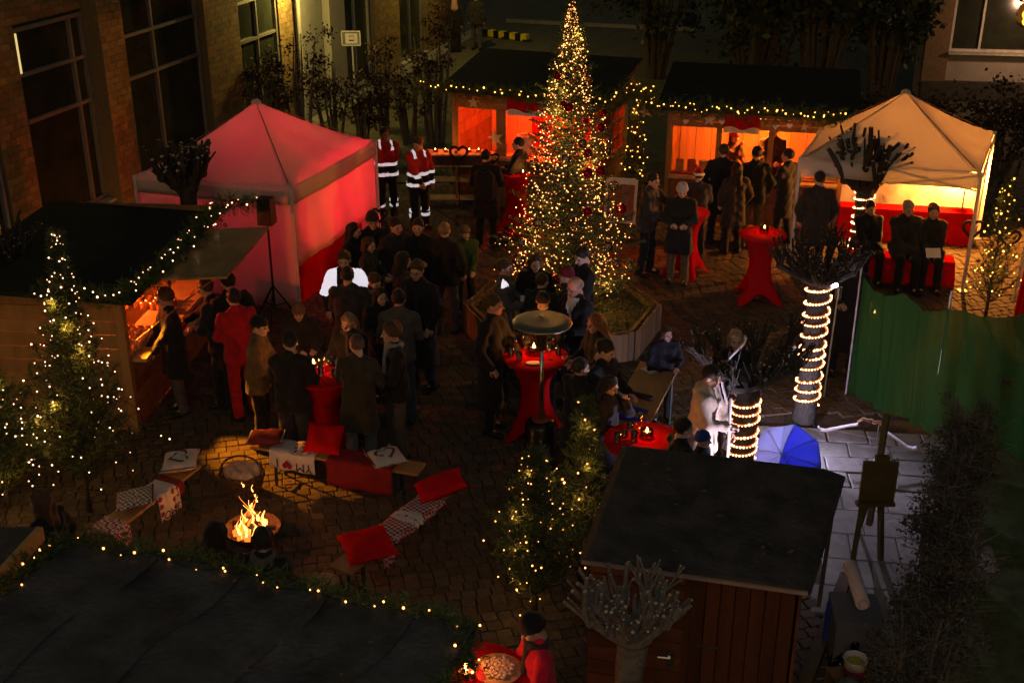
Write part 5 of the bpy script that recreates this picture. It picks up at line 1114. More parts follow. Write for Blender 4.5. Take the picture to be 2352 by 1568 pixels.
# --- seated in the orange tent
person(2001, 462, 1.68, 10, 'seated person partly behind the rope lit trunk in the orange tent', ('lap', 'lap'), 'coat', BK, BK, ('short', dkh), sit=True, seed=47)
person(2088, 461, 1.80, 5, 'seated white haired man in a dark coat in the middle of the orange tent', ('lap', 'lap'), 'coat', (.025, .022, .018), BK, ('short', (.35, .31, .25)), sit=True, seed=48, hp=8)
person(2147, 471, 1.72, 0, 'seated woman in a dark coat holding a paper in the orange tent', ('lap', 'lap'), 'coat', (.022, .02, .018), BK, ('curly', brh), sit=True, seed=49, key='paper')
# --- in front of the far right stall
person(1492, 397, 1.78, 70, 'man in a dark jacket holding a cup at the far table', ('cup', 'up'), 'jacket', CH, BK, ('short', dkh), seed=50, skin=1, mug='mug held by the man at the far table')
person(1568, 421, 1.72, -10, 'person in a white beanie and long dark coat at the far table', ('cup', 'cup'), 'coat', BK, (.10, .07, .04), None, ('beanie', (.45, .42, .40)), hp=20, seed=51)
person(1607, 392, 1.58, 175, 'person in a red hat with white rim before the far right stall', ('cup', 'cup'), 'jacket', CH, BK, ('short', brh), ('santa', (.40, .01, .015)), seed=52)
person(1663, 334, 1.82, 175, 'tall man from behind before the middle opening of the far right stall', ('pocket', 'pocket'), 'coat', BK, BK, ('short', brh), seed=53)
person(1694, 375, 1.64, 190, 'woman from behind with long hair before the middle opening of the far right stall', ('pocket', 'pocket'), 'coat', (.03, .022, .016), BK, ('long', dkh), seed=54)
person(1740, 338, 1.84, 178, 'broad man from behind with dark hair before the stall post', ('pocket', 'pocket'), 'jacket', BK, (.10, .075, .05), ('short', dkh), seed=55)
person(1817, 344, 1.76, -130, 'man in black turned left between the far right stall and the orange tent', ('pocket', 'cup'), 'coat', BK, BK, ('short', dkh), seed=56)
person(1885, 397, 1.80, 170, 'dark figure under the left edge of the orange tent', ('pocket', 'pocket'), 'coat', (.03, .025, .02), BK, ('short', dkh), seed=57)
q = TB @ Vector((1.9, .75, 0)); person(0, 0, 1.82, -10, 'stall keeper in a dark top behind the counter of the far right stall', ('reach', 'cup'), 'sweater', CH, BK, ('short', dkh), ('cap', (.35, .02, .02)), at=(q.x, q.y, 0), seed=58)
q = TB @ Vector((1.15, .7, 0)); person(0, 0, 1.66, 30, 'stall keeper in a red hat at the middle opening of the far right stall', ('mouth', 'cup'), 'sweater', BR_, BK, ('bob', brh), ('beanie', (.4, .02, .02)), at=(q.x, q.y, 0), seed=59)
# --- in front of the far left stall
r60 = person(1116, 346, 1.76, 165, 'person in black with a big backpack before the far left stall', ('cup', 'cup'), 'coat', BK, BK, ('short', dkh), seed=60, key='pack')
person(1191, 317, 1.74, -120, 'dark figure half hidden behind the left side of the tall tree', ('cup', 'cup'), 'coat', BK, BK, ('short', dkh), seed=61)
# --- foreground
person(1243, 1412, 1.60, -72, 'girl in a bright pink red jacket and black beanie at the bottom', ('cup', 'cup'), 'jacket', (.72, .008, .045), BK, None, ('beanie', (.012, .012, .013)), hood=False, scarf=(.05, .035, .03), seed=62, hp=20, key='girl')
person(100, 1128, 1.62, -95, 'person with long brown hair in profile beside the left edge hut', ('pocket', 'pocket'), 'coat', BK, BK, ('long', (.10, .05, .025)), seed=63)
person(598, 1222, 1.70, 178, 'seated person from behind with dark hair right in front of the fire bowl', ('lap', 'lap'), 'coat', (.018, .016, .015), BK, ('curly', (.03, .022, .016)), sit=True, scarf=(.13, .11, .10), seed=64, key='fire1')
person(488, 1210, 1.74, 170, 'seated person from behind left of the fire bowl in a dark round hood', ('lap', 'lap'), 'parka', (.02, .012, .01), BK, None, ('hoodup', (.022, .012, .009)), sit=True, seed=65, key='fire2')
# ================================================================== PROPS
mFlame = EM('candle_flame', (1, .50, .12), 22); mWax = M('wax', (.75, .35, .15), .5, .1); mGlassC = GL('clear_glass', (.95, .93, .9), .04, .5); mGlassR = GL('red_glass', (1, .25, .08), .08, .55)
def candle(p, label, power=3.2, s=1., group=None):
    p = Vector(p); r = empty('candle_jar', p, label, 'candle', group)
    mb = MB(); mb.lathe(p, [(.045 * s, 0), (.062 * s, .015 * s), (.064 * s, .085 * s), (.058 * s, .085 * s), (.056 * s, .02 * s), (.001, .018 * s)], 16); mb.build('jar', mGlassR, r, True)
    mb = MB(); mb.lathe(p + Vector((0, 0, .02 * s)), [(.052 * s, 0), (.052 * s, .028 * s), (.001, .03 * s)], 14); mb.build('wax', EM('glowing_wax', (1, .20, .025), 1.6), r)
    mb = MB(); mb.lathe(p + Vector((0, 0, .05 * s)), [(.003, 0), (.013 * s, .016 * s), (.010 * s, .032 * s), (.001, .062 * s)], 8); mb.build('flame', mFlame, r, True)
    light('candle_light', p + Vector((0, 0, .14 * s)), (1, .30, .05), power, .02, parent=r)
    return r
def glass(p, label, group, kind=0, s=1.):
    mb = MB(); p = Vector(p)
    if kind == 0: mb.lathe(p, [(.028, 0), (.034, .01), (.037, .11), (.033, .11), (.03, .015), (.001, .012)], 12); mb.tube([p + Vector((.036, 0, .09)), p + Vector((.06, 0, .075)), p + Vector((.06, 0, .045)), p + Vector((.035, 0, .03))], .005, 5)
    else: mb.lathe(p, [(.032, 0), (.004, .006), (.004, .08), (.030, .11), (.034, .15), (.028, .19), (.026, .19), (.031, .15), (.026, .11), (.001, .09)], 12)
    return mb.build('drinking_glass', mGlassC, None, True, label, 'glass', group)
def high_table(c, label, z=1.1, r=.36, rz=0, foot=.36, lit=''):
    c = Vector((c[0], c[1], 0)); root = empty('standing_table', c, label, 'table')
    mb = MB(); n = 48; prof = [(0, 0.), (.03, .1), (.12, .3), (.25, .52), (.42, .75), (.6, .9), (.8, .98), (1, 1)]
    vs = []; fs = []
    rows = 16
    for i in range(rows + 1):
        t = i / rows
        for k in range(n):
            a = 2 * PI * k / n + rz; lobe = abs(math.cos(2 * (a - rz))) ** 3
            rb = foot * (.62 + .55 * lobe); waist = .17 + .02 * lobe; rr = (rb + (waist - rb) * math.sin(min(1, t / .55) * PI / 2)) if t < .55 else waist + (r - waist) * ((t - .55) / .45) ** 2.2
            zz = z * t + (.0 if t > .01 else (1 - lobe) * .10)
            vs.append((c.x + rr * math.cos(a), c.y + rr * math.sin(a), zz + .01 + (1 - t) ** 3 * (1 - lobe) * .08))
    for i in range(rows):
        for k in range(n): a = i * n + k; b = i * n + (k + 1) % n; fs.append((a, b, b + n, a + n))
    mb.add(vs, fs); mb.build('stretch_cover', mRedC, root, True)
    mb = MB(); mb.lathe((c.x, c.y, z - .02), [(r - .01, -.01), (r + .003, .0), (r + .003, .022), (r - .012, .03), (.001, .031)], 40); mb.build('table_top', mRedD, root, True)
    mb = MB(); mb.tube([(c.x, c.y, .02), (c.x, c.y, z - .03)], .03, 8); mb.build('column', mSteel, root)
    return c
t1 = high_table(P(742, 862, 1.1), 'red covered standing table with candle among the group beside the bench', rz=.3)
t2 = high_table(P(1230, 818, 1.1), 'red covered standing table behind the patio heater', rz=.5, r=.40)
t3 = high_table(P(1752, 538, 1.1), 'red covered standing table alone in the open right of the tall tree', rz=.75, r=.37, foot=.40)
t4 = high_table(P(1580, 487, 1.1), 'red covered standing table before the far right stall', rz=.2)
t5 = high_table(P(1478, 1012, 1.1), 'red covered standing table just left behind the shed roof', rz=.2, r=.42)
t6 = high_table(P(1095, 1555, 1.1), 'red covered standing table at the bottom edge beside the girl', rz=.2, r=.42)
t7 = high_table(P(1186, 400, 1.1), 'small red table half hidden at the left of the tall tree', rz=.2, r=.26)
def on(t, dx, dy, z=1.115): return Vector((t.x + dx, t.y + dy, z))
candle(on(t1, -.13, .16), 'candle in a red jar on the table beside the bench', 7.0, 1.15)
candle(on(t2, -.02, .04), 'candle in a red jar on the table behind the patio heater', 8.0, 1.35)
candle(on(t3, .03, .05), 'candle in a jar on the lone red table', 4.0, 1.1)
candle(on(t5, .04, .05), 'candle in a jar on the red table behind the shed roof', 4.0, 1.1)
candle(on(t6, -.08, -.03), 'candle in a jar on the red table at the bottom edge', 5.0, 1.2)
candle(on(t4, .0, -.1), 'candle in a jar on the red table before the far right stall', 3.0)
candle(on(t7, .12, -.15), 'candle in a jar on the small table at the left of the tall tree', 3.0)
for k, (dx, dy) in enumerate([(-.05, .2), (.04, .12), (.12, .2), (.1, .02), (-.02, -.02), (.2, .08), (.16, -.1)]): glass(on(t1, dx, dy), 'empty drinking glass on the table beside the bench', 'glasses on the table beside the bench', k % 2)
for k, (dx, dy) in enumerate([(-.25, .1), (-.3, -.02), (-.15, .22), (.1, .25), (.22, .16), (.28, .02), (.17, -.12), (-.2, -.15), (0, .3)]): glass(on(t2, dx, dy), 'drinking glass on the table behind the patio heater', 'glasses on the heater table', (k + 1) % 2)
for k, (dx, dy) in enumerate([(-.1, -.02), (.0, .25), (-.12, .2), (-.22, -.15), (-.28, -.05)]): glass(on(t5, dx, dy), 'drinking glass on the table behind the shed roof', 'glasses on the shed table', k % 2)
mb = MB(); mb.lathe(on(t2, -.03, -.24), [(.001, 0), (.085, .005), (.09, .012), (.02, .016), (.001, .016)], 20, sy=.55); mb.build('saucer', mWhiteF, label='white oval saucer on the table behind the patio heater', cat='saucer')
mb = MB(); mb.lathe(on(t6, .16, .06), [(.001, 0), (.17, .0), (.19, .012), (.19, .02), (.1, .024), (.001, .024)], 28); pb_ = mb.build('wooden_board', M('round_board', (.45, .28, .14), .7, .2), label='round wooden board on the table beside the girl', cat='board')
V = []; mb = MB()
for k in range(46): a = k * 2.4; q = .13 * math.sqrt(k / 46); mb.sph(on(t6, .16 + q * math.cos(a), .06 + q * math.sin(a), 1.148), (.022, .018, .012), 6, 4)
mb.build('crumbly_cake', M('powdered_cake', (.55, .42, .32), .9, .4, 30), label='sugar dusted cake pieces on the round board beside the girl', cat='cake')
# papers and cards
def sheet(c, w_, h_, rot, label, name='paper_sheet', mat=None, T=None):
    T = T or (Matrix.Translation(c) @ Matrix.Rotation(rot, 4, 'Z')); mb = MB(T); mb.grid(lambda u, v: ((u - .5) * w_, (v - .5) * h_, .006 * math.sin(u * 4 + v * 3)), 6, 6, .002); return mb.build(name, mat or mWhiteF, label=label, cat='paper')
# ---------------------------------------------------------------- patio heater
hp_ = Vector((.34, 12.45, 0)); ht = empty('patio_heater', hp_, 'patio heater with wide steel hood before the red table', 'heater')
mb = MB(); mb.lathe(hp_, [(.24, 0), (.25, .03), (.21, .05), (.19, .08), (.19, .62), (.17, .66), (.06, .68)], 28); mb.build('tank_housing', M('dark_steel', (.05, .05, .05), .3, .1, metal=.8), ht, True)
mb = MB(); mb.lathe(hp_ + Vector((0, 0, .685)), [(.11, 0), (.11, .012), (.03, .014)], 24); mb.build('brass_ring', M('brass', (.6, .38, .1), .35, .1, metal=1.), ht)
mb = MB(); mb.tube([hp_ + Vector((0, 0, .68)), hp_ + Vector((0, 0, 1.62))], .026, 14); mb.build('pole', mSteel, ht, True)
mb = MB(); mb.lathe(hp_ + Vector((0, 0, 1.58)), [(.045, 0), (.06, .04), (.06, .16), (.085, .2), (.085, .30), (.04, .34)], 20); mb.build('burner', mSteel, ht, True)
mb = MB(); mb.lathe(hp_ + Vector((0, 0, 1.93)), [(.335, -.03), (.342, -.012), (.335, -.004), (.26, .03), (.21, .022), (.06, .050), (.03, .052), (.03, .038), (.2, .012), (.33, -.028)], 48); mb.build('hood', M('hood_steel', (.42, .34, .24), .42, .12, 8, metal=1.), ht, True)
mb = MB(); mb.sph(hp_ + Vector((0, 0, 1.99)), (.02, .02, .012), 8, 6); mb.build('wing_nut', mSteel, ht)
# ---------------------------------------------------------------- benches, cushions, blankets
mBench = M('bench_wood', (.42, .24, .09), .6, .2, 6, .2, 50, stretch=(1, .15, 1))
def bench(a, b, label, w_=.26, z=.46):
    a = Vector((a[0], a[1], z)); b = Vector((b[0], b[1], z)); d = (b - a).normalized(); n = Vector((-d.y, d.x, 0)); root = empty('bench', Vector(((a.x + b.x) / 2, (a.y + b.y) / 2, 0)), label, 'bench')
    mb = MB(); mb.bar(a, b, w_, .032); mb.build('seat', mBench, root)
    for t in (.14, .86):
        c = a.lerp(b, t)
        for s_ in (-1, 1): mb = MB(); mb.bar(c + n * s_ * w_ * .3 + Vector((0, 0, -.02)), c + n * s_ * w_ * .46 - Vector((0, 0, z - .005)), .03, .02); mb.build('leg', M('green_iron', (.03, .06, .04), .5), root)
        mb = MB(); mb.bar(c - n * w_ * .42 - Vector((0, 0, z * .7)), c + n * w_ * .42 - Vector((0, 0, z * .7)), .02, .02); mb.build('brace', M('green_iron'), root)
    return a, b, d, n
bA = bench(P(440, 1066, .46), P(232, 1222, .46), 'wooden bench with cushions at the left of the fire')
bB = bench(P(588, 1016, .46), P(968, 1078, .46), 'wooden bench with cushions and blankets behind the fire')
bC = bench(P(1012, 1128, .46), P(780, 1310, .46), 'wooden bench with red cushions at the right of the fire')
f1, f2 = PEOPLE['fire1']['base'], PEOPLE['fire2']['base']
bench((f2.x - .4, f2.y + .06), (f1.x + .5, f1.y + .03), 'wooden bench under the two people before the fire', z=.42)
def PATT(name, c1, c2, sx=22., kind='check'):
    if name in MATS: return MATS[name]
    m = M(name, c1, .9, .08, 8, .3, 90); n = m.node_tree.nodes; l = m.node_tree.links; b = n['Principled BSDF']; tc = n.new('ShaderNodeTexCoord')
    if kind == 'check': t = n.new('ShaderNodeTexChecker'); t.inputs['Scale'].default_value = sx; l.new(tc.outputs['Object'], t.inputs['Vector']); fac = t.outputs['Fac']
    else:
        t = n.new('ShaderNodeTexVoronoi'); t.inputs['Scale'].default_value = sx; t.inputs['Randomness'].default_value = .0; l.new(tc.outputs['Object'], t.inputs['Vector'])
        g = n.new('ShaderNodeMath'); g.operation = 'LESS_THAN'; g.inputs[1].default_value = .34; l.new(t.outputs['Distance'], g.inputs[0]); fac = g.outputs[0]
    mx = n.new('ShaderNodeMix'); mx.data_type = 'RGBA'; l.new(fac, mx.inputs['Factor']); mx.inputs[6].default_value = lin(c1); mx.inputs[7].default_value = lin(c2); l.new(mx.outputs[2], b.inputs['Base Color']); return m
mKnit = PATT('knit_check', (.62, .55, .50), (.20, .10, .09), 34); mKnitR = PATT('knit_red', (.60, .50, .46), (.33, .03, .04), 30); mCream = M('cream_knit', (.66, .58, .52), .9, .1, 10, .3, 90); mDots = PATT('dot_knit', (.66, .60, .55), (.33, .03, .04), 11, 'dot'); mMaroon = M('maroon_knit', (.20, .03, .03), .9, .2, 10, .3, 80)
def cushion(c, rz, label, mat, w_=.42, d_=.40, h_=.11, tilt=(0, 0), orn=None, edge=None):
    T = Matrix.Translation(c) @ Matrix.Rotation(rz, 4, 'Z') @ Matrix.Rotation(tilt[0], 4, 'X') @ Matrix.Rotation(tilt[1], 4, 'Y'); mb = MB(T); n = 12; vs = []; fs = []
    def pt(u, v, s_):
        x, y = 2 * u - 1, 2 * v - 1; e = max(0, (1 - x ** 4) * (1 - y ** 4)) ** .55; pin = 1 - .06 * (1 - abs(x) ** 2) * abs(y) ** 3 - .0
        return (x * w_ / 2 * (1 - .07 * (1 - y * y) * abs(x) ** 3), y * d_ / 2 * (1 - .07 * (1 - x * x) * abs(y) ** 3), s_ * h_ / 2 * e + .010 * math.sin(x * 5 + y * 3 + w_ * 40) * (1 - x * x) * (1 - y * y) + .006 * math.sin(x * 11 - y * 7) * (1 - x * x))
    for s_ in (1, -1):
        k = len(vs); vs += [pt(i / n, j / n, s_) for j in range(n + 1) for i in range(n + 1)]
        for j in range(n):
            for i in range(n): q = (k + j * (n + 1) + i, k + j * (n + 1) + i + 1, k + (j + 1) * (n + 1) + i + 1, k + (j + 1) * (n + 1) + i); fs.append(q if s_ > 0 else q[::-1])
    mb.add(vs, fs); o = mb.build('cushion', mat, None, True, label, 'cushion')
    if orn: 
        hp2 = heart(24, orn); hin = [(x * .72, y * .72 + .004) for x, y in hp2]; m2 = MB(T @ Matrix.Rotation(.2, 4, 'Z')); nn2 = len(hp2)
        zf = lambda p: h_ / 2 * (max(0, (1 - (2 * p[0] / w_) ** 4) * (1 - (2 * p[1] / d_) ** 4)) ** .55) + .007
        m2.add([(x, y, zf((x, y))) for x, y in hp2] + [(x, y, zf((x, y))) for x, y in hin], [(i, (i + 1) % nn2, (i + 1) % nn2 + nn2, i + nn2) for i in range(nn2)]); m2.build('heart_motif', M('motif_brown', (.16, .05, .045), .9, .1), o)
    if edge:
        for s_ in (-1, 1): m2 = MB(T); m2.tube([(s_ * w_ * .46, y * d_ / 2 * .93, .012) for y in np.linspace(-1, 1, 9)], .008, 5); m2.build('piping', edge, o)
    return o
za = .535
def along(bn, t, off=0): return bn[0].lerp(bn[1], t) + bn[3] * off
def A_(bn, extra=0): return math.atan2(bn[2].y, bn[2].x) + extra
c = along(bA, .12); cushion((c.x, c.y, .60), A_(bA, .5), 'cream cushion with brown heart, top end of the left bench', mCream, orn=.13, edge=M('motif_brown', (.16, .05, .045), .9, .1), tilt=(.1, .05))
c = along(bA, .64); cushion((c.x, c.y, .565), A_(bA, -.9), 'checked grey brown cushion in the middle of the left bench', mKnit, h_=.07, tilt=(.0, .12), edge=M('motif_brown'))
c = along(bB, .07); cushion((c.x, c.y, .56), A_(bB, .35), 'maroon cushion with pale edge at the left end of the rear bench', mMaroon, h_=.10, tilt=(-.12, 0), edge=mCream)
c = along(bB, .42, .03); cushion((c.x, c.y, .64), A_(bB, .2), 'bright red cushion propped on the rear bench', M('scarlet_fabric', (.62, .008, .012), .9, .1, 6, .2, 60, spec=.05), h_=.13, tilt=(.55, .1))
c = along(bB, .80, -.02); cushion((c.x, c.y, .56), A_(bB, .75), 'cream cushion with brown heart on the right half of the rear bench', mCream, orn=.13, w_=.40, d_=.38, edge=M('motif_brown'))
c = along(bC, .02, .02); cushion((c.x, c.y, .56), A_(bC, -.75), 'bright red cushion at the far end of the right bench', M('scarlet_fabric'), w_=.54, d_=.42, h_=.13, tilt=(0, .25))
c = along(bC, .78, .05); cushion((c.x, c.y, .56), A_(bC, .9), 'larger flat red cushion near the close end of the right bench', M('scarlet_fabric'), w_=.68, d_=.50, h_=.11, tilt=(.05, -.1))
def drape(bn, t0, t1, drop0, drop1, label, mat, name='blanket', z=.485, w_=.29, bands=None):
    """cloth lying over the bench and hanging down both sides"""
    a, b, d, n = bn; prof = [(-w_ / 2 - .025, -drop0), (-w_ / 2 - .02, -drop0 * .5), (-w_ / 2 - .008, -.01), (-w_ / 2 + .03, .005), (0, .004), (w_ / 2 - .03, .005), (w_ / 2 + .008, -.01), (w_ / 2 + .02, -drop1 * .5), (w_ / 2 + .025, -drop1)]
    mb = MB()
    def fn(u, v):
        k = v * (len(prof) - 1); i = min(int(k), len(prof) - 2); f = k - i; o_ = prof[i][0] * (1 - f) + prof[i + 1][0] * f; zz = prof[i][1] * (1 - f) + prof[i + 1][1] * f
        p = a.lerp(b, t0 + (t1 - t0) * u) + n * (o_ + .012 * math.sin(u * 16 + v * 3) * (1 if zz < -.02 else .1)); return (p.x, p.y, z + zz + .006 * math.sin(u * 13 + v * 7))
    mb.grid(fn, 18, 24, .005); return mb.build(name, mat, None, True, label, 'blanket')
drape(bA, .30, .52, .10, .30, 'white blanket with red dots and dark lettering on the left bench', mDots)
drape(bA, .24, .31, .06, .14, 'red knitted throw under the heart cushion of the left bench', mMaroon)
drape(bA, .84, 1.0, .12, .26, 'red and white checked throw at the near end of the left bench', mKnitR)
bl1 = drape(bB, .12, .40, .22, .06, 'white blanket lettered with a red heart hanging from the rear bench', M('white_blanket', (.70, .64, .60), .9, .06, 10, .25, 60))
drape(bB, .24, .36, .0, .06, 'cream dotted throw beside the scarlet cushion on the rear bench', mDots, z=.494)
drape(bB, .47, .86, .33, .05, 'long dark red cloth hanging from the rear bench', M('dark_red_cloth', (.26, .02, .02), .9, .15, 5, .2, 40))
drape(bC, .08, .60, .10, .06, 'red and white patterned runner along the right bench', mKnitR)
drape(bC, .30, .42, .11, .07, 'white band with red dots across the right bench runner', mDots, z=.491)
drape(bC, .62, .72, .2, .25, 'end of the patterned runner hanging off the right bench', mKnitR)
# lettering on the hanging blankets (the cloth hangs inside out, so the words are upside down)
def lettering(txt, T, size, mat, parent, flip=True):
    cu = bpy.data.curves.new('lettering', 'FONT'); cu.body = txt; cu.size = size; cu.extrude = .001; cu.align_x = 'LEFT'
    tmp = bpy.data.objects.new('tmp', cu); COL.objects.link(tmp); dg = bpy.context.evaluated_depsgraph_get(); me = tmp.evaluated_get(dg).to_mesh(); V = np.array([v.co[:] for v in me.vertices]); Fs = [tuple(p.vertices) for p in me.polygons]; tmp.evaluated_get(dg).to_mesh_clear(); bpy.data.objects.remove(tmp)
    if flip: V[:, 1] = size * .72 - V[:, 1]
    mb = MB(T); mb.add(V.tolist(), Fs); return mb.build('lettering', mat, parent)
a, b, d, n = bB; front = -n if n.y > 0 else n
def face_T(p, d, out, z): m = Matrix((d, Vector((0, 0, 1)), out)).transposed().to_4x4(); m.translation = Vector((p.x, p.y, z)); return m
mInk = M('dark_ink', (.05, .045, .06), .8)
p0 = a.lerp(b, .165) + front * .185; lettering('I', face_T(p0, d, front, .29), .16, mInk, bl1)
p0 = a.lerp(b, .235) + front * .185; mb = MB(); mb.prism([(x, -y) for x, y in heart(20, .062)], face_T(p0, d, front, .345), .003); mb.build('heart_print', M('red_ink', (.35, .02, .03), .8), bl1)
p0 = a.lerp(b, .285) + front * .185; lettering('MY', face_T(p0, d, front, .275), .155, mInk, bl1)
a, b, d, n = bA; out = n if n.x > 0 else -n; dl = -d
p0 = a.lerp(b, .50) + out * .186; lettering('OME', face_T(p0, dl, out, .20), .13, mInk, bpy.data.objects['blanket'])
# ---------------------------------------------------------------- fire bowl
fb = P(583, 1240, .12); fb = Vector((fb.x, fb.y, 0)); FB = empty('fire_bowl', fb, 'iron fire bowl with burning logs in front of the benches', 'fire bowl')
mIron = M('rusty_iron', (.10, .05, .03), .7, .35, 14, .4, 60)
mb = MB(); mb.lathe(fb + Vector((0, 0, .10)), [(.02, .0), (.14, .02), (.23, .08), (.285, .17), (.30, .19), (.29, .19), (.275, .165), (.22, .09), (.13, .035), (.001, .03)], 40); mb.build('bowl', mIron, FB, True)
for k in range(3): a = k * 2.094 + .3; mb = MB(); mb.tube([fb + Vector((.2 * math.cos(a), .2 * math.sin(a), .15)), fb + Vector((.24 * math.cos(a), .24 * math.sin(a), .0))], .014, 6); mb.build('leg', mIron, FB)
mLog = M('charred_log', (.05, .03, .02), .9, .5, 12, .6, 30)
for k, (az, el, L_, r_, ox, oy) in enumerate([(.4, .95, .36, .035, -.05, .0), (2.6, .9, .36, .036, .06, .02), (4.4, 1.0, .34, .033, .0, .08), (1.6, .85, .34, .03, .03, -.09), (5.6, .3, .32, .032, -.1, .03), (3.5, .25, .30, .03, .1, -.03)]):
    dvv = Vector((math.cos(az) * math.cos(el), math.sin(az) * math.cos(el), math.sin(el))); c = fb + Vector((ox, oy, .30)); mb = MB(); mb.tube([c - dvv * L_ * .5, c, c + dvv * L_ * .5], [r_, r_ * .95, r_ * .85], 7); mb.build('log', mLog, None, label='charred log burning in the fire bowl', cat='log', group='logs in the fire bowl')
mb = MB(); rs = np.random.RandomState(4)
for k in range(60): a = rs.uniform(0, 6.3); q = .2 * math.sqrt(rs.uniform()); mb.box(fb + Vector((q * math.cos(a), q * math.sin(a), .155 + .10 * (q / .2) ** 2)), tuple(rs.uniform(.02, .045, 3)), a)
mb.build('embers', EM('ember_glow', (1, .16, .02), 2.2), FB); bpy.data.objects['embers']['kind'] = 'stuff'
def flame(p, h, w_, seed, mat):
    rs = np.random.RandomState(seed); mb = MB(); n = 9; vs = []; fs = []; ph = rs.uniform(0, 6); pts = []; rad = []
    for i in range(n + 1):
        t = i / n; pts.append((p[0] + .05 * h / .3 * math.sin(t * 5 + ph) * t, p[1] + .03 * math.cos(t * 4 + ph) * t, p[2] + h * t)); rad.append(max(.002, w_ * (math.sin(PI * min(1, t * .9 + .18)) ** 1.1) * (1 - t) ** .55 * (1 + .35 * math.sin(t * 17 + ph))))
    mb.tube(pts, rad, 7); return mb.build('flame', mat, FB, True)
mF1 = FLM('fire_core', (1, .40, .08), 6, .9); mF2 = FLM('fire_edge', (1, .20, .02), 3, .75)
for k in range(26):
    a = rs.uniform(0, 6.3); q = .15 * math.sqrt(rs.uniform()); flame((fb.x + q * math.cos(a), fb.y + q * math.sin(a), .20 + rs.uniform(0, .05)), rs.uniform(.16, .34) * (1.35 if q < .07 else .8), rs.uniform(.016, .032), k, mF1 if k % 2 else mF2)
for k in range(5): flame((fb.x + rs.uniform(-.08, .1), fb.y + .02, .52 + .06 * k), rs.uniform(.04, .09), rs.uniform(.006, .013), 30 + k, mF1)
light('fire_light', fb + Vector((0, 0, .46)), (1, .30, .05), 19, .12, parent=FB)
# wicker basket with a pale blanket
bk = P(560, 1130); BKT = empty('wicker_basket', Vector((bk.x, bk.y, 0)), 'wicker basket lined with a pale blanket beside the fire', 'basket')
mWick = M('wicker', (.10, .06, .03), .8, .4, 30, .8, 60)
mb = MB()
for i in range(9): mb.tube([(bk.x + (.19 + .008 * i) * math.cos(a), bk.y + (.16 + .006 * i) * math.sin(a), .02 + .03 * i + .006 * math.sin(a * 12 + i * PI)) for a in np.linspace(0, 2 * PI, 40)], .013, 5)
mb.build('weave', mWick, BKT)
mb = MB(); mb.tube([(bk.x + .25 * math.cos(t), bk.y, .26 + .22 * math.sin(t)) for t in np.linspace(0, PI, 14)], .012, 6); mb.build('handle', mWick, BKT)
V_, F_2 = sdf_mesh([((-.13, 0, .25), (.13, .02, .27), .09, .09), ((-.05, -.11, .27), (.10, -.10, .24), .06, .07), ((.0, .09, .30), (-.12, .06, .28), .06, .05)], .02, k=.04, wr=.014); mk('blanket', V_ + np.array([bk.x, bk.y, .02]), F_2.tolist(), M('oat_blanket', (.42, .36, .28), .95, .25, 12, .4, 50), None, True, 'crumpled pale blanket in the wicker basket', 'blanket')
mb = MB(); q = P(742, 1342); mb.lathe((q.x, q.y, 0.), [(.16, 0), (.17, .03), (.13, .045), (.001, .05)], 24); mb.build('stone_bowl', M('pale_stone', (.25, .22, .17), .9, .2), label='flat pale stone on the ground beyond the foreground garland', cat='stone')
# ---------------------------------------------------------------- loudspeaker on tripod
sp0 = P(634, 742); SPK = empty('speaker_stand', Vector((sp0.x, sp0.y, 0)), 'black tripod stand beside the red tent', 'stand')
mb = MB(); mb.tube([(sp0.x, sp0.y, .25), (sp0.x, sp0.y, 1.62)], .018, 8); mb.build('pole', mBlackM, SPK)
for k in range(3): a = k * 2.094 + .5; mb = MB(); mb.tube([(sp0.x, sp0.y, .62), (sp0.x + .38 * math.cos(a), sp0.y + .38 * math.sin(a), .01)], .014, 6); mb.tube([(sp0.x, sp0.y, .28), (sp0.x + .2 * math.cos(a), sp0.y + .2 * math.sin(a), .32)], .009, 5); mb.build('leg', mBlackM, SPK)
mb = MB(); mb.box((sp0.x, sp0.y, 1.80), (.22, .22, .40), -.2, taper=.92); mb.m = 1; mb.box((sp0.x - .02, sp0.y - .111, 1.80), (.17, .012, .34), -.2); mb.build('loudspeaker', [M('black_plastic', (.012, .012, .012), .5), M('speaker_grille', (.02, .02, .02), .7, .3, 80)], label='black loudspeaker box on the tripod beside the red tent', cat='loudspeaker')
# ---------------------------------------------------------------- WC sign
ws = P(816, 235); WS = empty('wc_sign', Vector((ws.x, ws.y, 0)), 'white framed WC sign with arrow on a pole before the brick building', 'sign'); zc = 1.70; yb = ws.y
mb = MB(); mb.tube([(ws.x, yb, 0), (ws.x, yb, 1.55)], .022, 8); mb.build('pole', mMetalW, WS)
mb = MB(); mb.box((ws.x - .02, yb - .02, zc), (.46, .03, .36)); mb.build('panel', M('grey_green_panel', (.20, .22, .19), .6), WS)
mb = MB()
for dx, dz_, w_, h_ in ((0, .18, .50, .03), (0, -.18, .50, .03), (-.24, 0, .03, .33), (.24, 0, .03, .33)): mb.box((ws.x - .02 + dx, yb - .03, zc + dz_), (w_, .04, h_))
mb.build('frame', M('white_paint', (.75, .72, .66), .5, .05), WS)
mb = MB(); mb.box((ws.x - .01, yb - .04, zc - .005), (.32, .006, .26)); pp = mb.build('paper', M('notice_paper', (.8, .74, .76), .8, .04), WS)
Tt = Matrix.Translation((ws.x - .085, yb - .0455, zc + .02)) @ Matrix.Rotation(PI / 2, 4, 'X'); lettering('WC', Tt, .095, M('black_ink', (.02, .02, .02), .8), pp, False)
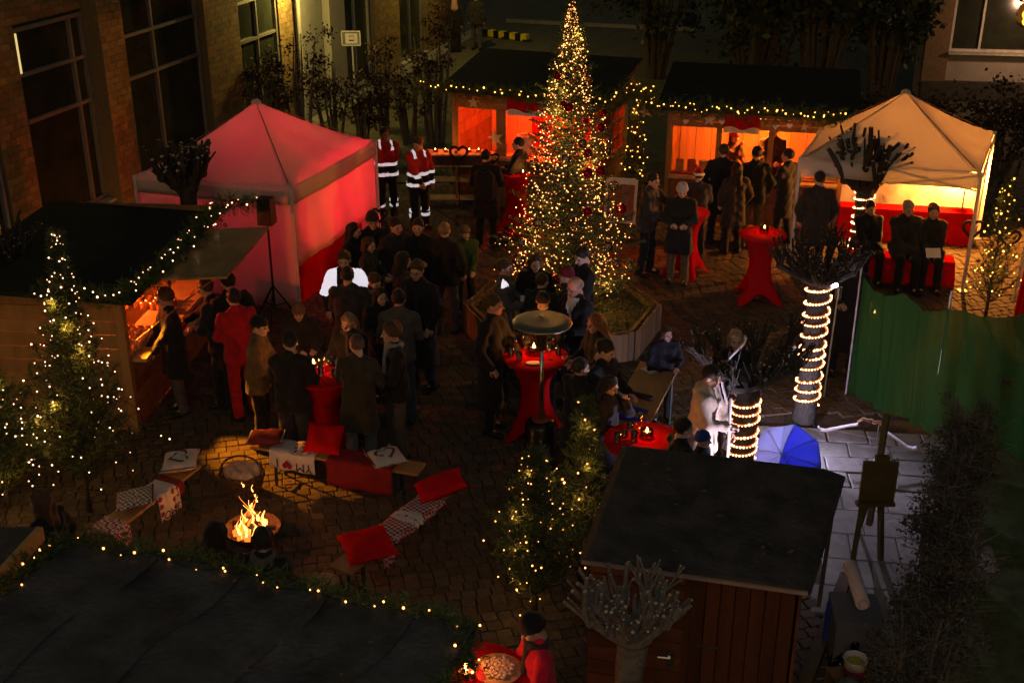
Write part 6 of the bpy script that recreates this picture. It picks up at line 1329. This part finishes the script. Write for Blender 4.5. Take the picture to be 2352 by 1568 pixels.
mb = MB(); mb.prism([(-.07, 0), (-.03, .032), (-.03, .014), (.07, .014), (.07, -.014), (-.03, -.014), (-.03, -.032)], Matrix.Translation((ws.x - .01, yb - .0455, zc - .05)) @ Matrix.Rotation(PI / 2, 4, 'X'), .003); mb.build('arrow', M('black_ink'), pp)
# ---------------------------------------------------------------- sandwich board right of the tall tree
q = P(1422, 515); SB = empty('sandwich_board', Vector((q.x, q.y, 0)), 'white framed board leaning right of the tall tree', 'board'); Tb = Matrix.Translation((q.x, q.y, .02)) @ Matrix.Rotation(R(-14), 4, 'Z') @ Matrix.Rotation(R(-12), 4, 'X')
mb = MB(Tb); mb.box((0, .02, .42), (.52, .02, .76)); mb.build('panel', M('brown_panel', (.28, .12, .07), .7, .2), SB)
mb = MB(Tb)
for c_, s_ in (((-.28, 0, .42), (.05, .04, .84)), ((.28, 0, .42), (.05, .04, .84)), ((0, 0, .80), (.51, .04, .12)), ((0, 0, .03), (.51, .04, .05))): mb.box(c_, s_)
mb.build('frame', M('white_paint'), SB)
# ---------------------------------------------------------------- fence rack with hearts before the far left stall
rk = frame(P(985, 470), P(1115, 470)); TR_, WR_ = rk; RK = empty('display_rack', TR_ @ Vector((WR_ / 2, .1, 0)), 'wooden display rack with dark cloth and candles before the far left stall', 'rack')
for x in (.0, WR_ * .5, WR_): mb = MB(TR_); mb.box((x, 0, .55), (.05, .05, 1.1)); mb.build('post', mWoodW, RK)
for z in (.12, .5, .8): mb = MB(TR_); mb.box((WR_ / 2, .1, z), (WR_, .3, .03)); mb.build('shelf', mWoodL, RK)
mb = MB(TR_); mb.box((WR_ / 2, .12, 1.03), (WR_ + .06, .42, .03)); mb.build('top', mWoodL, RK)
mb = MB(TR_); mb.grid(lambda u, v: (WR_ * u, -.04 - .01 * math.sin(u * 25), .80 + .215 * v), 24, 2, .006); mb.build('rack_cloth', M('dark_purple_cloth', (.10, .05, .05), .9), RK)
V, Fc = needles(np.array([list(TR_ @ Vector((WR_ * k / 60, .0, .74 + .06 * math.sin(k)))) for k in range(61)]), nrm(np.random.RandomState(2).normal(size=(61, 3))), np.full(61, .15), 20, .06, .009, np.random.RandomState(2)); mk('fir_sprays', V, Fc, mNeedD, label='fir sprays on the shelf of the display rack', cat='fir sprays', kind='stuff')
for k, x in enumerate((.18, .42, .98, 1.2)): candle(TR_ @ Vector((x * WR_ / 1.35, .10, 1.045)), ('left tea light', 'second tea light from the left', 'third tea light from the left', 'right tea light')[k] + ' in a glass on the display rack', 1.5, .75)
def iron_heart(p, h, label, s=.17):
    p = Vector(p); r = empty('heart_stake', Vector((p.x, p.y, 0)), label, 'ornament'); mb = MB(); mb.tube([(p.x, p.y, 0), (p.x, p.y, h)], .009, 6); mb.build('stake', mBlackM, r)
    pts = heart(26, s); mb = MB(); mb.tube([(p.x + x, p.y, h + s * .95 + z) for x, z in pts + pts[:1]], .026 * s / .17, 6); mb.build('heart_ring', M('twig_heart', (.035, .02, .014), .9, .3, 30, .6), r)
q = TR_ @ Vector((.62, -.12, 0)); iron_heart(q, .92, 'large dark twig heart on a stake before the display rack', .17)
q = TR_ @ Vector((1.28, -.1, 0)); iron_heart(q, .86, 'smaller dark twig heart right of the display rack', .12)
iron_heart(P(876, 610), .80, 'twig heart on a stake at the corner of the red tent', .13); iron_heart(P(2216, 640), .72, 'twig heart on a stake beside the orange tent', .17); iron_heart(P(2300, 660), .70, 'twig heart on a stake at the right edge fir', .16)
Tf = TR_ @ Matrix.Translation((WR_ + .28, .15, .62)) @ Matrix.Rotation(R(70), 4, 'Z'); mb = MB(Tf)
for c_, s_ in (((-.2, 0, .25), (.05, .03, .5)), ((.2, 0, .25), (.05, .03, .5)), ((0, 0, .475), (.35, .03, .05)), ((0, 0, .025), (.35, .03, .05))): mb.box(c_, s_)
mb.build('display_frame', mWoodL, label='empty pale wooden frame right of the display rack', cat='ornament')  # plain rectangular frame of four bars
mb = MB(Tf); mb.box((0, .0, -.32), (.5, .5, .6)); mb.build('wooden_crate', mWood, label='low wooden crate under the pale frame by the far left stall', cat='crate')
# ---------------------------------------------------------------- red clothed benches in the tents
def cloth_box(a, b, w_, h_, label, mat=None):
    a = Vector((a.x, a.y, 0)); b = Vector((b.x, b.y, 0)); d = (b - a).normalized(); n = Vector((-d.y, d.x, 0)); r = empty('covered_bench', (a + b) / 2, label, 'bench')
    mb = MB(); 
    ring = [a - n * w_ / 2, b - n * w_ / 2, b + n * w_ / 2, a + n * w_ / 2]; per = []
    for i in range(4):
        p, q = ring[i], ring[(i + 1) % 4]; m = 24 if i % 2 == 0 else 6
        for k in range(m): t = k / m; e = p.lerp(q, t); o_ = (e - (a + b) / 2).normalized(); per.append((e, o_))
    N = len(per); vs = []
    for (z, f) in ((.01, .03), (h_ * .5, .02), (h_, .0)):
        for k, (e, o_) in enumerate(per): vs.append(tuple(e + o_ * f * (1 + .8 * math.sin(k * 2.1)) + Vector((0, 0, z))))
    fs = [(i * N + k, i * N + (k + 1) % N, (i + 1) * N + (k + 1) % N, (i + 1) * N + k) for i in range(2) for k in range(N)] + [tuple(range(2 * N, 3 * N))]
    mb.add(vs, fs); mb.build('cloth_cover', mat or mRedC, r, False)
    mb = MB(); mb.bar(a + Vector((0, 0, h_ - .03)), b + Vector((0, 0, h_ - .03)), w_ - .04, .03); mb.build('seat', mBench, r)
r_b, l_b, r_f = Vector(cR[2]), Vector(cR[3]), Vector(cR[1])
cloth_box(l_b.lerp(r_b, .06).lerp(r_f, .12), r_b.lerp(l_b, .05).lerp(r_f, .12), .35, .62, 'long red covered sideboard along the back of the orange tent')
pm_ = PEOPLE['paper']['base']; cloth_box(Vector((pm_.x - 1.25, pm_.y + .38, 0)), Vector((pm_.x + .45, pm_.y - .02, 0)), .36, .43, 'red covered bench under the three seated people')
cloth_box(Vector(cL[1]).lerp(Vector(cL[2]), .10) + Vector((-.45, .15, 0)), Vector(cL[1]).lerp(Vector(cL[2]), .85) + Vector((-.45, .15, 0)), .7, .7, 'dark red covered table inside the red tent')
# ---------------------------------------------------------------- table of the archers
ta, tb = P(1515, 838, .74), P(1440, 975, .74); dT = (tb - ta).normalized(); AT = empty('folding_table', Vector(((ta.x + tb.x) / 2, (ta.y + tb.y) / 2, 0)), 'wooden folding table with paper and arrows beside the child', 'table')
nT = Vector((-dT.y, dT.x, 0))
mb = MB(); mb.bar(ta, tb, .5, .03); mb.build('table_top', mBench, AT)
for t in (.1, .9):
    for s_ in (-1, 1): c = ta.lerp(tb, t) + nT * .2 * s_; mb = MB(); mb.tube([c, (c.x, c.y, 0)], .015, 6); mb.build('leg', M('green_iron'), AT)
c = ta.lerp(tb, .10) - nT * 0; sheet(c + Vector((-.05, 0, .022)), .26, .21, .6, 'white paper on the wooden folding table')
def quiver(p, rz, L_, col, label):
    T = Matrix.Translation(p) @ Matrix.Rotation(rz, 4, 'Z') @ Matrix.Rotation(PI / 2, 4, 'Y'); r = empty('quiver', p, label, 'quiver')
    mb = MB(T); mb.lathe((0, 0, -L_ / 2), [(.045, 0), (.05, .02), (.055, L_ * .9), (.05, L_)], 12, sx=.55); mb.build('pouch', M('quiver_%d' % int(col[2] * 99), col, .6), r)
    mb = MB(T)
    for k in range(5): a = k * 1.3; mb.tube([(.02 * math.cos(a), .025 * math.sin(a), L_ * .2), (.03 * math.cos(a), .05 * math.sin(a), L_ * .5 + .22)], .004, 4); mb.box((.03 * math.cos(a), .05 * math.sin(a), L_ * .5 + .2), (.018, .003, .06))
    mb.build('arrows', M('arrow_shaft', (.3, .3, .22), .5), r)
quiver(ta.lerp(tb, .60) + Vector((0, 0, .05)), R(150), .30, (.015, .015, .02), 'black quiver lying on the middle of the folding table')
quiver(ta.lerp(tb, .82) + Vector((0, 0, .05)), R(152), .34, (.02, .035, .25), 'blue quiver lying near the end of the folding table')
quiver(ta.lerp(tb, .97) + Vector((.05, 0, .05)), R(148), .36, (.02, .04, .40), 'bright blue quiver at the near edge of the folding table')
# ---------------------------------------------------------------- green nets
def net(pts, label, mat, sagf=.12, name='archery_net'):
    """pts: (x, y, ztop) corner list; hung from the corners, folds along its length"""
    mb = MB(); n = len(pts) - 1
    def fn(u, v):
        k = min(int(u * n), n - 1); f = u * n - k; a, b = Vector(pts[k]), Vector(pts[k + 1]); p = a.lerp(b, f); zt = p.z - sagf * math.sin(PI * f) ; d = (b - a); nn2 = Vector((-d.y, d.x, 0)).normalized(); q = p + nn2 * (.035 * math.sin(u * 46 + .8 * v + 1.5 * math.sin(u * 13)) + .03 * math.sin(u * 91 + 3 * v) + .03 * math.sin(u * 23 - 5 * v)) * (.5 + .5 * (1 - v)); return (q.x, q.y, .01 + (zt - .01) * v)
    mb.grid(fn, 90, 12); return mb.build(name, mat, None, True, label, 'net')
n0 = P(1946, 905); nz = 1.88
n1 = P(2062, 960); n2 = P(2200, 1010); n3 = P(2420, 1050)
net([(n0.x, n0.y, 1.70), (4.9, 13.95, 1.68), (5.3, 13.40, 1.70), (6.2, 12.7, 2.02), (8.2, 11.5, 2.25)], 'tall green archery net hanging across the right of the yard', CLOTH('green_net', (.026, .088, .021), .3, .10, .35, 3), .13)
for k, (x, y) in enumerate(((n0.x - .02, n0.y), (5.3, 13.44))): mb = MB(); mb.tube([(x, y, 0), (x, y, nz + .03)], .012, 6); mb.build('net_pole', M('pale_stick'), label=('thin pole at the left edge of the tall green net', 'thin pole along the tall green net')[k], cat='pole')
g0, g1 = P(1800, 952, .95), P(2125, 1036, .95)
net([(g0.x, g0.y, .95), (g1.x, g1.y, .95), (g1.x + 1.5, g1.y - .9, 1.0)], 'low see-through green net sagging across the shooting lane', CLOTH('low_net', (.05, .10, .02), .3, .62, .1, 2), .16)
# candle lantern behind the net, visible through it
q = P(1996, 712, .9); LT = empty('lantern_table', Vector((q.x, q.y - .25, 0)), 'small dark stand with a candle in front of the green net', 'stand')
mb = MB(); mb.tube([(q.x, q.y - .25, 0), (q.x, q.y - .25, .88)], .012, 6); mb.lathe((q.x, q.y - .25, .88), [(.08, 0), (.08, .015), (.001, .016)], 14); mb.build('post', mBlackM, LT); candle((q.x, q.y - .25, .897), 'red candle glowing before the green net', 1.6, 1.0)
# ---------------------------------------------------------------- white floodlight, umbrella, archery things
LED = (.80, .68, 1.0)
mWhiteL = EM('led_face', (.85, .80, 1.0), 25)
um = P(1800, 1075); um = Vector((um.x, um.y, 0)); UM = empty('umbrella', um, 'open blue umbrella lying on its side, lit white from within', 'umbrella')
mBlueU = CLOTH('blue_umbrella_cloth', (.10, .12, .60), .5, 0, .1, 3); mLitU = CLOTH('lit_umbrella_cloth', (.55, .60, .85), .6, 0, .1, 3)  # lit half has its own paler cloth, lamp glow put into the colour
TU = Matrix.Translation(um + Vector((0, 0, .13))) @ Matrix.Rotation(R(-30), 4, 'Z') @ Matrix.Rotation(R(48), 4, 'X') 
for k in range(8):
    mb = MB(TU)
    def fn(u, v, k=k):
        a = 2 * PI * (k + u) / 8; r_ = .44 * v * (1 - .06 * math.sin(PI * u) * v); return (r_ * math.cos(a), r_ * math.sin(a), .20 * (1 - v ** 1.8) - .03 * math.sin(PI * u) * v)
    mb.grid(fn, 6, 8, .003); mb.build('panel', mLitU if k in (2, 3, 4, 5) else mBlueU, UM, True)
    mb = MB(TU); a = 2 * PI * k / 8; mb.tube([(.44 * v * math.cos(a), .44 * v * math.sin(a), .195 * (1 - v ** 1.8)) for v in np.linspace(0, 1, 7)], .004, 4); mb.build('rib', mBlackM, UM)
mb = MB(TU); mb.tube([(0, 0, .28), (0, 0, -.42)], .007, 6); mb.m = 1; mb.tube([(0, 0, -.42), (0, 0, -.55)], .02, 8); mb.build('shaft', [mBlackM, M('cork_handle', (.55, .28, .1), .6)], UM)
fl = Vector((2.95, 10.95, 0)); FLD = empty('white_floodlight', fl, 'white floodlight on the ground between the umbrella and the shed', 'lamp')
mb = MB(); mb.box(fl + Vector((0, 0, .13)), (.22, .10, .18), .5); mb.build('housing', mBlackM, FLD); mb = MB(); mb.box(fl + Vector((.0, 0, .24)), (.2, .16, .02), .5); mb.build('lens', mWhiteL, FLD)
lo = light('white_floodlight_light', fl + Vector((.0, -.02, .34)), LED, 190, .05, 'SPOT', None, None, R(66), .6); aim(lo, PEOPLE['parka']['base'] + Vector((.05, 0, .95))); lo.parent = FLD; lo.matrix_parent_inverse = pw(FLD).inverted()
lp = TU @ Vector((-.12, .05, -.12)); UL = empty('umbrella_lamp', lp, 'bare white lamp glowing inside the blue umbrella', 'lamp'); mb = MB(); mb.sph(lp, .035, 10, 8); mb.build('lamp_bulb', mWhiteL, UL); mb = MB(); mb.tube([lp + Vector((0, 0, -.03)), (lp.x, lp.y, .01)], .01, 6); mb.build('stem', mBlackM, UL); light('umbrella_lamp_light', lp + Vector((0, 0, .06)), LED, 110, .05, parent=UL)
c = P(1884, 634, 1.98); TL = empty('trunk_lamp', c, 'small white lamp clipped to the pollarded trunk by the net', 'lamp'); c = Vector((P(1848, 965).x + .14, P(1848, 965).y - .16, 1.93))
mb = MB(); mb.tube([c + Vector((-.1, .1, -.05)), c], .01, 6); mb.build('clip_arm', mBlackM, TL); mb = MB(); mb.sph(c, (.045, .03, .03), 10, 8); mb.build('lamp_head', mWhiteL, TL); TL.location = c
bpy.context.view_layer.update()
for ch in TL.children: ch.matrix_parent_inverse = Matrix.Translation(c).inverted()
lo = light('trunk_lamp_light', c + Vector((.05, -.06, -.02)), LED, 165, .04, 'SPOT', None, None, R(70), .9); aim(lo, (3.95, 11.9, 0)); lo.parent = TL; lo.matrix_parent_inverse = Matrix.Translation(c).inverted()
def bow(p, T, label, s=1.):
    r = empty('recurve_bow', p, label, 'bow'); L_ = .80 * s
    prof = [(-1, .085), (-.93, .10), (-.82, .095), (-.65, .065), (-.45, .03), (-.25, .0)]
    def pt(t, o): return T @ Vector((t * L_, 0, o * s * 2.3))
    for sg, nm in ((1, 'upper_limb'), (-1, 'lower_limb')):
        mb = MB(); pts = [pt(sg * -t, -o) for t, o in prof]
        for a, b in zip(pts[:-1], pts[1:]): mb.bar(a, b + (b - a) * .06, .050, .018, up=T.to_3x3() @ Vector((0, 0, 1)))
        mb.build(nm, M('white_limb', (.8, .78, .80), .4, .05), r)
    mb = MB(); pts = [pt(t, o) for t, o in [(-.26, .018), (-.16, .055), (-.05, .045), (0, .06), (.06, .04), (.17, .055), (.26, .018)]]; mb.tube(pts, [.014, .02, .022, .016, .022, .02, .014], 8); mb.build('riser', M('bow_wood', (.42, .20, .10), .5, .2), r, True)
    mb = MB(); mb.tube([pt(-1, -.085), pt(1, -.085)], .0022, 4); mb.build('string', M('bow_string', (.5, .5, .48), .7), r); return r
pb0, pb1 = P(1885, 957, .62), P(2112, 1003, .50); mid = (pb0 + pb1) / 2; xd = (pb1 - pb0).normalized(); zd = Vector((0, 0, 1)); zd = (zd - xd * zd.dot(xd)).normalized(); Tbw = Matrix((xd, zd.cross(xd), zd)).transposed().to_4x4(); Tbw.translation = mid
rb_ = bow(mid, Tbw, 'white limbed recurve bow resting on a stand before the green net', (pb1 - pb0).length / 1.6)
c = mid + xd * .10; BS = empty('bow_stand', Vector((c.x, c.y, 0)), 'thin metal tripod stand under the recurve bow', 'stand'); mb = MB(); mb.tube([c + Vector((0, 0, .05)), (c.x, c.y, .16)], .007, 5); mb.build('post', mSteel, BS)
for k in range(3): a = 2.094 * k + .4; mb = MB(); mb.tube([(c.x, c.y, .17), (c.x + .17 * math.cos(a), c.y + .17 * math.sin(a), .005)], .006, 5); mb.build('leg', mSteel, BS)
hb = PEOPLE['blonde']['hands'][0]; x2 = Vector((.15, -.1, 1)).normalized(); y2 = Vector((.3, 1, 0)).normalized(); z2 = x2.cross(y2).normalized(); y2 = z2.cross(x2); Tb2 = Matrix((x2, y2, z2)).transposed().to_4x4(); Tb2.translation = hb; bow(hb, Tb2, 'white limbed bow held upright by the blonde person', .62)
q0, q1 = P(1730, 915, .72), P(1830, 800, 1.25); x2 = (q1 - q0).normalized(); z2 = Vector((0, -1, .4)); z2 = (z2 - x2 * z2.dot(x2)).normalized(); Tb3 = Matrix((x2, z2.cross(x2), z2)).transposed().to_4x4(); Tb3.translation = (q0 + q1) / 2; bow((q0 + q1) / 2, Tb3, 'grey bow leaning between the two rope lit trees', .55)
q = P(1892, 910); mb = MB(); mb.tube([(q.x, q.y, 0), (q.x + .04, q.y + .03, 1.52)], .011, 6); mb.m = 1; mb.lathe((q.x + .04, q.y + .03, 1.40), [(.04, 0), (.045, .02), (.045, .16), (.03, .17)], 12); mb.build('pole_with_can', [M('pale_stick'), M('steel')], label='thin pole with a metal can leaning beside the rope lit trunk', cat='pole')
# painter-style easel, dark from behind
ea = P(1962, 1275); EA = empty('easel', Vector((ea.x, ea.y, 0)), 'tall wooden easel with a square board seen from behind on the lit paving', 'easel'); mEas = M('easel_wood', (.09, .065, .02), .8, .2, 6, .2, 40)
top = P(1986, 955, 1.55); tx = ea.x + .13; ty = ea.y + .05
mb = MB(); mb.bar((tx, ty, .35), (tx + .04, ty + .05, 1.62), .055, .055); mb.build('mast', mEas, EA)
mb = MB(); mb.box((tx + .02, ty - .04, .90), (.36, .03, .46), -.05); mb.build('board', mEas, EA)
for dx in (-.16, .13): mb = MB(); mb.bar((tx + dx * .6, ty, .72), (tx + dx, ty - .12, .0), .05, .05); mb.build('leg', mEas, EA)
mb = MB(); mb.bar((tx + .02, ty + .02, 1.0), (tx + .05, ty + .45, .0), .04, .04); mb.build('rear_leg', mEas, EA)
mb = MB(); mb.box((tx + .03, ty - .03, 1.16), (.14, .06, .06)); mb.build('clamp', mEas, EA); mb = MB(); mb.box((tx + .01, ty - .06, .645), (.40, .08, .035)); mb.build('tray', mEas, EA)
# ---------------------------------------------------------------- trolley and odds and ends beside the shed
tr = P(1965, 1400, .55); TRL = empty('storage_box', Vector((tr.x, tr.y, 0)), 'grey plastic storage box with open lid beside the shed', 'box'); mGreyP = M('grey_plastic', (.11, .115, .13), .5, .1)
mb = MB(); mb.box((tr.x, tr.y, .28), (.40, .50, .56), R(-6)); mb.build('body', mGreyP, TRL); mb = MB(); mb.box((tr.x, tr.y - .02, .575), (.43, .46, .03), R(-6)); mb.build('lid', mGreyP, TRL)
pp0, pp1 = P(1953, 1284, .72), P(1982, 1387, .66); RP = empty('paper_roll', (pp0 + pp1) / 2, 'thick roll of pale pink paper lying on the grey storage box', 'paper roll')
pp0.z = .66; dv = (pp1 - pp0); pp1.z = .66; dv = (pp1 - pp0).normalized(); Tp = Matrix.Translation(pp0) @ dv.to_track_quat('Z', 'Y').to_matrix().to_4x4(); Lr = (pp1 - pp0).length
mb = MB(Tp); mb.lathe((0, 0, 0), [(.045, 0), (.062, 0), (.064, .01), (.064, Lr), (.045, Lr), (.043, 0)], 24); mb.build('outer_sheet', M('pink_paper', (.68, .52, .47), .8, .06), RP, True)
mb = MB(Tp); mb.lathe((0.004, 0, .004), [(.030, 0), (.040, 0), (.041, Lr - .01), (.030, Lr - .01), (.030, 0)], 20); mb.build('inner_sheet', M('pink_paper'), RP, True)
bk2 = P(1966, 1512, .38); BU = empty('plastic_bucket', Vector((bk2.x, bk2.y, 0)), 'white and red tub with yellow contents beside the shed', 'bucket')
mb = MB(); mb.lathe((bk2.x, bk2.y, .18), [(.085, 0), (.105, .2), (.11, .21), (.10, .21), (.082, .02), (.001, .015)], 24); mb.build('tub', M('tub_white', (.62, .55, .48), .5, .1), BU, True)
mb = MB(); mb.lathe((bk2.x, bk2.y, .23), [(.0945, 0), (.1005, .07), (.099, .07), (.093, 0)], 24); mb.build('red_label', M('label_red', (.35, .04, .04), .5), BU)
mb = MB(); mb.lathe((bk2.x, bk2.y, .34), [(.09, 0), (.06, .02), (.001, .025)], 12, sx=.9); mb.build('contents', M('yellow_powder', (.55, .48, .06), .8, .2), BU)
mb = MB(); mb.box((bk2.x, bk2.y, .09), (.36, .34, .17), .2); mb.build('wooden_crate', mWood, label='low crate under the white and red tub', cat='crate')
bg1 = P(1962, 1455, .45); V_, F_2 = sdf_mesh([((-.08, 0, .12), (.08, .03, .16), .11, .12), ((0, .05, .28), (.02, 0, .36), .10, .05)], .02, k=.05, wr=.012); mk('rubbish_bag', V_ + np.array([bg1.x, bg1.y, .0]), F_2.tolist(), M('black_foil', (.012, .012, .013), .25, .1), None, True, 'shiny black bag between the storage box and the tub', 'bag')
bg2 = P(1955, 1562, .35); V_, F_2 = sdf_mesh([((-.10, 0, .12), (.10, .03, .14), .12, .12), ((0, .02, .26), (.02, 0, .30), .10, .08)], .02, k=.05, wr=.014); mk('cloth_bag', V_ + np.array([bg2.x, bg2.y, .0]), F_2.tolist(), M('grey_bag', (.10, .10, .10), .8, .2), None, True, 'slumped grey bag at the bottom edge beside the shed', 'bag')
q = P(1912, 1388, .5); mb = MB(); mb.lathe((q.x, q.y, .0), [(.05, 0), (.055, .02), (.055, .5), (.045, .52)], 14); mb.build('blue_canister', M('blue_plastic', (.03, .06, .35), .4), label='blue canister between the shed and the grey box', cat='canister')
mb = MB(); a, b = P(1850, 1568, .05), P(1915, 1400, .05); mb.bar(a, b + (b - a) * .5, .12, .12); mb.build('timber_edging', M('edging_wood', (.10, .07, .035), .8, .3), label='timber edging strip along the shed wall', cat='edging')
# ---------------------------------------------------------------- right edge
q = P(2330, 690); RE = empty('wrapped_pole', Vector((q.x, q.y, 0)), 'white pole with wrapped cloth at the right edge', 'pole'); mb = MB(); mb.tube([(q.x, q.y, 0), (q.x + .03, q.y, 2.1)], .028, 8); mb.build('tube', mMetalW, RE); mb = MB(); mb.tube([(q.x + .05, q.y - .02, z) for z in np.linspace(.05, 1.6, 9)], [.05, .06, .07, .05, .06, .05, .06, .05, .04], 8); mb.build('wrapped_cloth', mTent, RE, True)
q = P(2352, 640, .9); cloth_box(Vector((q.x + .1, q.y + .1, 0)), Vector((q.x + 1.6, q.y - .2, 0)), .6, .95, 'red covered table at the right edge')
q2 = Vector((q.x + .18, q.y - .15, .95)); candle(q2, 'bright candle glass on the table at the right edge', 5., 1.4)
for j in range(3):
    for i in range(3): p = P(2345, 715); mb = MB(); mb.box((p.x + .22 * i + .11 * (j % 2), p.y - .05 * i, .06 + .125 * j), (.21, .12, .115), -.2); mb.build('stone_block', mKerb, None, label='pale concrete block in the low stack at the right edge', cat='block', group='blocks stacked at the right edge')
# things in hands, backpack
T = PEOPLE['pack']['T']; V_, F_2 = sdf_mesh([((-.08, .20, 1.02), (-.08, .20, 1.34), .11, .10), ((.08, .20, 1.02), (.08, .20, 1.34), .11, .10), ((0, .27, 1.06), (0, .27, 1.2), .09, .08)], .02, k=.04, wr=.006); Am = np.array(T); mk('backpack', V_ @ Am[:3, :3].T + Am[:3, 3], F_2.tolist(), clothm(BK), None, True, 'big black backpack on the person before the far left stall', 'backpack')
h = PEOPLE['paper']['hands']; c = (h[0] + h[1]) / 2; sheet(None, .24, .17, 0, 'white leaflet in the hands of the seated woman', T=Matrix.Translation(c + Vector((0, -.08, .06))) @ Matrix.Rotation(R(48), 4, 'X'))
h = PEOPLE['grey']['hands']; c = (h[0] + h[1]) / 2; sheet(None, .24, .16, 0, 'white paper held by the person in the grey jacket', T=Matrix.Translation(c + Vector((.06, -.02, .05))) @ Matrix.Rotation(R(25), 4, 'X'))
h = PEOPLE['parka']['hands']; mb = MB(); c = h[0]; mb.tube([c + Vector((0, -.02, .35)), c + Vector((.02, -.02, -.55))], .016, 8); mb.build('white_rod', M('white_limb', (.8, .78, .80), .4, .05), label='white bow limb held by the person in the cream parka', cat='bow limb')
# leaves and twigs lying on the felt roofs
for T_, x1, y0_, y1_, zz, nm in ((TE, WE, -2.1, -.05, 2.27, 'dead leaves lying on the foreground felt roof'), (TD, WD, .05, 1.65, 2.06, 'dead leaves lying on the shed roof')):
    mb = MB(T_)
    for k in range(46): c = Vector((rnd.uniform(.05, x1 - .05), rnd.uniform(y0_, y1_), zz + rnd.uniform(-.01, .03))); mb.box(c, (rnd.uniform(.02, .06), rnd.uniform(.008, .03), .004), rnd.uniform(0, 3))
    mb.build('roof_leaves', M('dead_leaves', (.12, .07, .03), .8, .3, island=.4), label=nm, cat='leaves', kind='stuff')
q = P(833, 681, 1.30); PH = empty('phone', q, 'lit phone held up in the middle of the crowd', 'phone'); Tq = Matrix.Translation(q) @ Matrix.Rotation(R(-20), 4, 'Z') @ Matrix.Rotation(R(35), 4, 'X'); mb = MB(Tq); mb.box((0, 0, 0), (.075, .008, .15)); mb.build('case', mBlackM, PH); mb = MB(Tq); mb.box((0, -.0055, 0), (.066, .002, .13)); mb.build('screen', EM('phone_screen', (.8, .85, 1), .9), PH)
# scattered leaves on the paving
rs = np.random.RandomState(9); N = 420; c = np.stack([rs.uniform(-4.5, 5.5, N), rs.uniform(8.5, 19, N), np.full(N, .012)], 1); u = nrm(np.stack([rs.normal(size=N), rs.normal(size=N), rs.normal(size=N) * .15], 1)); v = nrm(np.cross(u, np.array([0, 0, 1.]) + rs.normal(size=(N, 3)) * .2)); s_ = rs.uniform(.03, .06, (N, 1)); V = np.stack([c - u * s_ * .5, c + v * s_ * .35, c + u * s_ * .5, c - v * s_ * .35], 1).reshape(-1, 3); mk('fallen_leaves', V, np.arange(len(V)).reshape(-1, 4), M('dead_leaves', (.12, .07, .03), .8, .3, island=.4), label='dead leaves scattered over the paved yard', cat='leaves', kind='stuff')
# the photographer's weak flash at the window (it only shows in the reflective tape)
light('camera_flash', (.06, .12, CAM_H + .10), (.95, .93, 1), 165.0, .04)
